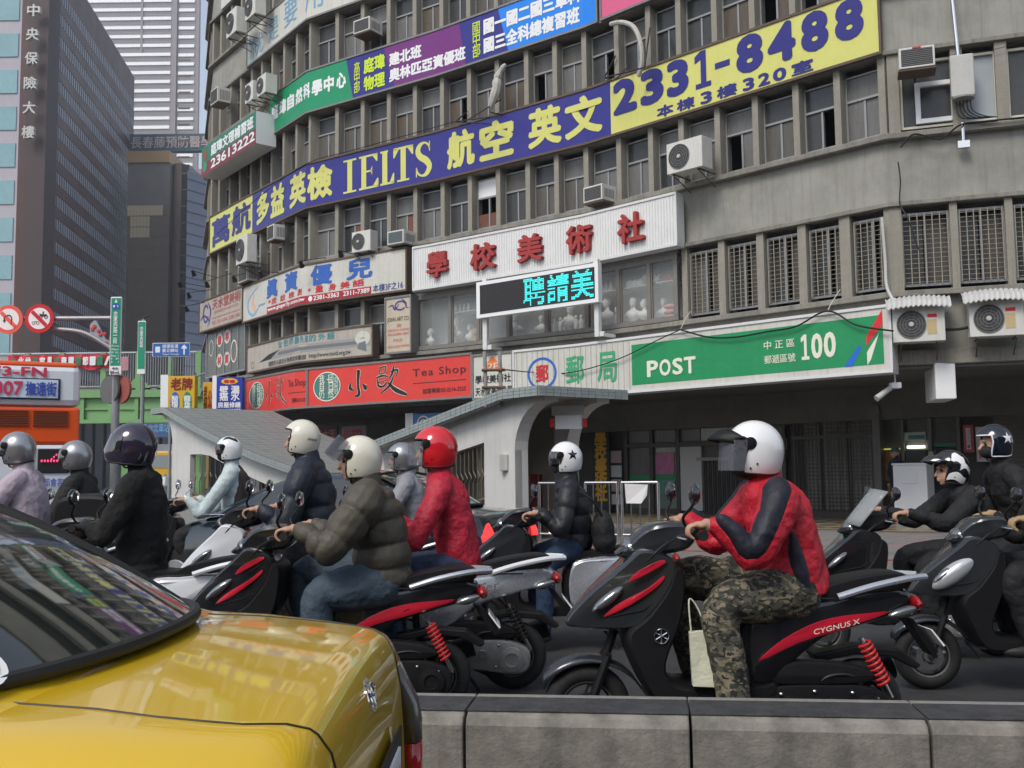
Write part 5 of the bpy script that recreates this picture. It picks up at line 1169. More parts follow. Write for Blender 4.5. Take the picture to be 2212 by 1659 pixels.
wm = MB(); 
for k in range(NF):
    z = HB - 5.6 - k * 3.62
    if z < 3: break
    mb = MB(); bt(mb, UB, W_ - 1.6, z - 1.75, z, .0, .1); mb.build('window_band', BTW, E1, world=True)
    mb = MB(); bt(mb, .3, W_ - .4, z - 3.5, z - 1.85, .0, .16); mb.build('spandrel', BT, E1, world=True)
    mb = MB()
    for j in range(44): u = UB + (W_ - 1.8 - UB) * j / 43; bt(mb, u, u + .34, z - 1.75, z, .101, .2)
    mb.build('mullion', BTM, E1, world=True, kind='stuff')
# near side face, its shade put into a darker cladding colour, with the character column
D0 = C0 + Vector((-.985, .17)) * 9.5
ns = (C0 - D0).normalized(); nn_ = Vector((ns.y, -ns.x))
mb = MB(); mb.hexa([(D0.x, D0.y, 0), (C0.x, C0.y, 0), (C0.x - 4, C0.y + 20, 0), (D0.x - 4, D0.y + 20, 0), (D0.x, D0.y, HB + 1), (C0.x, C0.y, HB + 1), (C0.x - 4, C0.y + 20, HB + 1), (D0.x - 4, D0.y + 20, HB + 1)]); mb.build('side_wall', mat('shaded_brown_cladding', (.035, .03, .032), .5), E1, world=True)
mb = MB(); a = D0 + ns * 6.3; b = C0 + ns * .3; mb.hexa([(a.x, a.y - .9, 0), (b.x, b.y - .9, 0), (b.x, b.y + 3, 0), (a.x, a.y + 3, 0), (a.x, a.y - .9, HB + 1.2), (b.x, b.y - .9, HB + 1.2), (b.x, b.y + 3, HB + 1.2), (a.x, a.y + 3, HB + 1.2)]); mb.build('corner_pier', mat('corner_pier_brown', (.055, .034, .03), .6), E1, world=True)
for k in range(NF):
    z = HB - 4 - k * 3.62
    if z < 4: break
    mb = MB(); a = D0 + ns * .3; b = D0 + ns * 6.2; mb.hexa([(a.x, a.y - .25, z - 1.9), (b.x, b.y - .25, z - 1.9), (b.x, b.y + .3, z - 1.9), (a.x, a.y + .3, z - 1.9), (a.x, a.y - .25, z), (b.x, b.y - .25, z), (b.x, b.y + .3, z), (a.x, a.y + .3, z)]); mb.build('window', BTW, E1, world=True)
for k, (ch, vy) in enumerate(zip('中央保險大樓', (26, 77, 129, 182, 235, 288))):
    vx = 76.5 - k * 2.4; p = P3(vx, vy, 148.2); h = .95
    text(ch, (-h, h, -h, h), (lambda p: lambda x, y, d: Vector((p.x + x, p.y - d * 4, p.z + y)))(p), 'raised_character', LCH, E1, bold=.02, depth=.15)
# --- pale cyan and pink tower on the left edge
E2 = empty('cyan_tower', (at(-60, 900, 95).x, 95, 0), label='cyan glass and pink stone tower cut by the left edge', cat='building')
PKS = mat('pink_stone', (.40, .37, .41), .6, var=.1, vscale=.2); CYG = mat('cyan_glass', (.22, .38, .41), .3, var=.2, vscale=.3)
xr = at(28, 700, 95).x; xtop = xr
mb = MB(); mb.hexa([(xr - 14, 95, 0), (xr, 95, 0), (xr * 1.3, 112, 0), (xr * 1.3 - 14, 112, 0), (xr - 14, 95, 70), (xr, 95, 70), (xr * 1.3, 112, 70), (xr * 1.3 - 14, 112, 70)]); mb.build('wall', PKS, E2, world=True)
for k in range(18): z = 2 + k * 3.6; mb = MB(); mb.box(xr - 3.2 + .0, xr - .25, 94.9, 94.998, z, z + 2.3); mb.build('window', CYG, E2, world=True); mb = MB(); mb.box(xr - 9, xr - 4.5, 94.9, 94.998, z, z + 2.3); mb.build('window', CYG, E2, world=True)
# --- very tall white and pale brown tower
E3 = empty('tall_tower', (at(310, 900, 420).x, 420, 0), label='very tall pale tower with bright white strip windows, rising out of the picture', cat='building')
YT = 420; X0, X1 = at(150, 300, YT).x, at(424, 300, YT).x; xm0, xm1 = at(372, 300, YT).x, at(380, 300, YT).x; xc = at(366, 300, YT).x
TWM = mat('pale_taupe_curtain_wall', (.34, .31, .31), .5, var=.08, vscale=.1); TWH = mat('bright_white_band', (.92, .92, .92), .4); TWD = mat('taupe_pier', (.24, .215, .215), .5); TWG = mat('small_square_mullion', (.22, .20, .20), .5)
mb = MB(); k_ = (YT + 45) / YT * 1.02; mb.hexa([(X0, YT, 0), (X1, YT, 0), (X1 * k_, YT + 45, 0), (X0 * k_, YT + 45, 0), (X0, YT, 250), (X1, YT, 250), (X1 * k_, YT + 45, 250), (X0 * k_, YT + 45, 250)]); mb.build('wall', TWM, E3, world=True)
mb = MB(); mb.box(xm0, xm1, YT - 1.2, YT, 0, 250); mb.build('pier', TWD, E3, world=True)
mb = MB(); mb.box(X1, X1 + .8, YT - .8, YT + 1, 0, 250); mb.box(at(300, 300, YT).x, at(305, 300, YT).x, YT - .6, YT, 180, 250); mb.build('pier', TWD, E3, world=True)
fl = 20.6 / FPX * YT * 1.01
g = MB()
for k in range(46):
    z = 60 + k * fl
    mb = MB(); mb.box(X0 + 1, xc, YT - .5, YT - .02, z, z + 1.35); mb.build('window_strip', TWH, E3, world=True)
    mb = MB(); mb.box(xm1 + .6, X1 - 1.3, YT - .5, YT - .02, z - .4, z + .95); mb.build('window_strip', TWH, E3, world=True)
    for dz in (1.36, 2.2, 3.0): g.box(X0, X1, YT - .12, YT - .01, z + dz, z + dz + .22)
for k in range(56): x = X0 + (X1 - X0) * k / 55; g.box(x, x + .25, YT - .10, YT - .005, 60, 250)
g.build('mullion_grid', TWG, E3, world=True, kind='stuff')
mb = MB(); mb.box(at(380, 300, 300).x, at(436, 300, 300).x, 300, 301, 0, 93); E3b = mb.build('pink_mansion', mat('dusty_pink_stone', (.33, .20, .20), .7, var=.15, vscale=.2)); tag(E3b, 'dusty pink stone building behind the teal character signboard', 'building')
for k in range(8): mb = MB(); mb.box(at(380, 300, 300).x, at(460, 300, 300).x, 299.2, 299.9, 50 + k * 5.5, 51.2 + k * 5.5); mb.build('cornice', mat('pink_cornice', (.42, .28, .27), .7), E3b)
# --- teal rooftop signboard
E4 = empty('rooftop_signboard', at(360, 310, 200), label='long dark teal rooftop signboard with thin pale characters', cat='sign')
a, b = at(277, 291, 200), at(452, 300, 200); zt, zb = at(300, 290, 200).z, at(300, 327, 200).z
mb = MB(); mb.box(a.x - .5, b.x + 3, 200, 201.5, zb, zt); mb.build('panel', mat('dark_teal_board', (.055, .12, .145), .5, var=.1, vscale=.3), E4, world=True)
text('長春藤預防醫學', (0.6, b.x - a.x + .6, .6, zt - zb - .5), flat_place(Vector((a.x, 199.9, zb))), 'lettering', mat('pale_pink_letter', (.55, .44, .44), .5), E4, bold=.01)
# --- brown reflective glass building and the blue grey slab
E5 = empty('bronze_glass_building', (at(340, 900, 185).x, 185, 0), label='bronze glass office building with a golden reflection painted on its panes and dark rounded corner', cat='building')
BGL = mat('bronze_glass', (.24, .20, .15), .3, var=.5, vscale=.12, spec=.7); BGLD = mat('bronze_glass_painted_reflection', (.66, .54, .36), .35, var=.15, vscale=.3); BGR = mat('bronze_mullion', (.16, .125, .085), .5); GRB = mat('grey_brown_band', (.22, .205, .19), .4, var=.2, vscale=.2)
xa, xb = at(270, 700, 185).x, at(362, 700, 185).x; zt = at(340, 327, 185).z; zg = at(340, 352, 185).z
mb = MB(); mb.box(xa, xb, 185, 215, 0, zg); mb.build('wall', GRB, E5, world=True)
mb = MB(); mb.box(xa, xb, 184.6, 214, zg + .02, zt); mb.build('parapet', mat('golden_parapet', (.42, .27, .13), .5), E5, world=True)
zz = lambda y: at(320, y, 185).z; xx = lambda v: at(v, 600, 185).x
r = random.Random(5); step = (xb - xa) / 13
for i in range(13):
    for j in range(26):
        y1 = zg - 3 - j * 2.05 - 1.9 - 5
        y0 = y1
        if y1 < 12: continue
        cx = xa + step * (i + .5); vx, vy = project((cx, 185, y1))
        gold = 424 < vy < 520 and 278 < vx < 352 and not (vx > 322 and vy > 470)  # panes whose golden reflection is painted into their base colour
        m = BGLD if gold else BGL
        key = ('bg', gold)
        if key not in PM: q = MB(); q.box(-step * .46, step * .46, 0, .05, 0, 1.9); PM[key] = mk_data(q, 'pane', m)
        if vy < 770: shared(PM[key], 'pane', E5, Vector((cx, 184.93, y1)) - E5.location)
mb = MB(); mb.tube([(at(368, 700, 183).x, 187, 0), (at(368, 700, 183).x, 187, zt - 2)], 1.2, 12); mb.build('rounded_corner', BGR, E5, world=True, smooth=True)
mb = MB(); mb.box(at(374, 700, 185).x, at(400, 700, 185).x, 186, 215, 0, at(380, 352, 185).z); mb.build('side_wall', mat('dark_side_glass', (.03, .028, .03), .3, var=.4, vscale=.3), E5, world=True)
for j in range(20): z = 20 + j * 3.1; mb = MB(); mb.box(at(374, 700, 185).x, at(400, 700, 185).x, 185.9, 185.998, z, z + .3); mb.build('floor_line', BGR, E5, world=True)
E6 = empty('blue_grey_slab', (at(430, 900, 165).x, 165, 0), label='pale blue grey tiled slab building beside the concrete office block', cat='building')
a, b = Vector((at(400, 700, 172).x, 172)), Vector((at(470, 700, 150).x - 6, 196)); H1 = at(400, 368, 172).z
mb = MB(); mb.hexa([(a.x, a.y, 0), (a.x + 26, a.y + 46, 0), (a.x + 22, a.y + 60, 0), (a.x, a.y + 20, 0), (a.x, a.y, H1), (a.x + 26, a.y + 46, H1), (a.x + 22, a.y + 60, H1), (a.x, a.y + 20, H1)]); mb.build('wall', mat('blue_grey_tile', (.20, .225, .30), .5, var=.08, vscale=.2), E6, world=True)
for j in range(34):
    z = H1 - 1.5 - j * 1.9
    if z < 5: break
    dv = Vector((26, 46, 0)).normalized(); nv = Vector((dv.y, -dv.x, 0)) * .12; p0 = Vector((a.x, a.y, z)); p1 = p0 + dv * 52; mb = MB(); mb.hexa([p0 + nv, p1 + nv, p1, p0, p0 + nv + Vector((0, 0, .16)), p1 + nv + Vector((0, 0, .16)), p1 + Vector((0, 0, .16)), p0 + Vector((0, 0, .16))]); mb.build('tile_joint', mat('joint_dark', (.12, .135, .18), .6), E6, world=True)
# --- low dark buildings and viaduct columns seen under the footbridge
E7 = empty('station_front', (at(330, 1000, 120).x, 120, 0), label='grey colonnaded building front under the green footbridge', cat='building')
G7 = mat('grey_stone_front', (.16, .155, .15), .7, var=.2, vscale=.3)
mb = MB(); mb.box(at(-60, 900, 120).x, at(470, 900, 120).x, 124, 135, 0, at(300, 846, 120).z); mb.build('wall', mat('deep_shadow_wall', (.03, .03, .032), .7), E7, world=True)  # shade behind the columns put into the wall's near-black colour
mb = MB(); mb.box(at(-60, 900, 120).x, at(470, 900, 120).x, 119, 123.9, at(300, 905, 120).z, at(300, 868, 120).z); mb.build('entablature', G7, E7, world=True)
for k in range(12): x = at(170 + k * 24, 950, 120).x; mb = MB(); mb.box(x - .45, x + .45, 119.5, 120.6, 0, at(300, 905, 120).z - .01); mb.build('column', G7, E7, world=True)
mb = MB(); mb.box(at(265, 900, 100).x, at(372, 900, 100).x, 100, 101, at(300, 945, 100).z, at(300, 902, 100).z); e8 = mb.build('shop_fascia', mat('blue_fascia', (.04, .08, .2), .5)); tag(e8, 'dark blue shop fascia under the footbridge', 'sign')
text('國光客運 台北車站', (at(272, 900, 100).x, at(366, 900, 100).x, at(300, 935, 100).z, at(300, 915, 100).z), lambda x, y, d: Vector((x, 100 - d * 3, y)), 'lettering', LTEAL, e8)
mb = MB(); mb.box(at(270, 900, 99).x, at(375, 900, 99).x, 99, 105, 0, at(300, 960, 99).z); e9 = mb.build('far_wall', mat('pale_far_wall', (.25, .26, .28), .7, var=.3, vscale=.5)); tag(e9, 'pale low building front behind the yellow bus', 'building')

# ================================================================== FOOTBRIDGE
GRNS = mat('mint_green_paint', (.19, .37, .15), .5, var=.12, vscale=.6, streak=.2, streak_col=(.2, .34, .14)); YB = 50.0
FB = empty('footbridge', (at(250, 900, YB).x, YB, 0), label='mint green steel footbridge with a banner on its railing', cat='footbridge')
xl, xr = at(-120, 880, YB).x, at(470, 880, YB).x; zz = lambda y: at(350, y, YB).z
def fbx(name, x0, x1, y0, y1, z0, z1, m=GRNS, **k): mb = MB(); mb.box(x0, x1, y0, y1, z0, z1); return mb.build(name, m, FB, world=True, **k)
fbx('girder', xl, xr, YB, YB + .3, zz(905), zz(850)); fbx('flange', xl, xr, YB - .22, YB + .35, zz(913), zz(905)); fbx('flange', xl, xr, YB - .25, YB + .35, zz(858), zz(842)); fbx('girder', xl, xr, YB + 3.2, YB + 3.5, zz(905), zz(850)); fbx('deck', xl, xr, YB - .1, YB + 3.6, zz(842), zz(838), mat('bridge_deck', (.2, .2, .2), .8))
fbx('rib', xl, xr, YB - .08, YB - .002, zz(884), zz(880))
for v in (180, 240, 297, 355, 415): x = at(v, 880, YB).x; fbx('stiffener', x - .09, x + .09, YB - .16, YB - .002, zz(905) + .01, zz(858) - .01)
for v in (60, 135, 225, 300, 370, 430):
    x = at(v, 800, YB).x; fbx('railing_post', x - .12, x + .12, YB - .12, YB + .1, zz(842) + .01, zz(760))
    if v in (300, 370): mb = MB(); mb.prism([(x - .7, zz(842)), (x + .7, zz(842)), (x + .12, zz(815)), (x - .12, zz(815))], YB - .1, YB + .05); mb.build('gusset', GRNS, FB, world=True)
for y in (762, 835): fbx('rail', xl, xr, YB - .04, YB + .04, zz(y), zz(y - 3), STEEL)
mb = MB()
for k in range(110): x = xl + (xr - xl) * k / 109; mb.box(x - .012, x + .012, YB - .012, YB + .012, zz(835), zz(762))
mb.build('railing_bars', mat('thin_grey_bars', (.35, .36, .35), .5), FB, world=True, kind='stuff')
for v, in ((260,), (405,)): x = at(v, 880, YB).x + (0 if v < 300 else 0); fbx('bridge_column', x - .35, x + .35, YB + 1.2, YB + 1.9, 0, zz(905))
BN = empty('street_banner', at(120, 775, YB), label='red and green cloth banner tied along the footbridge railing', cat='banner')
mb = MB(); n = 16; xa, xb = at(22, 775, YB).x, at(237, 775, YB).x; z0, z1 = zz(795), zz(765); vs = []
for i in range(n + 1): x = xa + (xb - xa) * i / n; w_ = .05 * sin(i * 2.2); vs += [(x, YB - .2 + w_, z0 + .1 * sin(i * 1.3)), (x, YB - .2 - w_, z1)]
vs = [(a_, b_ , c_) for a_, b_, c_ in vs]; vs2 = [(a_, b_ + .02, c_) for a_, b_, c_ in vs]
N2 = len(vs); mb.add(vs + vs2, [(2 * i, 2 * i + 2, 2 * i + 3, 2 * i + 1) for i in range(n)] + [(N2 + 2 * i, N2 + 2 * i + 1, N2 + 2 * i + 3, N2 + 2 * i + 2) for i in range(n)]); mb.build('cloth', mat('red_banner_cloth', srgb(206, 40, 60), .7, var=.1), BN, world=True)
for i, ch in enumerate('台北世貿家具迎春購物節11/'): a = at(30 + i * 15.4, 775, YB).x; text(ch, (a, a + .29, z0 + .14, z1 - .1), lambda x, y, d: Vector((x, YB - .30 - d, y)), 'lettering', CLEANW if i % 3 else mat('banner_green', srgb(20, 130, 90), .6), BN, bold=.04)
B2 = empty('street_banner', at(350, 775, YB), label='short faded pink banner on the footbridge railing by the blue sign', cat='banner'); mb = MB(); mb.box(at(330, 790, YB).x - 2.6, at(380, 790, YB).x - 2.3, YB - .1, YB - .06, zz(800), zz(770)); mb.build('cloth', mat('faded_pink_cloth', (.5, .25, .28), .7, var=.3, vscale=3), B2, world=True)

# ================================================================== ROAD SIGNS
SG = mat('road_sign_green', srgb(18, 140, 108), .5); SB = mat('road_sign_blue', srgb(32, 96, 176), .5); GALV = mat('galvanised_pole', (.30, .31, .32), .5, metal=.4, var=.2, vscale=5); SIGNR = mat('sign_red', srgb(190, 28, 36), .5); SIGNRF = mat('faded_sign_red', srgb(222, 92, 76), .5); SBACK = mat('sign_back', (.12, .12, .12), .6)
def flat_place(o): return lambda x, y, d: Vector((o.x + x, o.y - d, o.z + y))
YP = 22.0
px = at(249, 900, YP).x
PO = empty('sign_pole', (px, YP, 0), label='street sign pole with the tall green road name board and an arm of traffic signs', cat='sign pole')
mb = MB(); mb.tube([(px, YP, 0), (px, YP, at(249, 650, YP).z)], .085, 12); mb.build('pole', GALV, PO, world=True, smooth=True)
def board(par, name, m, v0, v1, ya, yb, Y, th=.05, fr=None):
    a, b = at(v0, yb, Y), at(v1, ya, Y); mb = MB(); mb.box(a.x, b.x, Y, Y + th, a.z, b.z); o = mb.build(name, m, par, world=True, bevel=.01); return a, b
a, b = board(PO, 'name_board', CLEANW, 236, 263, 641, 792, YP - .14); a, b = board(PO, 'name_board_face', SG, 237.5, 261.5, 643.5, 789.5, YP - .148, .006)
pl = flat_place(Vector((a.x, YP - .15, a.z))); W1, H1_ = b.x - a.x, b.z - a.z
text('忠孝西路一段', (W1 * .28, W1 * .72, H1_ * .32, H1_ * .80), pl, 'lettering', CLEANW, PO, vertical=True, bold=.02)
for i, l in enumerate(('Zhong', 'Xiao', 'W  Rd.', 'Sec.1', '9   49', '3    1')): text(l, (W1 * .1, W1 * .9, H1_ * (.27 - i * .047), H1_ * (.30 - i * .047)), pl, 'lettering', CLEANW, PO, keep=False, bold=.01)
mb = MB(); mb.add([pl(W1 * .35, H1_ * .93, .004), pl(W1 * .65, H1_ * .93, .004), pl(W1 * .5, H1_ * .985, .004)], [(0, 1, 2)]); mb.build('arrow_print', CLEANW, PO, world=True)
for k, tx in ((-1, '1'), (1, '3')):
    mb = MB(); mb.add([pl(W1 * (.5 + k * .17) + .05 * cos(j * pi / 6), H1_ * .875 + .07 * sin(j * pi / 6), .004) for j in range(12)], [tuple(range(12))]); mb.build('route_shield', SB, PO, world=True); text(tx, (W1 * (.5 + k * .17) - .02, W1 * (.5 + k * .17) + .02, H1_ * .86, H1_ * .89), pl, 'lettering', CLEANW, PO)
a, b = board(PO, 'small_board', CLEANW, 235.5, 262, 791, 810, YP - .14)
pl = flat_place(Vector((a.x, YP - .14, a.z))); text('4th', (.06, .20, .11, .17), pl, 'lettering', BLKP, PO); text('Blvd.', (.03, .23, .02, .09), pl, 'lettering', BLKP, PO)
za = at(180, 688, YP).z; mb = MB(); mb.tube([(px, YP, za), (at(-30, 690, YP).x, YP, za + .02)], .05, 10); mb.build('arm', GALV, PO, world=True, smooth=True)
mb = MB(); mb.tube(spline([(px, YP + .05, za - .75), (px - .7, YP + .05, za - .32), (px - 1.4, YP + .05, za - .2), (px - 1.9, YP + .05, za - .05)], 6), .05, 10); mb.build('arm_brace', GALV, PO, world=True, smooth=True)
for v in (238, 262): p = at(v, 830 + 12, YP); mb = MB(); mb.tube([(p.x, YP + (.05 if v < 250 else -.05), p.z), (p.x + (.03 if v > 250 else -.03), YP, p.z)], .3, 20); mb.build('back_of_sign', SBACK if v < 250 else mat('sign_back_rust', (.3, .08, .06), .6), PO, world=True)
def round_sign(label, v, y, red, kind):
    c = at(v, y, YP - .1); e = empty('traffic_sign', c, label=label, cat='traffic sign', group='round traffic signs on the arm'); R = .315
    mb = MB(); mb.lathe([(R, .02), (R, -.0)], (0, 0, 0), 'y', 32); mb.build('disc', red, e)
    mb = MB(); mb.lathe([(R * .74, 0), (R * .74, -.006)], (0, -.001, 0), 'y', 32); mb.build('face', CLEANW, e)
    BK = mat('sign_symbol', (.05, .05, .05), .5)
    if kind == 'bike':
        mb = MB()
        for x, r in ((.03, .042), (.15, .042)): mb.lathe([(r, -.008), (r, -.012), (r - .018, -.012), (r - .018, -.008)], (x, 0, .03), 'y', 14, cap=False)
        mb.box(.02, .16, -.012, -.008, .04, .09); mb.box(.07, .10, -.012, -.008, .09, .15); mb.box(.0, .05, -.012, -.008, .085, .10)
        mb.build('motorcycle_symbol', BK, e)
        mb = MB()
        for x, r in ((-.12, .035), (-.03, .035)): mb.lathe([(r, -.008), (r, -.012), (r - .010, -.012), (r - .010, -.008)], (x, 0, -.10), 'y', 14, cap=False)
        mb.box(-.12, -.03, -.012, -.008, -.075, -.065); mb.build('bicycle_symbol', BK, e)
    else:
        mb = MB(); mb.tube(spline([(.07, -.01, -.12), (.07, -.01, .04), (.0, -.01, .09), (-.08, -.01, .03), (-.08, -.01, -.02)], 5), .014, 6); mb.add([(-.12, -.012, -.02), (-.04, -.012, -.02), (-.08, -.012, -.08)], [(0, 1, 2)]); mb.build('u_turn_symbol', BK, e)
    mb = MB(); d = R * .70 / sqrt(2); w_ = .028; mb.add([(-d - w_, -.018, d - w_), (-d + w_, -.018, d + w_), (d + w_, -.018, -d + w_), (d - w_, -.018, -d - w_)], [(0, 1, 2, 3)]); mb.build('slash', red, e)
round_sign('round red sign banning motorcycles and bicycles', 85, 688, SIGNR, 'bike'); round_sign('faded round no U-turn sign cut by the left edge', 18, 690, SIGNRF, 'uturn')
# farther green road name pole, blue direction sign, small lamp posts
YQ = 44.0; px = at(307, 900, YQ).x
PQ = empty('sign_pole', (px, YQ, 0), label='farther pole with a smaller green road name board', cat='sign pole'); mb = MB(); mb.tube([(px, YQ, 0), (px, YQ, at(307, 690, YQ).z)], .09, 8); mb.build('pole', GALV, PQ, world=True)
a, b = board(PQ, 'name_board', CLEANW, 296, 315, 693, 808, YQ - .12); a, b = board(PQ, 'name_board_face', SG, 297, 314, 695, 797, YQ - .128, .006); text('忠孝西路', ((b.x - a.x) * .25, (b.x - a.x) * .75, (b.z - a.z) * .45, (b.z - a.z) * .9), flat_place(Vector((a.x, YQ - .13, a.z))), 'lettering', CLEANW, PQ, vertical=True)
mb = MB(); mb.tube(spline([(px, YQ, at(307, 690, YQ).z), (px + .05, YQ, at(307, 684, YQ).z), (px + .22, YQ, at(307, 681, YQ).z)], 5), .05, 6); mb.build('lamp_arm', DKMET, PQ, world=True)
YR = 42.0; a0 = at(369, 753, YR)
BSG = empty('direction_sign', (a0.x, YR, 0), label='blue direction sign with a bus symbol and a white arrow pointing up', cat='traffic sign'); a, b = board(BSG, 'board', CLEANW, 329, 410, 740, 771, YR); a, b = board(BSG, 'board_face', SB, 330, 409, 741, 770, YR - .008, .006)
pl = flat_place(Vector((a.x, YR - .01, a.z))); WB, HB_ = b.x - a.x, b.z - a.z
text('捷運客運', (WB * .26, WB * .70, HB_ * .62, HB_ * .92), pl, 'lettering', CLEANW, BSG); text('臺北轉站', (WB * .26, WB * .70, HB_ * .30, HB_ * .58), pl, 'lettering', CLEANW, BSG); text('Taipei Transit', (WB * .26, WB * .72, HB_ * .06, HB_ * .22), pl, 'lettering', CLEANW, BSG)
mb = MB(); mb.add([pl(WB * .84, HB_ * .12, .005), pl(WB * .88, HB_ * .12, .005), pl(WB * .88, HB_ * .6, .005), pl(WB * .93, HB_ * .55, .005), pl(WB * .93, HB_ * .68, .005), pl(WB * .86, HB_ * .9, .005), pl(WB * .79, HB_ * .68, .005), pl(WB * .79, HB_ * .55, .005), pl(WB * .84, HB_ * .6, .005)], [(0, 1, 2, 8), (3, 4, 5), (5, 6, 7), (2, 3, 5), (5, 7, 8), (2, 5, 8)]); mb.build('arrow_print', CLEANW, BSG, world=True)
mb = MB(); mb.add([pl(WB * .07, HB_ * .3, .005), pl(WB * .2, HB_ * .3, .005), pl(WB * .2, HB_ * .75, .005), pl(WB * .07, HB_ * .75, .005)], [(0, 1, 2, 3)]); mb.add([pl(WB * .09, HB_ * .5, .007), pl(WB * .18, HB_ * .5, .007), pl(WB * .18, HB_ * .68, .007), pl(WB * .09, HB_ * .68, .007)], [(0, 1, 2, 3)]); mb.build('bus_symbol', CLEANW, BSG, world=True)
mb = MB(); mb.tube([(a0.x, YR + .06, 0), (a0.x, YR + .06, a.z + .3)], .06, 8); mb.build('pole', GALV, BSG, world=True)
# red lanterns / plum sign behind the arm
PLS = empty('festival_sign', at(232, 720, 60), label='grey festival board with scattered red blossoms behind the sign arm', cat='sign'); a, b = at(193, 760, 60), at(250, 700, 60)
mb = MB(); mb.prism([(a.x, b.z), (a.x + .3, b.z + .3), (b.x - .6, b.z - .9), (b.x, a.z + .5), (b.x, a.z), (b.x - .7, a.z + .6), (a.x, b.z - .8)], 60, 60.2); mb.build('board', mat('festival_grey', (.28, .30, .33), .6), PLS, world=True)
for k in range(11): mb = MB(); x = a.x + (b.x - a.x) * (.1 + .08 * k); z = b.z - .3 - .10 * k + .35 * sin(k * 2.3); mb.lathe([(.12, 0), (.10, -.05)], (x, 59.98, z), 'y', 8); mb.build('blossom', REDP, PLS, world=True)

# hanging shop signs left of the tea shop
def hang(label, v0, v1, ya, yb, Y, m, cols, side=None, name='hanging_sign', tilt=0):
    a, b = at(v0, yb, Y), at(v1, ya, Y); e = empty(name, (a.x, Y, a.z), label=label, cat='sign', group='upright shop signs at the left corner')
    mb = MB(); mb.box(a.x, b.x, Y, Y + .35, a.z, b.z); mb.build('panel', m, e, world=True, bevel=.01)
    if side is not None: mb = MB(); mb.box(a.x - side, a.x - .002, Y + .01, Y + .4, a.z, b.z + .05); mb.build('end_panel', CLEANW, e, world=True)
    W, H = b.x - a.x, b.z - a.z; o = Vector((a.x, Y - .002, a.z))
    for tx, x0, x1, y0, y1, mm, vert in cols:
        if mm is None: continue
        text(tx, (W * x0, W * x1, H * y0, H * y1), flat_place(o), 'lettering', mm, e, bold=.03, vertical=vert)
    return e, W, H, o
MUST = mat('mustard_board', srgb(214, 168, 36), .5, var=.1, vscale=2, streak=.2)
MAR = mat('maroon_print2', srgb(128, 30, 24), .5)
e, W, H, o = hang('mustard yellow sign with dark red characters and two coloured ovals', 362, 421, 812, 890, 34, MUST, [('老牌', .10, .92, .60, .95, MAR, False), ('酸梅湯', .14, .40, .0, .46, CLEANW, True), ('龍長青', .60, .86, .0, .46, CLEANW, True)], .25)
for cx, m_ in ((.27, SB), (.73, POSTG)):
    mb = MB(); mb.add([flat_place(o)(W * cx + W * .17 * cos(j * pi / 12), H * .26 + H * .30 * sin(j * pi / 12), .006) for j in range(24)], [tuple(range(24))]); mb.build('oval_print', m_, e, world=True)
e, W, H, o = hang('narrow mustard sign with faded red strokes, left of the blue repair sign', 438, 460, 826, 893, 35, MUST, [('老招', .08, .42, .1, .9, MAR, True), ('公', .5, .95, .15, .75, REDP, False)])
e, W, H, o = hang('blue sign with white characters and a yellow oval, below the glazed corner', 467, 524, 814, 893, 33.5, mat('royal_blue_board', srgb(36, 54, 160), .5), [('壁癌', .12, .46, .34, .76, CLEANW, True), ('漏水', .56, .90, .34, .76, CLEANW, True), ('房屋修繕', .06, .94, .15, .31, CLEANW, False), ('0800222877', .06, .94, .02, .12, CLEANW, False)], .14)
mb = MB(); mb.add([flat_place(o)(W * .5 + W * .32 * cos(j * pi / 12), H * .88 + H * .085 * sin(j * pi / 12), .006) for j in range(24)], [tuple(range(24))]); mb.build('oval_print', mat('golden_print', srgb(244, 180, 30), .5), e, world=True)
text('專修', (W * .28, W * .72, H * .83, H * .93), flat_place(o), 'lettering', REDP, e, depth=.006, bold=.03)
p = at(420, 905, 46); LPs = empty('lamp_post', (p.x, 46, 0), label='thin grey street lamp post in front of the footbridge end', cat='lamp post'); mb = MB(); mb.tube(spline([(p.x, 46, 0), (p.x, 46, at(420, 830, 46).z), (p.x + .1, 46, at(420, 812, 46).z), (p.x + .9, 46, at(420, 803, 46).z)], 4), .05, 6); mb.build('post', GALV, LPs, world=True); mb = MB(); mb.ball((p.x + 1.0, 46, at(420, 803, 46).z - .03), .3, .12, .08); mb.build('lamp_head', GREYP, LPs, world=True)

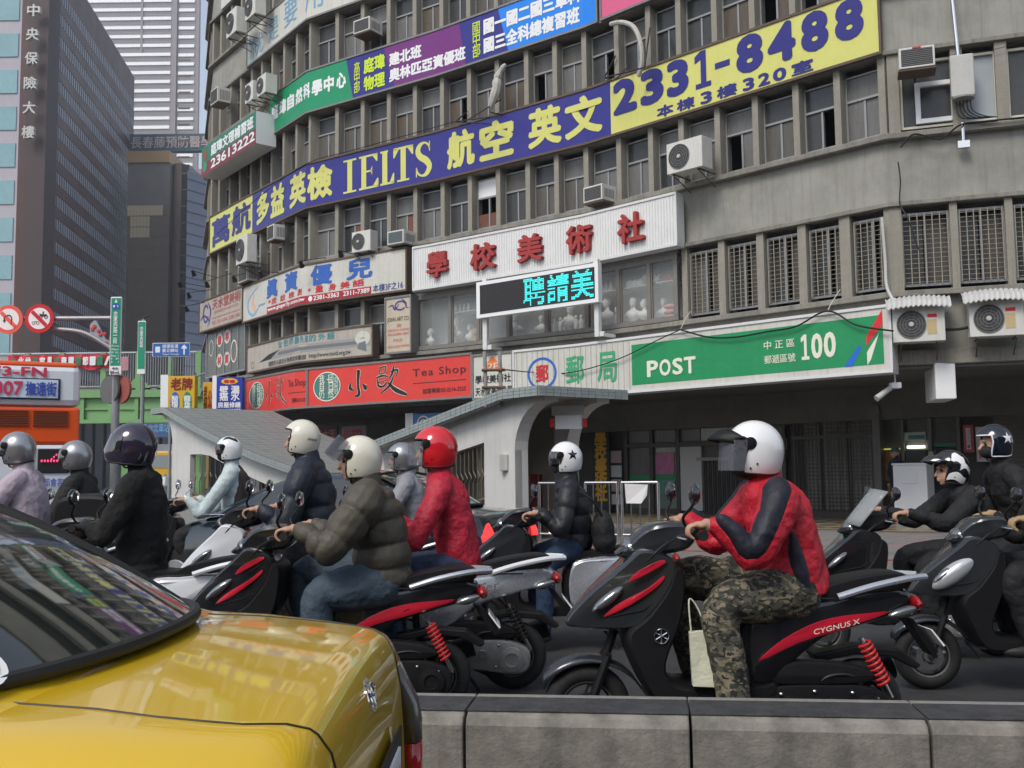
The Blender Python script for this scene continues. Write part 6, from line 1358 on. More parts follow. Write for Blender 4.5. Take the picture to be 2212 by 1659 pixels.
# ================================================================== FAR VEHICLES
def far_car(label, v, Y, m, yaw=0.0, name='parked_car', cat='car', L=4.3, W=1.7, H=1.42, tail=True):
    x = at(v, 1030, Y).x; e = empty(name, (x, Y, 0), yaw, label=label, cat=cat)      # rear faces the camera (-y)
    mb = MB(); prof = [(0, .28), (-.02, .62), (.05, .95), (.85, 1.0), (1.35, 1.36), (2.5, H), (3.2, 1.02), (4.2, .85), (4.3, .3)]
    mb.prism([(a, b) for a, b in prof], -W / 2, W / 2, 'yz'); 
    mb.v = [(q[0] * (1 - .16 * max(0, (q[2] - 1.0) / .4)), q[1], q[2]) for q in mb.v]
    mb.build('body', m, e, bevel=.07, seg=3)
    mb = MB(); mb.add([(-W * .37, .90, 1.035), (W * .37, .90, 1.035), (W * .33, 1.28, 1.30), (-W * .33, 1.28, 1.30)], [(0, 1, 2, 3)]); mb.v = [(a_, b_ - .035, c_ + .03) for a_, b_, c_ in mb.v]; mb.build('rear_window', GLASS, e)
    for k in (-1, 1):
        mb = MB(); mb.box(k * W * .42 - .14, k * W * .42 + .14, -.045, .05, .66, .86); mb.build('tail_light', mat('lit_tail_lamp', (.6, .02, .02), .3, emit=(1, .05, .05), estr=.9) if k > 0 else mat('tail_lamp_red', (.35, .01, .01), .3), e, bevel=.01)
        for yy in (.75, 3.4): mb = MB(); mb.tube([(k * (W / 2 - .2), yy, .31), (k * (W / 2 + .005), yy, .31)], .31, 18); mb.build('wheel', BLACKP, e)
    mb = MB(); mb.box(-.2, .2, -.04, -.025, .62, .76); mb.build('license_plate', CLEANW, e); mb = MB(); mb.box(-W / 2 + .03, W / 2 - .03, -.07, .05, .30, .56); mb.build('bumper', m, e, bevel=.04); return e
SILV = mat('silver_paint', (.48, .49, .50), .25, metal=.6, coat=.5); far_car('silver sedan with a lit tail light beside the left underpass entrance', 340, 50, SILV, name='silver_car')
far_car('white car half hidden behind the dark coated rider', 303, 47, mat('white_car_paint', (.6, .62, .62), .25, coat=.5), name='white_car')
e = empty('yellow_bus', (at(345, 1000, 66).x, 66, 0), label='far yellow and grey minibus seen behind the silver sedan', cat='bus'); mb = MB(); mb.box(-1.4, 1.4, 0, 6, .4, 3.0); mb.build('body', mat('bus_yellow', (.62, .36, .02), .4), e, bevel=.1)
mb = MB(); mb.box(-1.36, 1.36, -.03, -.005, 1.9, 2.75); mb.build('rear_window', mat('pale_bus_window', (.25, .27, .27), .3), e, bevel=.01); mb = MB(); mb.box(-1.4, 1.4, -.04, -.005, .9, 1.0); mb.build('stripe', BLACKP, e)
text('AG-919', (-.4, .9, 1.15, 1.5), lambda x, y, d: Vector((x, -.01 - d, y)), 'lettering', BLKP, e, world=False)
for k in (-1, 1): mb = MB(); mb.box(k * 1.1 - .15, k * 1.1 + .15, -.05, -.005, 1.2, 1.7); mb.build('tail_light', mat('tail_lamp_red', (.35, .01, .01), .3), e); mb = MB(); mb.tube([(k * 1.0, 1, .45), (k * 1.35, 1, .45)], .45, 14); mb.build('wheel', BLACKP, e)
# city bus
YBs = 14.6; xR = at(172, 950, YBs).x
BUS = empty('city_bus', (xR - 1.25 * cos(.52), YBs - 1.25 * sin(.52), 0), .52, label='orange and white city bus seen from behind with route 307 on its rear', cat='bus')
ORB = mat('bus_orange', srgb(232, 88, 30), .35, coat=.3, var=.05); WHB = mat('bus_white', srgb(226, 228, 232), .35, coat=.3, var=.05)
def bx(name, m, x0, x1, y0, y1, z0, z1, bv=.0, **k): mb = MB(); mb.box(x0, x1, y0, y1, z0, z1); return mb.build(name, m, BUS, bevel=bv, **k)
bx('body', WHB, -1.25, 1.25, 0, 9, 2.392, 3.0, .10); bx('body', ORB, -1.25, 1.25, 0.01, 9, 1.862, 2.39, .04); bx('body', WHB, -1.25, 1.25, .0, 9, .35, 1.86, .05); bx('roof_edge', ORB, -1.22, 1.2, .02, 9, 2.93, 3.03, .04)
bx('route_frame', mat('bus_frame_blue', srgb(40, 52, 84), .4), -1.18, .98, -.02, .0, 2.49, 2.79, .03); bx('route_panel', mat('route_panel_white', srgb(214, 226, 240), .4), -1.15, .95, -.028, -.0205, 2.51, 2.77, .02)
lp = lambda x, y, d: Vector((x, -.030 - d, y)); lq = lambda x, y, d: Vector((x, -.004 - d, y))
BR_ = mat('bus_red_letter', srgb(214, 60, 92), .5); BBl = mat('bus_blue_letter', srgb(66, 88, 180), .5)
text('573-FN', (-.06, .80, 2.81, 2.945), lq, 'lettering', BR_, BUS, bold=.03, world=False); text('307', (.14, .50, 2.54, 2.74), lp, 'lettering', BR_, BUS, bold=.03, world=False); text('撫遠街', (.53, .93, 2.54, 2.74), lp, 'lettering', BBl, BUS, bold=.03, world=False); text('板橋', (-.18, .10, 2.54, 2.74), lp, 'lettering', BBl, BUS, bold=.03, world=False)
for xa in (.13, .64):
    for k in range(7): bx('vent_slot', mat('vent_dark_orange', (.16, .045, .015), .6), xa, xa + .45, -.012, .012, 2.12 + k * .033, 2.136 + k * .033)
bx('number_sign', mat('plum_plate', srgb(156, 30, 60), .5), -.0 + .42, .66, -.02, .0, 1.66, 1.82); bx('route_plate', mat('amber_plate', srgb(232, 150, 30), .5), -.0 + .42, .66, -.02, .0, 1.46, 1.65); text('1181', (.44, .64, 1.68, 1.78), lp, 'lettering', CLEANW, BUS, bold=.02, world=False); text('3307', (.44, .64, 1.48, 1.57), lp, 'lettering', REDP, BUS, bold=.02, world=False); text('公車廂', (.44, .64, 1.58, 1.64), lp, 'lettering', BLKP, BUS, world=False)
bx('tail_lamp', BLACKP, .71, 1.12, -.025, .0, 1.46, 1.80, .02); LEDR = mat('lit_red_led', (.5, .0, .05), .3, emit=(1, .06, .2), estr=1.2)
for k in range(6): mb = MB(); mb.tube([(.75 + k * .04, -.03, 1.63), (.77 + k * .04, -.03, 1.63)], .018, 6); mb.build('led', LEDR, BUS)
for k in range(6): mb = MB(); mb.tube([(.88 + .03 * k, -.03, 1.73 - abs(k - 2.5) * .03), (.895 + .03 * k, -.03, 1.73 - abs(k - 2.5) * .03)], .016, 6); mb.build('led', LEDR, BUS)
text('大都會客運', (.70, 1.14, 1.27, 1.39), lp, 'lettering', BBl, BUS, bold=.02, world=False)
for k in (-1, 1): mb = MB(); mb.tube([(k * .95, 2.2, .48), (k * 1.24, 2.2, .48)], .48, 20); mb.build('wheel', BLACKP, BUS)
bx('bumper', ORB, -1.25, 1.25, -.06, .2, .35, .62, .04)
bx('side_window', GLASS, 1.24, 1.256, .8, 8.6, 1.9, 2.75)

# ================================================================== THE OTHER SIDE OF THE STREET (unseen blocks added behind the camera to darken the low sky and feed reflections)
for i, (x0, x1, h, m) in enumerate(((-75, -32, 19, G7), (-31, 4, 15, BACK), (5, 40, 20, G7), (41, 78, 16, BACK))):
    e = empty('added_street_block', ((x0 + x1) / 2, -30, 0), label='unseen street block added across the road behind the camera, %s in its row' % ('first', 'second', 'third', 'fourth')[i], cat='building', group='street blocks across the road')
    mb = MB(); mb.box(x0, x1, -44, -30, 0, h); mb.build('wall', m, e, world=True)
    for k in range(int(h // 3.3)): mb = MB(); mb.box(x0 + 1, x1 - 1, -29.98, -29.9, 1.2 + k * 3.3, 2.8 + k * 3.3); mb.build('window_band', GLASS, e, world=True)
# ================================================================== CARS
TAXI = mat('taxi_yellow_paint', (.66, .42, .012), .3, coat=1.0, spec=.5); CGLASS = mat('tinted_car_glass', (.012, .016, .014), .05, spec=.9, coat=.6)
RUB = mat('black_rubber', (.012, .012, .012), .55); CHRM = mat('chrome', (.75, .75, .76), .08, metal=1.0); LRED = mat('red_lens', (.42, .008, .012), .12, coat=.8); LSMK = mat('smoky_lens', (.10, .09, .085), .12, coat=.8); LCLR = mat('clear_lens', (.22, .23, .24), .12, coat=1.0, metal=.7)
BLKCAR = mat('black_blue_paint', (.008, .016, .022), .2, coat=1.0)
def interp(x, P):
    for i in range(len(P) - 1):
        if x <= P[i + 1][0]: t = (x - P[i][0]) / (P[i + 1][0] - P[i][0]); t = t * t * (3 - 2 * t) if False else t; return P[i][1] + (P[i + 1][1] - P[i][1]) * t
    return P[-1][1]
TOPP = [(-4.42, .55), (-4.3, .70), (-3.9, .84), (-3.3, .97), (-2.8, 1.0), (-1.2, 1.02), (-.62, 1.052), (-.40, 1.04), (-.22, 1.02), (-.10, 1.005), (-.055, .985), (-.03, .94), (-.012, .86), (-.004, .76), (0, .66)]
WIDP = [(-4.42, .55), (-4.2, .76), (-3.6, .84), (-1.5, .85), (-.8, .84), (-.4, .81), (-.2, .775), (-.08, .725), (0, .66)]
def ctop(x): return interp(x, TOPP)
def cwid(x): return interp(x, WIDP)
def cdeck(x, y):
    w = cwid(x); a = abs(y); zt = ctop(x)
    if a < w - .24: return zt - .022 * (a / .6) ** 2
    t = min(1, (a - (w - .24)) / .24); return zt - .022 * ((w - .24) / .6) ** 2 - .17 * (1 - sqrt(max(0, 1 - t ** 2.2)))
def sedan(name, label, loc, yaw, paint, plate=None, cat='car', group=None, taxi=False, sc=1.0):
    e = empty(name, loc, yaw, label=label, cat=cat, group=group, scale=sc)
    xs = [-4.42, -4.36, -4.25, -4.0, -3.7, -3.3, -2.8, -2.2, -1.6, -1.1, -.8, -.62, -.5, -.4, -.3, -.22, -.16, -.12, -.095, -.075, -.062, -.05, -.04, -.03, -.02, -.012, -.008, -.004, 0]
    mb = MB(); M_ = 13; ring = 2 * M_ + 6
    for x in xs:
        w = cwid(x); ys = [w * (1 - (i / M_)) for i in range(M_)]; half = [(w * .93, .26), (w + .005, .42), (w + .01, min(.62, cdeck(x, w) - .02))]
        up = [(w - .24 * (1 - ((1 - i / 7) ** 1)) if i <= 7 else (w - .24) * (1 - (i - 7) / (M_ - 7))) for i in range(M_ + 1)]
        pts = half + [(q, cdeck(x, q)) for q in up]           # up[-1] = 0
        full = [(p[0], p[1]) for p in pts] + [(-p[0], p[1]) for p in reversed(pts[:-1])]
        mb.v += [(x, a, b) for a, b in full]
    n = len(full)
    for i in range(len(xs) - 1):
        for j in range(n - 1): a = i * n + j; mb.f.append((a, a + 1, a + 1 + n, a + n)); mb.m.append(0)
        a = i * n; mb.f.append((a + n - 1, a, a + n, a + 2 * n - 1)); mb.m.append(0)
    mb.f += [tuple(range(n)), tuple((len(xs) - 1) * n + j for j in range(n))]; mb.m += [0, 0]
    mb.build('body', paint, e, smooth=True, auto=60)
    # cabin
    CT = [(-3.30, .98), (-2.95, 1.16), (-2.6, 1.32), (-2.3, 1.405), (-1.9, 1.44), (-1.55, 1.435), (-1.3, 1.40), (-1.05, 1.31), (-.8, 1.185), (-.6, 1.075), (-.46, 1.035)]
    cx = [-3.30, -3.1, -2.95, -2.8, -2.6, -2.45, -2.3, -2.1, -1.9, -1.7, -1.55, -1.42, -1.3, -1.18, -1.05, -.92, -.8, -.7, -.6, -.52, -.46]
    def cab(x, u):      # u -1..1 across, rounded shoulders
        zt = interp(x, CT) ; k = (zt - 1.0) / .44; wb = .72; wt = .72 - .20 * max(0, k); a = abs(u)
        if a < .8: y = wt * a / .8 * .9; z = zt - .035 * (a / .8) ** 2
        else:
            t = (a - .8) / .2; y = wt * .9 + (wb - wt * .9) * t ** .75; z = (zt - .035) + (.985 - (zt - .035)) * t ** 1.25
        return y * (1 if u >= 0 else -1), z
    mb = MB(); K = 25
    for x in cx:
        for j in range(K): u = -1 + 2 * j / (K - 1); y, z = cab(x, u); mb.v.append((x, y, z))
    for i in range(len(cx) - 1):
        for j in range(K - 1): a = i * K + j; mb.f.append((a, a + K, a + K + 1, a + 1)); mb.m.append(0)
    mb.build('roof_and_pillars', paint, e, smooth=True, auto=60)
    # rear window, a curved pane standing a little proud
    def rw(u, v):      # u -1..1, v 0 base .. 1 top
        yb, yt = .60, .50; y = u * (yb + (yt - yb) * v); xb = -.475 - .17 * abs(u) ** 2.3; xt = -1.30 + .02 * u * u; x = xb + (xt - xb) * v
        zb = cdeck(xb, y) + .012; zt = 1.40 - .03 * u * u; z = zb + (zt - zb) * (v + .09 * sin(pi * v)); return Vector((x + .010, y, z + .012))
    N1, N2 = 24, 12; mb = MB(); mb.v = [tuple(rw(-1 + 2 * i / N1, j / N2)) for j in range(N2 + 1) for i in range(N1 + 1)]; mb.f = [(j * (N1 + 1) + i, j * (N1 + 1) + i + 1, (j + 1) * (N1 + 1) + i + 1, (j + 1) * (N1 + 1) + i) for j in range(N2) for i in range(N1)]; mb.m = [0] * len(mb.f)
    gl = mb.build('rear_window', CGLASS, e, smooth=True, auto=180)
    edge = [rw(-1 + 2 * i / N1, 0) for i in range(N1 + 1)] + [rw(1, j / N2) for j in range(1, N2 + 1)] + [rw(1 - 2 * i / N1, 1) for i in range(1, N1 + 1)] + [rw(-1, 1 - j / N2) for j in range(1, N2 + 1)]
    mb = MB(); mb.tube(edge, .0145, 8); mb.build('window_seal', RUB, gl, smooth=True)
    for sy in (-1, 1):
        for k, (xa, xb_) in enumerate(((-2.75, -1.98), (-1.92, -1.22))):
            mb = MB(); q = []
            for x, u in ((xa, .97), (xb_, .97), (xb_ - (.25 if k else 0), .84), (xa + (.28 if not k else 0), .84)): y, z = cab(x, u * sy); q.append((x, y + sy * .012, z + .004))
            mb.add(q, [(0, 1, 2, 3)]); mb.build('side_window', CGLASS, e)
        mb = MB(); mb.tube([(-3.3, sy * .84, .99), (-.9, sy * .84, .99)], .006, 5); mb.build('waist_line', CHRM, e)
        for x, dx in ((-3.55, 0), (-.95, 0)):
            mb = MB(); mb.lathe([(.2, -.0), (.31, .02), (.315, .17), (.30, .19)], (x, sy * .66 if sy > 0 else -.66, .315), 'y', 28) if sy > 0 else mb.lathe([(.2, 0), (.31, -.02), (.315, -.17), (.30, -.19)], (x, -.66, .315), 'y', 28)
            wh = mb.build('wheel', RUB, e, smooth=True); mb = MB(); mb.lathe([(.2, sy * .19), (.19, sy * .20), (.03, sy * .205)], (x, sy * .66, .315), 'y', 20); mb.build('rim', GALV, wh, smooth=True)
        # tail lamp: outer red, upper smoky
        def lp_(za, zb_, m, nm):
            mb = MB(); N = 9; vs = []
            for j in range(5):
                z = za + (zb_ - za) * j / 4
                for i in range(N):
                    t = i / (N - 1); yy = .47 + .295 * t; xx = .012 - .20 * t ** 2.8 + (.012 if .1 < t < .9 else 0) - .05 * max(0, (z - .78) / .1) ; yy2 = yy if t < .8 else yy + .01; vs.append((xx, sy * yy2, z))
            mb.add(vs, [(j * N + i, j * N + i + 1, (j + 1) * N + i + 1, (j + 1) * N + i) for j in range(4) for i in range(N - 1)]); o = mb.build(nm, m, e, smooth=True, auto=180); q_ = o.modifiers.new('t', 'SOLIDIFY'); q_.thickness = .03; q_.offset = -sy if False else 0; return o
        if taxi: lp_(.46, .70, LRED, 'tail_light'); lp_(.703, .89, LSMK, 'reversing_light')
        else: lp_(.74, .93, mat('lit_tail_lamp', (.6, .02, .02), .3, emit=(1, .05, .05), estr=.9), 'tail_light')
    mb = MB(); P = [(.055, .30), (.075, .40), (.07, .50), (.045, .545), (-.2, .545), (-.2, .30)]; mb.prism(P, -.70, .70, 'xz'); mb.build('bumper', paint, e, bevel=.03, seg=3)
    # plate in its recess
    mb = MB(); mb.box(.005, .012, -.26, .26, .60, .80); mb.build('plate_recess', RUB, e, bevel=.01); mb = MB(); mb.box(.014, .020, -.16, .16, .63, .775); pl_ = mb.build('license_plate', CLEANW, e)
    text(plate or 'CU-4718', (-.135, .135, .648, .755), lambda x, y, d: Vector((.022 + d * .3, x, y)), 'lettering', REDP if taxi else BLKP, pl_, bold=.02, world=False)
    # emblem
    if taxi:
        mb = MB()
        def em(a, r0, r1): return Vector((.0 - .012 * sin(a), r0 * cos(a), .925 + r1 * sin(a)))
        c = [Vector((-.030 - .010 * sin(a * pi / 12), .043 * cos(a * pi / 12), .925 + .030 * sin(a * pi / 12))) for a in range(25)]; mb.tube(c, .0055, 6)
        c = [Vector((-.028 - .010 * sin(a * pi / 12), .016 * cos(a * pi / 12), .925 + .029 * sin(a * pi / 12))) for a in range(25)]; mb.tube(c, .0045, 6)
        c = [Vector((-.026 - .004 * sin(a * pi / 12), .034 * cos(a * pi / 12), .937 + .011 * sin(a * pi / 12))) for a in range(25)]; mb.tube(c, .0045, 6); mb.build('emblem', CHRM, e, smooth=True)
        for sy in (-1, 1):
            pth = []
            for x in [v_ for v_ in xs if v_ > -.9]:
                yy = .50 + .05 * min(1, (x + .9) / .6) - .11 * max(0, (x + .19) / .19) ** 1.6; pth.append((x + .0005, sy * yy, cdeck(x, yy) + .0002))
            pth[0] = (-.9, sy * .49, cdeck(-.9, .49) + .001); mb = MB(); mb.tube(pth, .0026, 5); mb.build('boot_seam', RUB, e)
        # round company sticker on the glass
        o = rw(-.80, .10); nx = (rw(-.7, .1) - o).normalized(); ny = (rw(-.80, .3) - o).normalized(); nz_ = nx.cross(ny); nz_ = nz_ if nz_.z > 0 else -nz_
        for r, m_, k in ((.095, CLEANW, 1), (.082, mat('sticker_yellow', (.75, .5, .03), .5), 2), (.068, CLEANW, 3), (.055, mat('sticker_yellow', (.75, .5, .03), .5), 4), (.04, REDP, 5)):
            mb = MB(); mb.add([tuple(o - ny * .02 - nx * .08 + nx * r * cos(a * pi / 14) + ny * r * .9 * sin(a * pi / 14) + nz_ * (.010 + .0012 * k)) for a in range(28)], [tuple(range(28))]); mb.build('sticker', m_, gl)
    return e
sedan('yellow_taxi', 'glossy yellow taxi saloon with dark rear window, cut by the lower left corner', (-.285, 2.25, 0), 0.0, TAXI, '5C-1AU', cat='taxi', taxi=True)
sedan('black_car', 'dark blue black saloon with lit red tail lights passing behind the scooters', (at(1108, 1100, 10.6).x, 10.3, 0), -.42, BLKCAR, 'DN-5026')

# ================================================================== SCOOTERS
BLKG = mat('gloss_black_paint', (.010, .010, .012), .18, coat=.8); GUN = mat('gunmetal_paint', (.030, .033, .038), .25, metal=.3, coat=.7, var=.08); GREYS = mat('silver_scooter_paint', (.50, .52, .56), .28, metal=.5, coat=.6, var=.05); WHT = mat('pearl_white_paint', (.70, .71, .74), .25, coat=.7)
MATB = mat('matt_black_plastic', (.011, .011, .012), .5, spec=.25, var=.3, vscale=12, bump=.1, bscale=200); SEATM = mat('black_vinyl_seat', (.010, .010, .011), .5, spec=.3, bump=.2, bscale=180); TYRE = mat('tyre_rubber', (.014, .014, .014), .8, var=.4, vscale=20); RIM = mat('scooter_rim', (.20, .20, .20), .4, metal=.7); ENG = mat('cast_alloy', (.45, .45, .44), .45, metal=.7, var=.3, vscale=15); REDST = mat('red_stripe_paint', (.48, .01, .03), .25, coat=.5); REDSP = mat('red_spring', (.50, .03, .03), .4); AMB = mat('amber_lens', (.55, .18, .01), .15, coat=.6)
SMOKE = mat('smoked_visor', (.03, .03, .035), .06, alpha=.72, spec=.9); WSH = mat('hazy_windscreen', (.40, .42, .42), .12, alpha=.5, spec=.7); MIRG = mat('mirror_glass', (.75, .8, .85), .02, metal=1.0)
def pillow(mb, poly, w, edge=.02, y0=0.0, n=4, closed_spline=True, taper=None):
    P = spline([(a, b, 0) for a, b in poly], n, True) if closed_spline else [Vector((a, b, 0)) for a, b in poly]; N = len(P)
    ar = sum(P[i].x * P[(i + 1) % N].y - P[(i + 1) % N].x * P[i].y for i in range(N)); sg = 1 if ar > 0 else -1; nr = []
    for i in range(N):
        t = (P[(i + 1) % N] - P[i - 1]); L_ = max(1e-6, t.length); nr.append(Vector((-t.y, t.x, 0)) / L_ * sg)
    rings = [(-1, 1.0), (-.93, .45), (-.75, .12), (-.4, 0), (.4, 0), (.75, .12), (.93, .45), (1, 1.0)]; k = len(mb.v)
    for ry, ri in rings:
        for i, p in enumerate(P):
            q = p + nr[i] * (edge * ri); ww = w * (taper(q.x, q.y) if taper else 1); mb.v.append((q.x, y0 + ww * ry, q.y))
    for r in range(len(rings) - 1):
        for i in range(N): a = k + r * N + i; b = k + r * N + (i + 1) % N; mb.f.append((a, b, b + N, a + N)); mb.m.append(mb.mi)
    mb.f += [tuple(k + i for i in range(N)), tuple(k + (len(rings) - 1) * N + i for i in reversed(range(N)))]; mb.m += [mb.mi, mb.mi]; return mb
WHM = {}
def wheel_data():
    mb = MB(); R, r = .215, .05; mb.v = []; n, m = 32, 10
    for i in range(n):
        a = 2 * pi * i / n
        for j in range(m): b = 2 * pi * j / m; rr = R - r + r * cos(b) * 1.0; mb.v.append((rr * cos(a), r * 1.05 * sin(b), rr * sin(a)))
    mb.f = [(i * m + j, ((i + 1) % n) * m + j, ((i + 1) % n) * m + (j + 1) % m, i * m + (j + 1) % m) for i in range(n) for j in range(m)]; mb.m = [0] * len(mb.f); WHM['tyre'] = mk_data(mb, 'tyre', TYRE, smooth=True, auto=180)
    mb = MB(); mb.lathe([(.125, -.035), (.135, -.038), (.135, .038), (.125, .035), (.115, .02), (.115, -.02)], axis='y', n=28, cap=False); mb.lathe([(.035, -.05), (.04, -.04), (.04, .04), (.035, .05)], axis='y', n=14)
    for k in range(5):
        a = 2 * pi * k / 5; mb.tube([(.03 * cos(a), 0, .03 * sin(a)), (.12 * cos(a + .15), 0, .12 * sin(a + .15))], [(.016, .02), (.012, .018)], 6)
    WHM['rim'] = mk_data(mb, 'rim', RIM, smooth=True)
    mb = MB(); mb.lathe([(.085, -.052), (.085, -.056), (.05, -.056), (.05, -.052)], axis='y', n=24, cap=False); WHM['disc'] = mk_data(mb, 'brake_disc', STEEL)
wheel_data()
def scooter(label, x, Y, yaw=0.0, sc=1.0, main=BLKG, side=None, apron=None, stripe=None, spring=MATB, screen=None, topbox=False, tail=GREYS, mirrors='black', plate='', lettering=None, eng=None, lean=0.0, lean_x=0.0, group='scooters waiting in the road'):
    side = side or main; apron = apron or main
    e = empty('scooter', (x, Y, 0), yaw, label=label, cat='scooter', group=group, scale=sc); e.rotation_euler = (lean, 0, yaw)
    def low(v_): x_, y_, z_ = v_; return (x_, y_, z_ - max(0, x_ - .35) * .18 * min(1, max(0, (z_ - .52) / .2)))
    def B(mb, nm, m, **k):
        if nm not in ('top_box', 'top_box_reflector'): mb.v = [low(v_) for v_ in mb.v]
        k.setdefault('smooth', True); k.setdefault('auto', 32); return mb.build(nm, m, e, **k)
    for nm, xx in (('front_wheel', -.70), ('rear_wheel', .63)):
        w_ = shared(WHM['rim'], nm, e, (xx, 0, .215)); shared(WHM['tyre'], 'tyre', w_)
        if xx < 0: shared(WHM['disc'], 'brake_disc', w_)
    mb = MB()
    for s_ in (-1, 1): mb.tube([(-.70, s_ * .075, .215), (-.60, s_ * .07, .47)], [.024, .02], 8)
    mb.tube([(-.60, -.075, .47), (-.60, .075, .47)], .02, 8); mb.tube([(-.60, 0, .47), (-.42, 0, .98)], .022, 8); B(mb, 'fork', MATB)
    mb = MB(); N = 12; vs = []
    for i in range(N + 1):
        a = radians(32 + 118 * i / N); r = .262 if i else .25; cx_, cz_ = -.70 - r * cos(a) * 1.08, .215 + r * sin(a); wv = .068 if 1 < i < N - 1 else .045
        for j in range(7): b = -1 + j / 3; vs.append((cx_ + .02 * b * b, wv * b, cz_ - .035 * b * b))
    mb.add(vs, [(i * 7 + j, (i + 1) * 7 + j, (i + 1) * 7 + j + 1, i * 7 + j + 1) for i in range(N) for j in range(6)]); o = B(mb, 'front_fender', main, auto=180); sm = o.modifiers.new('t', 'SOLIDIFY'); sm.thickness = .006
    # front apron and leg shield
    tp = lambda x_, z_: max(.18, min(1, .18 + (x_ + .80) * 2.1))
    mb = MB(); pillow(mb, [(-.43, .985), (-.28, .93), (-.30, .80), (-.40, .67), (-.50, .60), (-.70, .60), (-.80, .625), (-.70, .76), (-.53, .91)], .175, .018, taper=tp); B(mb, 'front_apron', apron)
    mb = MB(); pillow(mb, [(-.29, .90), (-.23, .86), (-.25, .66), (-.33, .45), (-.30, .36), (-.18, .33), (-.20, .27), (-.38, .27), (-.47, .40), (-.52, .58), (-.42, .68), (-.33, .80)], .185, .02); B(mb, 'leg_shield', MATB)
    for s_ in (-1, 1):
        mb = MB(); mb.ball((-.60, s_ * .112, .745), .095, .03, .026, 12, 8, Matrix.Rotation(-.65, 3, 'Y')); B(mb, 'headlight' if False else 'turn_signal', LCLR if s_ < 0 else AMB)
    mb = MB(); pillow(mb, [(-.40, .27), (.14, .27), (.18, .36), (.10, .34), (-.28, .335)], .175, .012); B(mb, 'floorboard', MATB)
    # rear body
    tr = lambda x_, z_: max(.35, min(1, 1 - max(0, x_ - .35) * 1.15))
    mb = MB(); pillow(mb, [(.06, .34), (.03, .50), (.06, .66), (.16, .72), (.40, .74), (.66, .83), (.86, .86), (.90, .80), (.80, .72), (.62, .62), (.42, .54), (.26, .42), (.18, .34)], .175, .035, taper=tr); B(mb, 'side_panel', side)
    mb = MB(); pillow(mb, [(.02, .36), (.0, .55), (.05, .66), (.14, .67), (.16, .50), (.20, .38), (.14, .30)], .165, .02); B(mb, 'seat_front_cover', MATB)
    mb = MB(); pillow(mb, [(.02, .69), (.03, .745), (.20, .775), (.36, .765), (.46, .82), (.62, .885), (.80, .935), (.88, .92), (.86, .86), (.66, .80), (.46, .72), (.25, .68)], .145, .012, taper=lambda x_, z_: 1 - max(0, x_ - .3) * .6); B(mb, 'seat', SEATM)
    for s_ in (-1, 1):
        mb = MB(); mb.tube(spline([(.50, s_ * .15, .77), (.66, s_ * .155, .845), (.84, s_ * .13, .91), (.97, s_ * .05, .935)], 5), [.016] * 16, 8); B(mb, 'grab_rail', tail)
    mb = MB(); mb.ball((.915, 0, .80), .035, .11, .042, 14, 10, Matrix.Rotation(-.4, 3, 'Y')); B(mb, 'tail_light', LRED)
    for s_ in (-1, 1): mb = MB(); mb.ball((.83, s_ * .095, .745), .08, .025, .024, 12, 8, Matrix.Rotation(-.45, 3, 'Y')); B(mb, 'rear_turn_signal', LCLR)
    mb = MB(); mb.prism([(.86, .72), (.90, .72), (1.02, .46), (.985, .44)], -.055, .055); B(mb, 'rear_mudguard', MATB, bevel=.006, smooth=False)
    mb = MB(); q = Vector((1.0, 0, .58)); mb.obox((.985, 0, .575), (.004, 0, .002), (0, .125, 0), (-.03, 0, .075)); pt_ = B(mb, 'license_plate', CLEANW, smooth=False)
    if plate: text(plate, (-.105, .105, .515, .64), lambda x_, y_, d: Vector((1.0 + d * .3 - (y_ - .515) * .4, x_, y_)), 'lettering', BLKP, pt_, bold=.02, world=False)
    # engine, exhaust, shock absorber
    mb = MB(); pillow(mb, [(.16, .20), (.12, .29), (.22, .34), (.44, .34), (.60, .33), (.72, .28), (.73, .17), (.64, .12), (.40, .15), (.22, .15)], .04, .018, y0=-.135); B(mb, 'engine_cover', eng or ENG)
    for cx_, rr in ((.25, .062), (.62, .075)):
        mb = MB(); mb.lathe([(rr, -.17), (rr * .97, -.195), (rr * .55, -.20), (rr * .5, -.19), (.02, -.19)], (cx_, 0, .235 if cx_ < .4 else .215), 'y', 22); B(mb, 'engine_boss', eng or ENG)
    mb = MB(); pillow(mb, [(.18, .345), (.16, .41), (.30, .45), (.55, .43), (.66, .38), (.60, .34), (.36, .335)], .045, .018, y0=-.13); B(mb, 'air_box', MATB)
    mb = MB(); mb.tube(spline([(.20, .10, .22), (.34, .13, .20), (.48, .14, .24)], 4), .02, 8); mb.tube([(.46, .15, .24), (.86, .16, .36)], [.055, .065], 14); B(mb, 'exhaust', MATB)
    mb = MB(); mb.tube([(.60, -.155, .56), (.735, -.155, .27)], .013, 8); B(mb, 'shock_rod', STEEL)
    mb = MB(); A_, B_ = Vector((.612, -.155, .535)), Vector((.705, -.155, .335)); dd = (B_ - A_); u1 = Vector((0, 1, 0)); u2 = dd.normalized().cross(u1); hel = [A_ + dd * (i / 72) + (u1 * cos(i * pi / 4) + u2 * sin(i * pi / 4)) * .030 for i in range(73)]; mb.tube(hel, .0075, 5); B(mb, 'spring', spring)
    mb = MB(); mb.prism([(.40, .46), (.62, .50), (.82, .48), (.93, .40), (.90, .38), (.78, .44), (.60, .455), (.42, .42)], -.06, .06); B(mb, 'rear_fender', MATB, smooth=False, bevel=.01)
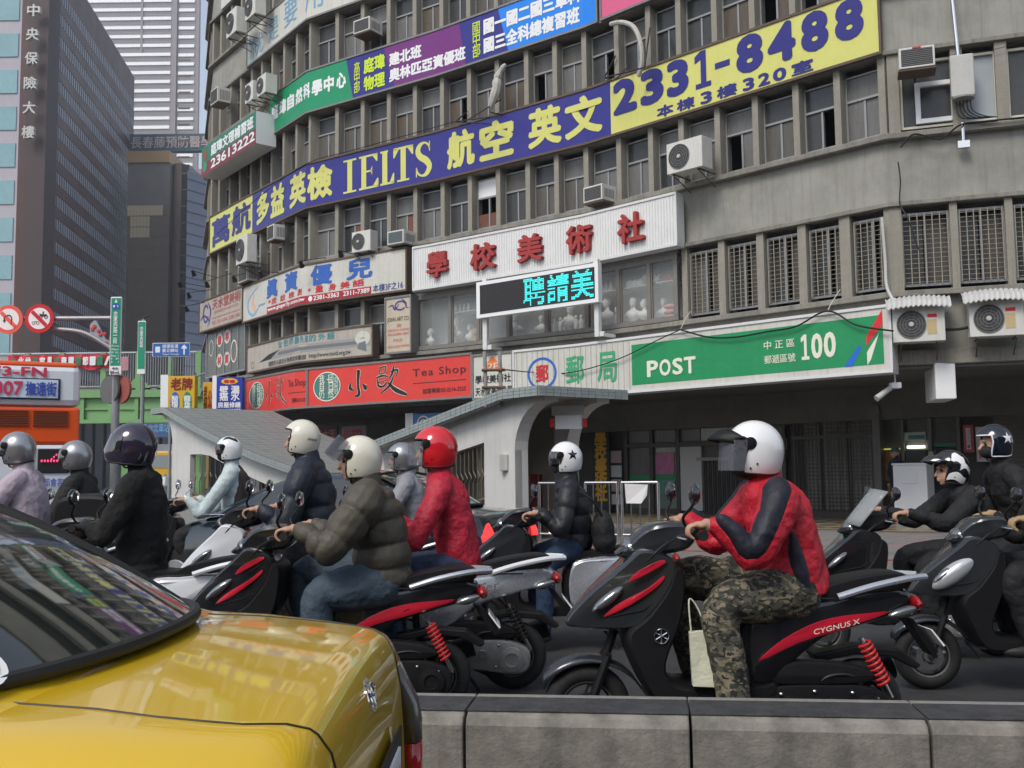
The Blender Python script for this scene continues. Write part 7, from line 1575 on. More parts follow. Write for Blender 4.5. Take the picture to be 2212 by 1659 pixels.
    # handlebar, cowl, mirrors
    mb = MB(); pillow(mb, [(-.50, 1.00), (-.40, 1.09), (-.24, 1.11), (-.16, 1.06), (-.20, .98), (-.32, .95), (-.46, .93), (-.55, .95)], .135, .025, taper=lambda x_, z_: max(.45, min(1, .45 + (x_ + .53) * 3.0))); B(mb, 'handlebar_cowl', main)
    mb = MB(); mb.ball((-.475, 0, .985), .045, .085, .045, 14, 10, Matrix.Rotation(-.5, 3, 'Y')); B(mb, 'headlight', LCLR)
    for s_ in (-1, 1):
        mb = MB(); mb.tube([(-.24, s_ * .10, 1.03), (-.22, s_ * .25, 1.05), (-.19, s_ * .35, 1.055)], [.014, .014, .014], 8); B(mb, 'handlebar', STEEL)
        mb = MB(); mb.tube([(-.215, s_ * .235, 1.049), (-.187, s_ * .355, 1.056)], [.019, .019], 10); mb.lathe([(.024, s_ * .355), (.024, s_ * .375)], (-.187, 0, 1.056), 'y', 10); B(mb, 'grip', RUB)
        mb = MB(); mb.tube(spline([(-.26, s_ * .22, 1.05), (-.29, s_ * .28, 1.045), (-.265, s_ * .37, 1.04)], 4), .006, 6); B(mb, 'brake_lever', STEEL)
        cm = CHRM if mirrors == 'chrome' else MATB
        mb = MB(); mb.tube(spline([(-.22, s_ * .19, 1.07), (-.25, s_ * .22, 1.13), (-.22, s_ * .27, 1.18), (-.21, s_ * .29, 1.21)], 4), .0075, 6); st = B(mb, 'mirror_stem', cm)
        mb = MB(); mb.ball((-.212, s_ * .30, 1.245), .022, .075, .052, 16, 10); mi_ = B(mb, 'mirror', cm if mirrors == 'chrome' else BLKG)
        mb = MB(); mb.ball((-.1965, s_ * .30, 1.245), .0095, .066, .044, 16, 8); mb.build('mirror_glass', MIRG, mi_, smooth=True)
    if screen:
        mb = MB(); N = 8; vs = []
        for j in range(6):
            t = j / 5; 
            for i in range(N + 1): u = -1 + 2 * i / N; vs.append((-.50 + .22 * t + .06 * u * u, u * (.16 + .02 * t), 1.02 + screen * t - .02 * u * u))
        mb.add(vs, [(j * (N + 1) + i, j * (N + 1) + i + 1, (j + 1) * (N + 1) + i + 1, (j + 1) * (N + 1) + i) for j in range(5) for i in range(N)]); o = B(mb, 'windscreen', WSH, auto=180); sm = o.modifiers.new('t', 'SOLIDIFY'); sm.thickness = .006
    if stripe:
        for pts in ([(.10, .455), (.30, .54), (.52, .605), (.76, .735), (.60, .70), (.40, .64), (.22, .555)],):
            for s_ in (-1, 1): mb = MB(); pillow(mb, pts, .004, .001, y0=s_ * .168, n=3); mb.v = [(a, b * tr(a, c) if abs(b) > .1 else b, c) for a, b, c in mb.v]; mb.v = [(a, b + (.012 * s_), c) for a, b, c in mb.v]; B(mb, 'stripe', stripe)
        for pts in ([(-.62, .66), (-.50, .72), (-.36, .82), (-.34, .86), (-.42, .80), (-.56, .72)], [(-.50, .83), (-.42, .87), (-.33, .92), (-.36, .93), (-.46, .88)]):
            for s_ in (-1, 1): mb = MB(); pillow(mb, pts, .003, .001, y0=0, n=3); mb.v = [(a, (b + s_ * (.175 * tp(a, c) + .003)), c) for a, b, c in mb.v]; B(mb, 'stripe', stripe)
    if lettering:
        for tx, x0, x1, z0_, z1_, m_, sh in lettering: text(tx, (x0, x1, z0_, z1_), (lambda z0_, x0: lambda x_, y_, d: Vector((x_, -.186 * tr(x_, y_) - .012 - d * .4, y_ + (x_ - x0) * .17)))(z0_, x0), 'lettering', m_, e, world=False, bold=.01)
    if topbox:
        mb = MB(); pillow(mb, [(.66, .97), (.64, 1.12), (.70, 1.24), (.90, 1.27), (1.10, 1.24), (1.14, 1.10), (1.10, .97)], .23, .04); B(mb, 'top_box', MATB); mb = MB(); mb.ball((1.13, 0, 1.08), .015, .08, .02); B(mb, 'top_box_reflector', LRED)
    for s_ in (-1, 1):
        mb = MB(); mb.tube(spline([(-.30, s_ * .10, 1.02), (-.36, s_ * .17, .98), (-.44, s_ * .14, .90)], 4), .006, 5); mb.tube(spline([(-.26, s_ * .16, 1.04), (-.34, s_ * .20, 1.0), (-.40, s_ * .12, .93)], 4), .005, 5); B(mb, 'brake_hose', RUB)
        mb = MB(); mb.tube([(x_, s_ * (.176 * tr(x_, .7) + .002), .70 + (x_ - .1) * .16) for x_ in (.10, .22, .34, .46, .58, .70)], .0035, 5); B(mb, 'panel_gap', RUB)
        mb = MB(); mb.tube([(-.30, s_ * .172, .80), (-.44, s_ * .168, .70), (-.60, s_ * .105, .66)], .003, 5); B(mb, 'panel_gap', RUB)
    mb = MB(); mb.tube(spline([(.36, -.16, .33), (.44, -.175, .38), (.56, -.17, .37), (.62, -.15, .26)], 4), .007, 5); B(mb, 'breather_hose', RUB)
    mb = MB(); mb.lathe([(.03, -.19), (.026, -.2)], (.44, 0, .25), 'y', 12); [mb.ball((q_, -.178, z_), .010, nu=8, nv=6) for q_, z_ in ((.2, .3), (.36, .31), (.54, .3), (.66, .27), (.34, .18), (.52, .17))]; B(mb, 'bolt', STEEL)
    mb = MB(); mb.tube([(.30, -.10, .18), (.42, -.16, .02)], .011, 6); mb.tube([(.36, -.1, .16), (.50, -.1, .10)], .011, 6); B(mb, 'stand', MATB)
    return e
RD = 'scooters waiting in the road'
def sx(v, Y): return at(v, 1350, Y).x
S = {}
S['front'] = scooter('gunmetal and black scooter with red stripes and a red rear spring, nearest the median', sx(1572, 5.25), 5.25, .03, 1.03, GUN, BLKG, GUN, REDST, REDSP, eng=MATB, lettering=[('CYGNUS X', .36, .60, .575, .60, CREAMP, .3)])
S['silver'] = scooter('silver grey scooter with bright engine cover and tail plate, ridden by the person in red', sx(893, 6.75), 6.75, .02, 1.02, GREYS, GREYS, GREYS, None, MATB, tail=WHT, plate='4100', lettering=[('Surfer', .30, .55, .60, .66, GREYPR, .3)])
S['olive'] = scooter('gloss black scooter with red tail stripes under the olive jacket rider', sx(705, 6.1), 6.1, .04, 1.0, BLKG, BLKG, BLKG, REDST, REDSP, eng=MATB, plate='588')
S['white'] = scooter('white and black scooter with tall mirrors, ridden in the dark navy puffer jacket', sx(622, 7.9), 7.9, .0, 1.05, MATB, BLKG, WHT, None)
S['coat'] = scooter('black scooter with white tail fairing beside the long black coat', sx(262, 6.9), 6.9, .03, 1.02, BLKG, WHT, BLKG, None, tail=WHT)
S['star'] = scooter('black and silver scooter with small round mirrors under the star helmet rider', sx(1215, 8.3), 8.3, .0, 1.0, BLKG, GREYS, GUN, None, tail=WHT, lettering=[('Fighter', .45, .62, .66, .70, CREAMP, .3)])
S['right'] = scooter('charcoal scooter with a big almond headlight, cut by the right edge', sx(2242, 6.55), 6.55, -.08, .98, GUN, GUN, GUN, None)
S['screen'] = scooter('dark scooter with a raked clear windscreen carrying the pair at the right', sx(1975, 7.7), 7.7, .0, .97, MATB, BLKG, BLKG, None, screen=.26)
S['far'] = scooter('small chrome mirrored black scooter beyond the white one', sx(440, 11.2), 11.2, .1, 1.05, BLKG, BLKG, BLKG, None, mirrors='chrome')
S['box'] = scooter('scooter with a black top box at the left edge', sx(-45, 8.2), 8.2, .0, 1.0, BLKG, BLKG, BLKG, None, topbox=True)
S['left2'] = scooter('scooter mostly hidden behind the dark coat and top box', sx(120, 9.3), 9.3, .0, 1.0, BLKG, GUN, BLKG, None)
S['grey'] = scooter('orange fronted scooter mostly hidden behind the rider in red', sx(785, 9.1), 9.1, .0, 1.0, mat('orange_scooter_paint', (.5, .10, .02), .3, coat=.6), BLKG, BLKG, None)
# big almond headlight on the right scooter, emblem on the front one
for k in (-1, 1):
    mb = MB(); mb.ball((-.53, k * .10, .755), .18, .055, .062, 20, 12, Matrix.Rotation(-.62, 3, 'Y')); mb.build('headlight', mat('bright_clear_lens', (.50, .51, .52), .1, coat=1.0, metal=.4), S['right'], smooth=True)
mb = MB(); c = Vector((-.36, -.192, .58))
mb.tube([c + Vector((.034 * cos(a * pi / 12), 0, .034 * sin(a * pi / 12))) for a in range(25)], .003, 5)
for a in (30, 90, 150, 210, 270, 330): mb.tube([c + Vector((.03 * cos(radians(a)), 0, .03 * sin(radians(a)))), c - Vector((.01 * cos(radians(a)), 0, .01 * sin(radians(a))))], .003, 4); 
mb.build('emblem', CHRM, S['front'], smooth=True)
SCN = {k: (v.location.copy(), v.rotation_euler[2], v.scale[0]) for k, v in S.items()}
# ================================================================== PEOPLE
SKIN = mat('skin', (.50, .29, .20), .5, var=.08, vscale=20); LIP = mat('lip', (.38, .13, .11), .5); HAIR = mat('black_hair', (.012, .01, .01), .5)
def fabric(name, c, rough=.8, **k): return mat(name, c, rough, var=k.pop('var', .12), vscale=k.pop('vscale', 6), bump=k.pop('bump', .5), bscale=k.pop('bscale', 13), sheen=.0, **k)
JBLK = fabric('black_jacket', (.012, .012, .013)); JNAVY = fabric('dark_navy_puffer', (.014, .018, .030), .55, bump=.3, bscale=26); JBLK2 = fabric('black_puffer', (.012, .013, .017), .5, bump=.3, bscale=26); JOLV = fabric('olive_puffer', (.075, .066, .047), .6, var=.15, bump=.3, bscale=26); JRED = fabric('crimson_jacket', (.44, .012, .035), .6, var=.08, bump=.7, bscale=10)
JRED2 = fabric('bright_red_shell', (.50, .012, .028), .55, var=.08, bump=.6, bscale=12); JNV2 = fabric('navy_panel', (.011, .012, .022), .6, bump=.3); JPINK = fabric('pale_mauve_coat', (.46, .38, .44), .8, var=.1); JGREY = fabric('grey_jacket', (.26, .26, .28), .7); COAT = fabric('black_wool_coat', (.010, .010, .010), .95); KNIT = fabric('dark_knit', (.03, .02, .02), .9, bscale=80)
VEST = fabric('brown_vest', (.045, .030, .028), .8); PALE = fabric('pale_blue_sleeve', (.50, .58, .58), .7); JEAN = fabric('washed_jeans', (.055, .085, .115), .8, var=.35, vscale=3); JEAN2 = fabric('blue_jeans', (.022, .045, .095), .8, var=.4, vscale=4); TBLK = fabric('black_trousers', (.012, .012, .014)); SHOE = mat('dark_shoe', (.02, .02, .02), .6); SHOEO = mat('orange_shoe', (.55, .20, .03), .6)
def camo():
    m = bpy.data.materials.new('camouflage_cloth'); m.use_nodes = True; n = m.node_tree.nodes; L = m.node_tree.links; b = n['Principled BSDF']; b.inputs['Roughness'].default_value = .85
    tc = n.new('ShaderNodeTexCoord'); mp = n.new('ShaderNodeMapping'); mp.inputs['Scale'].default_value = (1, 1, 1.5); L.new(tc.outputs['Object'], mp.inputs[0]); prev = None
    for i, (c, sc_, th) in enumerate((((.085, .080, .055), 1, 0), ((.20, .165, .11), 14, .53), ((.030, .032, .022), 16, .54), ((.012, .012, .010), 21, .59))):
        r = n.new('ShaderNodeRGB'); r.outputs[0].default_value = (*c, 1)
        if prev is None: prev = r.outputs[0]; continue
        t = n.new('ShaderNodeTexNoise'); t.inputs['Scale'].default_value = sc_; t.inputs['Detail'].default_value = 2.5; t.inputs['Distortion'].default_value = 1.2
        a = n.new('ShaderNodeVectorMath'); a.operation = 'ADD'; a.inputs[1].default_value = (i * 7.3, i * 3.1, i * 5.7); L.new(mp.outputs[0], a.inputs[0]); L.new(a.outputs[0], t.inputs['Vector'])
        g = n.new('ShaderNodeMath'); g.operation = 'GREATER_THAN'; g.inputs[1].default_value = th; L.new(t.outputs[0], g.inputs[0])
        x = n.new('ShaderNodeMix'); x.data_type = 'RGBA'; L.new(g.outputs[0], x.inputs[0]); L.new(prev, x.inputs[6]); L.new(r.outputs[0], x.inputs[7]); prev = x.outputs[2]
    L.new(prev, b.inputs['Base Color']); t = n.new('ShaderNodeTexNoise'); t.inputs['Scale'].default_value = 16; L.new(tc.outputs['Object'], t.inputs['Vector']); bp = n.new('ShaderNodeBump'); bp.inputs['Strength'].default_value = .4; bp.inputs['Distance'].default_value = .03; L.new(t.outputs[0], bp.inputs['Height']); L.new(bp.outputs[0], b.inputs['Normal']); return m
CAMO = camo()
WR = bpy.data.textures.new('cloth_folds', 'CLOUDS'); WR.noise_scale = .095; WR.noise_depth = 2
WR2 = bpy.data.textures.new('fine_folds', 'CLOUDS'); WR2.noise_scale = .14; WR2.noise_depth = 1
def soft(o, voxel=.011, smooth=4, folds=.0, tex=None):
    m = o.modifiers.new('remesh', 'REMESH'); m.mode = 'VOXEL'; m.voxel_size = voxel; m.use_smooth_shade = True
    m = o.modifiers.new('smooth', 'SMOOTH'); m.iterations = smooth; m.factor = .5
    if folds: d = o.modifiers.new('folds', 'DISPLACE'); d.texture = tex or WR; d.strength = folds; d.mid_level = .5; d.texture_coords = 'LOCAL'
    return o
V = Vector
def limb(mb, pts, rs, n=14, quilt=0, q=.07, dens=5):
    """tapered tube along a smooth path with rounded ends; quilt = number of puffs"""
    P = spline([tuple(p) for p in pts], dens); N = len(P); R = []
    for i in range(N):
        t = i / (N - 1) * (len(rs) - 1); k = min(int(t), len(rs) - 2); f = t - k; a, b = rs[k], rs[k + 1]
        a = a if hasattr(a, '__len__') else (a, a); b = b if hasattr(b, '__len__') else (b, b); R.append([a[0] + (b[0] - a[0]) * f, a[1] + (b[1] - a[1]) * f])
    if quilt:
        P2, R2 = [], []; M_ = quilt * 8
        for i in range(M_ + 1):
            t = i / M_ * (N - 1); k = min(int(t), N - 2); f = t - k; P2.append(P[k].lerp(P[k + 1], f)); s_ = (1 - q) + q * 1.35 * abs(sin(pi * i / 8)) ** .6; R2.append([(R[k][0] + (R[k + 1][0] - R[k][0]) * f) * s_, (R[k][1] + (R[k + 1][1] - R[k][1]) * f) * s_])
        P, R = P2, R2
    mb.tube(P, R, n); mb.ball(P[0], min(R[0]) * .98, nu=12, nv=8); mb.ball(P[-1], min(R[-1]) * .98, nu=12, nv=8)
def helmet(e, c, col, kind='jet', tilt=0.0, star=None, visor=None, peak=None, sc=1.0, trim=RUB, stripes=None, marks=True, yaw=0.0, text_=None):
    h = bpy.data.objects.new('helmet_mount', None)
    hm = Matrix.Translation(c) @ Matrix.Rotation(yaw, 4, 'Z') @ Matrix.Rotation(tilt, 4, 'Y') @ Matrix.Scale(sc, 4); bpy.data.objects.remove(h)
    rx, ry, rz = (.138, .122, .135) if kind == 'jet' else (.142, .125, .138)
    def emin(ph):
        a = abs(ph)
        if kind == 'jet':
            f = min(1, max(0, (a - radians(58)) / radians(20))); f = f * f * (3 - 2 * f); return radians(20) * (1 - f) + radians(-62) * f * (1 if a < radians(120) else (1 - .30 * (a - radians(120)) / radians(60)))
        return radians(-62) + radians(12) * (a / pi)
    def shell(ph, el, k=1.0):
        ce = cos(el) if el > 0 else cos(el * .62); p2 = ph
        if kind == 'jet' and el < 0: a = abs(ph); w_ = max(0, 1 - abs(a - radians(80)) / radians(55)); p2 = ph - (1 if ph > 0 else -1) * radians(22) * w_ * min(1, -el / radians(50))
        fx = 1.0
        if kind == 'full' and el < radians(5): fx = 1 + .20 * max(0, cos(p2)) ** 2 * min(1, (radians(5) - el) / radians(35))
        return V((-cos(p2) * ce * rx * k * fx, sin(p2) * ce * ry * k, sin(el) * rz * (k if el > 0 else k * (1.0)) + .0))
    def hb(mb, nm, m, par=e, **k):
        mb.v = [tuple(hm @ V(v_)) for v_ in mb.v]; return mb.build(nm, m, par, smooth=True, auto=k.pop('auto', 180), **k)
    NP, NE = 72, 16
    def dome(k, dark=False):
        mb = MB()
        for j in range(NE + 1):
            for i in range(NP): ph = -pi + 2 * pi * i / NP; a = emin(ph); el = a + (pi / 2 - a) * (j / NE) ** .9; mb.v.append(tuple(shell(ph, el, k)))
        mb.f = [(j * NP + i, j * NP + (i + 1) % NP, (j + 1) * NP + (i + 1) % NP, (j + 1) * NP + i) for j in range(NE) for i in range(NP)]; mb.m = [0] * len(mb.f); return mb
    root = hb(dome(1.0), 'helmet', col); hb(dome(.93), 'lining', RUB, root)
    mb = MB(); mb.tube([shell(-pi + 2 * pi * i / NP, emin(-pi + 2 * pi * i / NP), .985) for i in range(NP + 1)], .0065, 6); hb(mb, 'edge_trim', trim, root)
    if kind == 'full' or visor == 'band':
        mb = MB(); A_ = 26
        for j in range(7):
            for i in range(A_ + 1): ph = radians(-78 + 156 * i / A_); el = radians(-26 + 50 * j / 6) * (1 - .15 * abs(ph)); mb.v.append(tuple(shell(ph, el, 1.035)))
        mb.f = [(j * (A_ + 1) + i, j * (A_ + 1) + i + 1, (j + 1) * (A_ + 1) + i + 1, (j + 1) * (A_ + 1) + i) for j in range(6) for i in range(A_)]; mb.m = [0] * len(mb.f); hb(mb, 'visor', mat('dark_visor', (.02, .02, .024), .05, spec=.9, coat=1.0), root)
    if visor in ('up', 'down', 'clear'):
        mb = MB(); A_ = 20; rot = {'up': radians(38), 'down': radians(-6), 'clear': radians(-4)}[visor]
        for j in range(8):
            for i in range(A_ + 1):
                u = -1 + 2 * i / A_; ph = u * radians(66); el = radians(-46 + 62 * j / 7); r = 1.20 if visor != 'up' else 1.16; p = V((-cos(ph) * rx * r * (1.04 - .04 * j / 7), sin(ph) * ry * 1.12, sin(el) * rz * 1.05)); p = Matrix.Rotation(rot, 3, 'Y') @ (p - V((.02, 0, .03))) + V((.02, 0, .03)); mb.v.append(tuple(p))
        mb.f = [(j * (A_ + 1) + i, j * (A_ + 1) + i + 1, (j + 1) * (A_ + 1) + i + 1, (j + 1) * (A_ + 1) + i) for j in range(7) for i in range(A_)]; mb.m = [0] * len(mb.f); hb(mb, 'visor', SMOKE if visor != 'clear' else mat('clear_face_shield', (.16, .17, .20), .06, alpha=.42, spec=.8), root)
    for s_ in (-1, 1):
        if visor in ('up', 'down', 'clear', 'band') or peak: mb = MB(); mb.lathe([(.030, 0), (.028, s_ * .008), (.012, s_ * .012)], (-.05, s_ * .113, .02), 'y', 16); hb(mb, 'pivot', MATB, root, auto=40)
        if marks: mb = MB(); mb.ball(tuple(shell(s_ * radians(95), radians(-32), 1.005)), .005, nu=8, nv=6); mb.ball(tuple(shell(s_ * radians(88), radians(-44), 1.005)), .005, nu=8, nv=6); hb(mb, 'rivet', MATB, root)
    if peak:
        mb = MB(); K = 14
        for j in range(6):
            t = j / 5
            for i in range(K + 1): u = -1 + 2 * i / K; ph = u * radians(62); mb.v.append((-cos(ph) * rx * (1.03 + .62 * t), sin(ph) * ry * 1.02 * (1 - .12 * t), .055 - .018 * u * u + .012 * sin(pi * t) - .028 * t + (.03 * (1 - t)) * (1 - u * u)))
        mb.f = [(j * (K + 1) + i, j * (K + 1) + i + 1, (j + 1) * (K + 1) + i + 1, (j + 1) * (K + 1) + i) for j in range(5) for i in range(K)]; mb.m = [0] * len(mb.f); o = hb(mb, 'peak', peak, root); sm = o.modifiers.new('t', 'SOLIDIFY'); sm.thickness = .008
    if star:
        for s_ in (-1, 1):
            mb = MB(); n_ = 10; ctr_ph, ctr_el = radians(112), radians(10); pts = []
            def S_(a, b): return tuple(shell(s_ * (ctr_ph + a), ctr_el + b, 1.012))
            c0 = S_(0, 0)
            for i in range(n_): r = (.36 if i % 2 == 0 else .145); pts.append((r * sin(i * pi / 5), r * cos(i * pi / 5)))
            vs = [c0] + [S_(a, b) for a, b in pts]; mid = [S_(a * .5, b * .5) for a, b in pts]; mb.add(vs + mid, [(0, n_ + 1 + i, n_ + 1 + (i + 1) % n_) for i in range(n_)] + [(n_ + 1 + i, 1 + i, 1 + (i + 1) % n_, n_ + 1 + (i + 1) % n_) for i in range(n_)]); hb(mb, 'star_print', star, root)
    if stripes:
        for m_, ph0, ph1, el0, el1 in stripes:
            mb = MB()
            for j in range(7):
                for i in range(9): mb.v.append(tuple(shell(radians(ph0 + (ph1 - ph0) * i / 8), radians(el0 + (el1 - el0) * j / 6 + 9 * sin(i * .6)), 1.010)))
            mb.f = [(j * 9 + i, j * 9 + i + 1, (j + 1) * 9 + i + 1, (j + 1) * 9 + i) for j in range(6) for i in range(8)]; mb.m = [0] * len(mb.f); hb(mb, 'printed_stripe', m_, root)
    if text_: 
        text(text_, (0, .078, 0, .016), lambda x_, y_, d: hm @ shell(radians(-(118 + x_ / .138 * 57.3)), radians(-4 + y_ / .135 * 57.3), 1.012), 'lettering', BLKP, root, bold=.02, world=False, shear=.3)
    return root
GLOVE = fabric('dark_glove', (.05, .012, .03), .8)
def hand(mb, p, s_, scale=1.0, wrist=None):
    """closed round a grip lying along y; p = grip centre, s_ = side"""
    k = scale; w = wrist or p + V((.08, 0, .03)); limb(mb, [w, p + V((.035, 0, .03)) * k], [.026 * k, (.026 * k, .036 * k)], 10)
    mb.ball(p + V((.012, 0, .030)) * k, .036 * k, .042 * k, .021 * k)
    for i in range(4):
        y = (-.033 + i * .022) * k; L_ = (1.0, 1.08, 1.04, .86)[i if s_ < 0 else 3 - i]
        limb(mb, [p + V((-.012, y, .034)) * k if False else p + V((-.012 * k, y, .033 * k)), p + V((-.040 * k * L_, y, .022 * k)), p + V((-.044 * k * L_, y, -.010 * k)), p + V((-.022 * k, y, -.030 * k))], [.0105 * k, .0100 * k, .0092 * k, .0078 * k], 8, dens=3)
    limb(mb, [p + V((.02 * k, -s_ * .036 * k, .018 * k)), p + V((-.006 * k, -s_ * .046 * k, -.004 * k)), p + V((-.026 * k, -s_ * .036 * k, -.018 * k))], [.013 * k, .011 * k, .009 * k], 8, dens=3)
def person(label, key, hip, neck, head, hands=((-.2, .30, 1.06), (-.2, .30, 1.06)), elbows=((.02, .30, .96), (.02, .30, .96)), knees=((-.20, .17, .72), (-.20, .17, .74)), ankles=((-.10, .16, .32), (-.12, .16, .36)),
           jacket=JBLK, trousers=TBLK, quilt=0, hel=None, mask=None, skin=SKIN, gloves=None, girth=1.0, shoes=SHOE, voxel=.010, coat=False, fold=.022, collar=None, arm=1.0, legw=1.0, T=None, seated=True, bigmask=1.0, group='people on scooters'):
    loc, rz, sc = T or SCN[key]; hip, neck, head = V(hip), V(neck), V(head); g = girth
    def em(name, mb, m, vox, sm=4, folds=0, tex=None, par=None):
        o = mb.build(name, m, par, smooth=True, auto=180); soft(o, vox, sm, folds, tex); return o
    sh = [V((neck.x + .015, s_ * .175 * g, neck.z - .085)) for s_ in (-1, 1)]
    hd = [V((h[0], s_ * h[1], h[2])) for h, s_ in zip(hands, (-1, 1))]; el = [V((h[0], s_ * h[1], h[2])) for h, s_ in zip(elbows, (-1, 1))]
    kn = [V((h[0], s_ * h[1], h[2])) for h, s_ in zip(knees, (-1, 1))]; an = [V((h[0], s_ * h[1], h[2])) for h, s_ in zip(ankles, (-1, 1))]
    # body: one continuous surface with head, face, hands
    mb = MB(); limb(mb, [hip + V((0, 0, .02)), hip.lerp(neck, .5) + V((.02, 0, 0)), neck - V((0, 0, .07))], [(.10, .13), (.10, .13), (.08, .13)])
    limb(mb, [neck - V((0, 0, .06)), neck, head - V((-.015, 0, .05))], [.06, .052, .055])
    mb.ball(head + V((.01, 0, .03)), .096, .076, .098, 20, 14); mb.ball(head + V((-.035, 0, -.035)), .062, .056, .068, 16, 12); mb.ball(head + V((-.058, 0, -.082)), .028, .030, .022)
    limb(mb, [head + V((-.092, 0, .012)), head + V((-.106, 0, -.012)), head + V((-.114, 0, -.026))], [.010, .012, .0145], 8); mb.ball(head + V((-.094, 0, -.052)), .013, .022, .008); mb.ball(head + V((-.091, 0, -.065)), .013, .020, .009); mb.ball(head + V((-.086, 0, .034)), .014, .045, .012)
    for i, s_ in enumerate((-1, 1)):
        mb.ball(head + V((.012, s_ * .076, -.01)), .020, .010, .032); limb(mb, [sh[i], sh[i].lerp(el[i], .5) + V((.01, s_ * .02, 0)), el[i], el[i].lerp(hd[i] + V((.09, 0, .03)), .5), hd[i] + V((.085, 0, .03))], [.03, .03, .03, .028, .025]); hand(mb, hd[i], s_, 1.0, hd[i] + V((.085, 0, .03)))
        limb(mb, [hip + V((.0, s_ * .095, .0)), hip.lerp(kn[i], .5) + V((0, s_ * .045, .01)), kn[i], kn[i].lerp(an[i], .5), an[i] + V((.0, 0, .02))], [.05, .05, .045, .04, .035])
    body = em('person', mb, skin, voxel * .72, 2); body.location = loc; body.rotation_euler = (0, 0, rz); body.scale = (sc,) * 3
    tag(body, label, 'person', group)
    for s_ in (-1, 1):
        mb = MB(); mb.ball(head + V((-.083, s_ * .032, .012)), .010, .014, .010, 12, 8); o = mb.build('eye', mat('eye_dark', (.05, .03, .025), .3), body, smooth=True)
    if gloves:
        for i, s_ in enumerate((-1, 1)): mb = MB(); hand(mb, hd[i], s_, 1.16, hd[i] + V((.10, 0, .035))); em('glove', mb, gloves, .007, 2, par=body)
    # trousers
    mb = MB(); limb(mb, [hip + V((.02, 0, .10)), hip + V((0, 0, -.0))], [(.135 * g, .165 * g), (.14 * g, .175 * g)])
    for i, s_ in enumerate((-1, 1)): limb(mb, [hip + V((.0, s_ * .095, .0)), hip.lerp(kn[i], .5) + V((0, s_ * .045, .01)), kn[i] + V((.0, 0, .0)), kn[i].lerp(an[i], .5), an[i] + V((.0, 0, .02))], [.105 * g * legw, .10 * g * legw, .080 * legw, .074 * legw, .066 * legw], 16)
    em('trousers', mb, trousers, voxel, 3, .020, WR, body)
    for i, s_ in enumerate((-1, 1)):
        mb = MB(); a = an[i]; mb.ball(a + V((-.06, 0, -.055)), .135, .047, .040, 16, 10); mb.ball(a + V((.01, 0, -.02)), .055, .043, .05); o = em('shoe', mb, shoes, .009, 3, par=body)
    # jacket
    mb = MB(); lo = hip + (V((.015, 0, -.02)) if not coat else V((.0, 0, -.05))); c1 = lo.lerp(neck, .35) + V((.025, 0, 0)); c2 = lo.lerp(neck, .72) + V((.02, 0, 0))
    limb(mb, [lo, c1, c2, neck - V((-.01, 0, .05)), neck + V((0, 0, .015))], [(.150 * g, .185 * g), (.145 * g, .185 * g), (.145 * g, .20 * g), (.105 * g, .15 * g), (.070, .075)], 22, quilt=quilt and int(quilt * 1.25), q=.09)
    limb(mb, [neck + V((.01, 0, -.03)), neck + V((-.002, 0, .075))], [.084 if not quilt else .098, .072 if not quilt else .086], 16)
    for i, s_ in enumerate((-1, 1)): limb(mb, [neck + V((.015, s_ * .07, -.05)), sh[i] + V((.0, 0, .0)), sh[i].lerp(el[i], .5) + V((.01, s_ * .02, 0)), el[i], el[i].lerp(hd[i] + V((.09, 0, .03)), .5), hd[i] + V((.085, 0, .03))], [.06 * arm, .082 * arm * g, .074 * arm * g, .068 * arm, .056 * arm, .042 * arm], 14, quilt=quilt, q=.13)
    if coat: limb(mb, [hip + V((.02, 0, .05)), hip + V((.03, 0, -.18)), hip + V((.05, 0, -.36))], [(.16 * g, .2 * g), (.19 * g, .22 * g), (.2 * g, .24 * g)], 18)
    jk = em('coat' if coat else 'jacket', mb, jacket, voxel * .95, 1 if quilt else 3, fold if not quilt else .026, WR if not quilt else WR2, body)
    for s_ in (-1, 1): pass
    if mask:
        mb = MB(); mb.ball(head + V((-.05, 0, -.045 + .03 * (bigmask - 1))), .066 * (1 + .35 * (bigmask - 1)), .062 * bigmask, .058 * bigmask, 18, 12); o = mb.build('face_mask', mask, body, smooth=True)
    if hel: helmet(body, head + V((.005, 0, .032)), **hel)
    mb = MB(); mb.tube(spline([head + V((-.01, -.088, -.05)), head + V((-.035, -.06, -.10)), head + V((-.04, 0, -.115)), head + V((-.035, .06, -.10)), head + V((-.01, .088, -.05))], 5), .006, 6); mb.build('chin_strap', RUB, body, smooth=True)
    return body, jk, dict(sh=sh, el=el, hd=hd, hip=hip, neck=neck, head=head)
HW = mat('white_helmet_gloss', (.80, .80, .80), .16, coat=1.0); HC = mat('cream_helmet_gloss', (.72, .69, .57), .18, coat=.9, var=.06, vscale=10); HR = mat('red_helmet_gloss', (.62, .012, .02), .12, coat=1.0); HS = mat('silver_helmet', (.36, .36, .37), .3, metal=.7, coat=.6); HK = mat('black_helmet_gloss', (.010, .010, .012), .1, coat=1.0); HP = mat('plum_black_helmet', (.028, .022, .040), .12, coat=1.0); HG = mat('dark_blue_helmet', (.006, .008, .018), .12, coat=1.0)
MASKB = fabric('black_face_mask', (.015, .013, .013), .8)

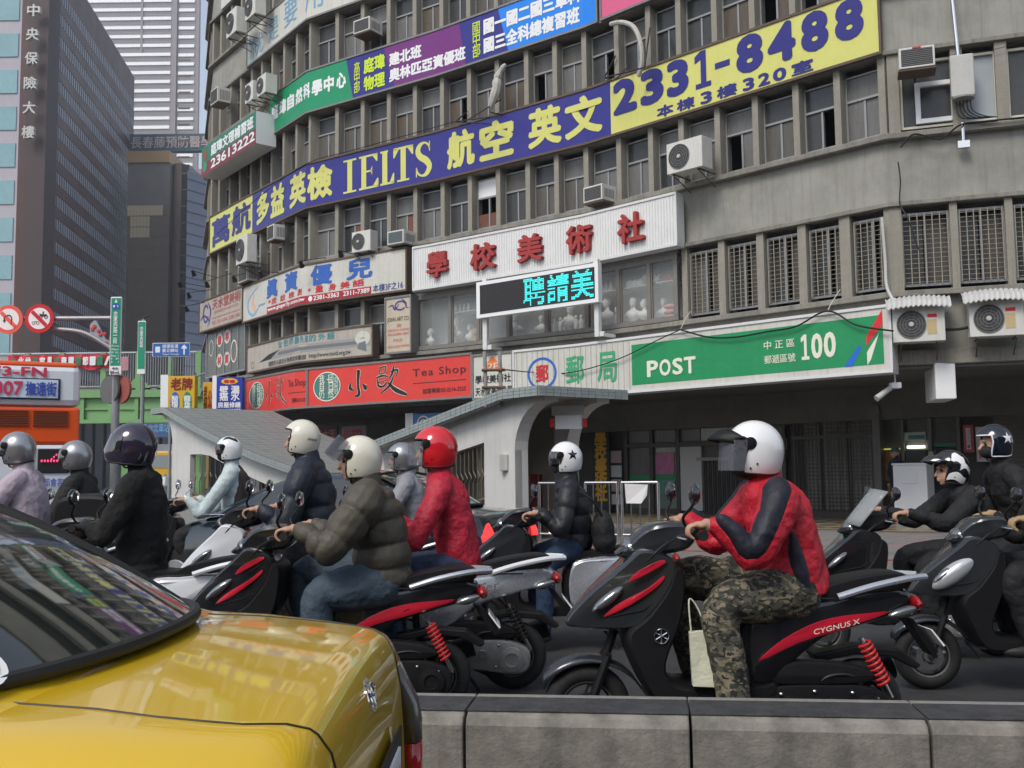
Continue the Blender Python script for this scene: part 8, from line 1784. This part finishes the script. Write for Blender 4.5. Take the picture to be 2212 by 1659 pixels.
# the man in red and navy
b, jk, J = person('person in red and navy jacket and camouflage trousers wearing white open helmet with black peak', 'front', (.31, 0, .77), (.20, 0, 1.30), (.155, 0, 1.425), hands=((-.20, .30, 1.07), (-.20, .30, 1.07)), elbows=((.06, .315, .955), (.02, .30, .98)), knees=((-.075, .20, .70), (-.23, .16, .80)), ankles=((-.02, .24, .12), (-.14, .14, .36)),
    jacket=JRED2, trousers=CAMO, hel=dict(col=HW, peak=MATB, visor='clear', tilt=.10, sc=1.06), mask=MASKB, bigmask=1.45, girth=1.14, arm=1.04, legw=1.12, voxel=.009, fold=.03)
def panel(body, pts, rs, m, off, vox=.009, name='jacket_panel', sub=.02):
    mb = MB(); limb(mb, [V(p) + V(off) for p in pts], rs, 16); o = mb.build(name, m, body, smooth=True, auto=180); soft(o, vox, 3, sub, WR); return o
for i, s_ in enumerate((-1, 1)):
    sh, el, hd = J['sh'][i], J['el'][i], J['hd'][i] + V((.12, 0, .03)); off = (-.014, s_ * .034, .030)
    panel(b, [J['neck'] + V((.04, s_ * .10, -.06)), sh, sh.lerp(el, .5) + V((.01, s_ * .02, 0)), el + V((-.005, 0, .0)), el.lerp(hd, .55), hd], [.045, .072, .062, .054, .044, .030], JNV2, off)
panel(b, [V((.37, -.125, .80)), V((.335, -.140, .95)), V((.31, -.135, 1.08))], [(.055, .10), (.05, .098), (.035, .08)], JNV2, (-.045, 0, 0), name='side_panel_cloth')
0 and mb.tube([(.34, -.225, .985), (.42, -.205, 1.0), (.49, -.14, 1.012)], .006, 6)
# paper bag hanging from the scooter hook
q = SCN['front']; BG = empty('paper_bag', q[0] + V((-.165, -.20, .36)), q[1] - .1, label='pale cream paper shopping bag hanging in front of the camouflage legs', cat='bag', scale=(1.0, 1.0, .88))
mb = MB(); mb.hexa([(-.055, -.03, .0), (.055, -.03, -.005), (.055, .03, -.005), (-.055, .03, 0), (-.065, -.025, .29), (.028, -.012, .30), (.028, .012, .30), (-.065, .025, .29)]); mb.build('bag', mat('cream_paper', (.62, .62, .47), .8, var=.12, vscale=14, bump=.4, bscale=22), BG, bevel=.003)
mb = MB(); mb.tube(spline([(-.055, -.02, .285), (-.062, -.01, .42), (-.055, 0, .47), (-.02, 0, .42), (.022, -.01, .295)], 5), .004, 5); mb.build('handle', mat('cream_paper', (.62, .62, .47), .8), BG)
# others
person('person in olive puffer jacket and washed jeans wearing cream open helmet with raised smoked visor', 'olive', (.32, 0, .76), (.23, 0, 1.33), (.185, 0, 1.462), hands=((-.19, .30, 1.06), (-.19, .30, 1.06)), elbows=((.05, .34, .98), (.02, .32, .98)), knees=((-.02, .20, .70), (-.16, .19, .80)), ankles=((.0, .2, .20), (-.14, .16, .34)), jacket=JOLV, trousers=JEAN, quilt=6, hel=dict(col=HC, visor='up', tilt=-.02, sc=.99), girth=1.18, arm=1.25, voxel=.009, legw=1.15)
person('person in crimson jacket wearing glossy red helmet with clear visor', 'silver', (.28, 0, .78), (.17, 0, 1.36), (.14, 0, 1.50), hands=((-.20, .28, 1.03), (-.20, .28, 1.03)), elbows=((.02, .29, .95), (.0, .29, .96)), jacket=JRED, trousers=JEAN2, gloves=GLOVE, hel=dict(col=HR, kind='jet', visor='clear', tilt=.05, sc=1.06), girth=.95, fold=.03)
person('person in dark navy puffer jacket wearing cream helmet with black lettering', 'white', (.18, 0, .80), (.13, 0, 1.43), (.09, 0, 1.57), jacket=JNAVY, quilt=5, hel=dict(col=HC, tilt=.18, sc=1.0, text_='NOLAN', peak=HC if False else None), girth=1.1, arm=1.15, shoes=SHOEO, skin=SKIN)
person('person in long black coat and plum black full face helmet', 'coat', (.10, 0, .74), (.10, 0, 1.40), (.05, 0, 1.545), hands=((-.2, .28, 1.02), (-.2, .28, 1.02)), elbows=((-.02, .30, 1.0), (-.02, .30, 1.0)), jacket=COAT, coat=True, gloves=TBLK, hel=dict(col=HP, kind='full', tilt=.16, sc=1.10), girth=1.05, mask=KNIT, fold=.035, shoes=SHOE)
person('person in black puffer jacket and blue jeans wearing white helmet with black star', 'star', (.09, 0, .80), (.05, 0, 1.33), (.045, 0, 1.475), hands=((-.26, .26, 1.04), (-.26, .26, 1.04)), elbows=((-.02, .27, .95), (-.02, .27, .96)), knees=((-.12, .19, .66), (-.2, .16, .70)), ankles=((-.16, .20, .16), (-.2, .16, .32)), jacket=JBLK2, trousers=JEAN2, quilt=5, hel=dict(col=HW, star=HK, visor='band', sc=.98), girth=.95, mask=MASKB, arm=1.05)
mb = MB(); q = SCN['star']
BP = empty('backpack', q[0] + V((.24, -.02, 0)), q[1], label='small black shoulder bag hanging on the back of the star helmet rider', cat='bag')
mb.ball((.09, -.06, .92), .095, .13, .17); mb.ball((.10, -.06, .84), .10, .13, .10); o = mb.build('bag', TBLK, BP, smooth=True); soft(o, .012, 3, .02); mb = MB(); mb.tube(spline([(.08, -.14, 1.04), (0, -.19, 1.17), (-.10, -.17, 1.24)], 5), .010, 6); mb.build('strap', TBLK, BP)
person('person in dark jacket wearing black helmet with white flame stripes', 'screen', (.55, 0, .80), (.40, 0, 1.29), (.33, 0, 1.40), elbows=((.14, .30, 1.02), (.14, .30, 1.02)), knees=((.04, .20, .70), (.02, .17, .74)), ankles=((.04, .2, .34), (.04, .16, .36)), hands=((-.18, .29, 1.07), (-.18, .29, 1.07)), jacket=JBLK, hel=dict(col=HK, peak=HK, tilt=.12, sc=1.02, stripes=[(HW, -70, -118, 12, 48), (HW, -75, -130, -50, -22), (HW, -100, -150, -8, 8)]), fold=.03)
person('pillion rider in black wearing glossy black helmet with white star and white rim', 'screen', (.88, 0, .90), (.73, 0, 1.44), (.68, 0, 1.60), hands=((.62, .22, .98), (.62, .22, .98)), elbows=((.80, .30, 1.06), (.80, .30, 1.06)), knees=((.48, .24, .76), (.48, .24, .76)), ankles=((.54, .22, .38), (.54, .22, .38)), jacket=JBLK, hel=dict(col=HG, star=HW, trim=HW, sc=1.0), mask=MASKB, fold=.03)
person('person in pale mauve coat wearing grey silver helmet, cut by the left edge', 'box', (.36, 0, .82), (.31, 0, 1.45), (.26, 0, 1.60), jacket=JPINK, hel=dict(col=HS, visor='band', sc=1.02), fold=.02)
person('person in dark jacket with pale piping wearing silver helmet, before the bus', 'left2', (.20, 0, .82), (.18, 0, 1.42), (.14, 0, 1.56), jacket=JBLK, hel=dict(col=HS, visor='band', tilt=.1, sc=1.05), mask=SKIN, fold=.02)
person('person in grey jacket wearing silver helmet, half hidden by the red helmet', 'grey', (.44, 0, .80), (.38, 0, 1.38), (.34, 0, 1.51), hands=((-.04, .28, 1.04), (-.04, .28, 1.04)), elbows=((.20, .30, .98), (.20, .30, .98)), jacket=JGREY, hel=dict(col=HS, visor='clear', sc=.98), girth=.92)
person('person in brown vest and pale sleeves wearing small white vented helmet', 'far', (.28, 0, .80), (.26, 0, 1.42), (.23, 0, 1.575), jacket=PALE, hel=dict(col=HW, sc=.98, visor='band', stripes=[(HK, 60, 150, 40, 62), (HK, -60, -150, 40, 62)]), mask=MASKB, voxel=.014)
q = SCN['far']; mb = MB(); limb(mb, [(.29, 0, .80), (.32, 0, 1.0), (.31, 0, 1.25), (.29, 0, 1.36)], [(.15, .19), (.15, .19), (.15, .185), (.10, .13)], 18)
vq = [c for c in bpy.data.objects if c.get('label', '').startswith('person in brown vest')][0]; o = mb.build('vest', VEST, vq, smooth=True, auto=180); soft(o, .014, 3, .01)
b, jk, J = person('person at the right edge in black with tan gloves, mostly outside the picture', 'right', (.25, 0, .80), (.16, 0, 1.36), (.12, 0, 1.5), jacket=JBLK, gloves=mat('tan_glove', (.42, .28, .15), .8, var=.3), hel=dict(col=HK, sc=1.0))
# pedestrian behind the white cabinet
pc = fp(s_at(1937, 1.2, -2.9), -2.9, 0)
b, jk, J = person('person in dark clothes and blue cap walking in the arcade behind the white cabinet', None, (0, 0, .88), (.0, 0, 1.40), (-.02, 0, 1.56), hands=((-.02, .25, .84), (.0, .25, .84)), elbows=((.03, .26, 1.10), (.03, .26, 1.10)), knees=((-.03, .09, .48), (.02, .09, .48)), ankles=((.0, .09, .08), (.1, .09, .08)), jacket=fabric('dark_blue_jacket', (.012, .018, .05)), T=((pc.x, pc.y, .15), .3, 1.0), voxel=.014, group='people in the arcade')
mb = MB(); mb.ball((-.01, 0, 1.635), .105, .09, .075); mb.ball((-.10, 0, 1.61), .07, .06, .012); mb.build('cap', fabric('faded_blue_cap', (.06, .12, .22)), b, smooth=True)
flush_text()
# thin city haze: one closed box round the camera and the whole scene
mb = MB(); mb.box(-905, 905, -61, 1605, -1.2, 256); hz = mb.build('haze', None)
hz.data.materials.clear(); hm_ = bpy.data.materials.new('city_haze'); hm_.use_nodes = True; n_ = hm_.node_tree.nodes; n_.clear()
pv = n_.new('ShaderNodeVolumePrincipled'); pv.inputs['Color'].default_value = (.86, .90, 1.0, 1); pv.inputs['Density'].default_value = .00055; pv.inputs['Anisotropy'].default_value = .2
ou = n_.new('ShaderNodeOutputMaterial'); hm_.node_tree.links.new(pv.outputs[0], ou.inputs['Volume']); hz.data.materials.append(hm_); hz['kind'] = 'stuff'
SC.cycles.volume_bounces = 0; SC.cycles.volume_max_steps = 64; SC.cycles.volume_step_rate = 4
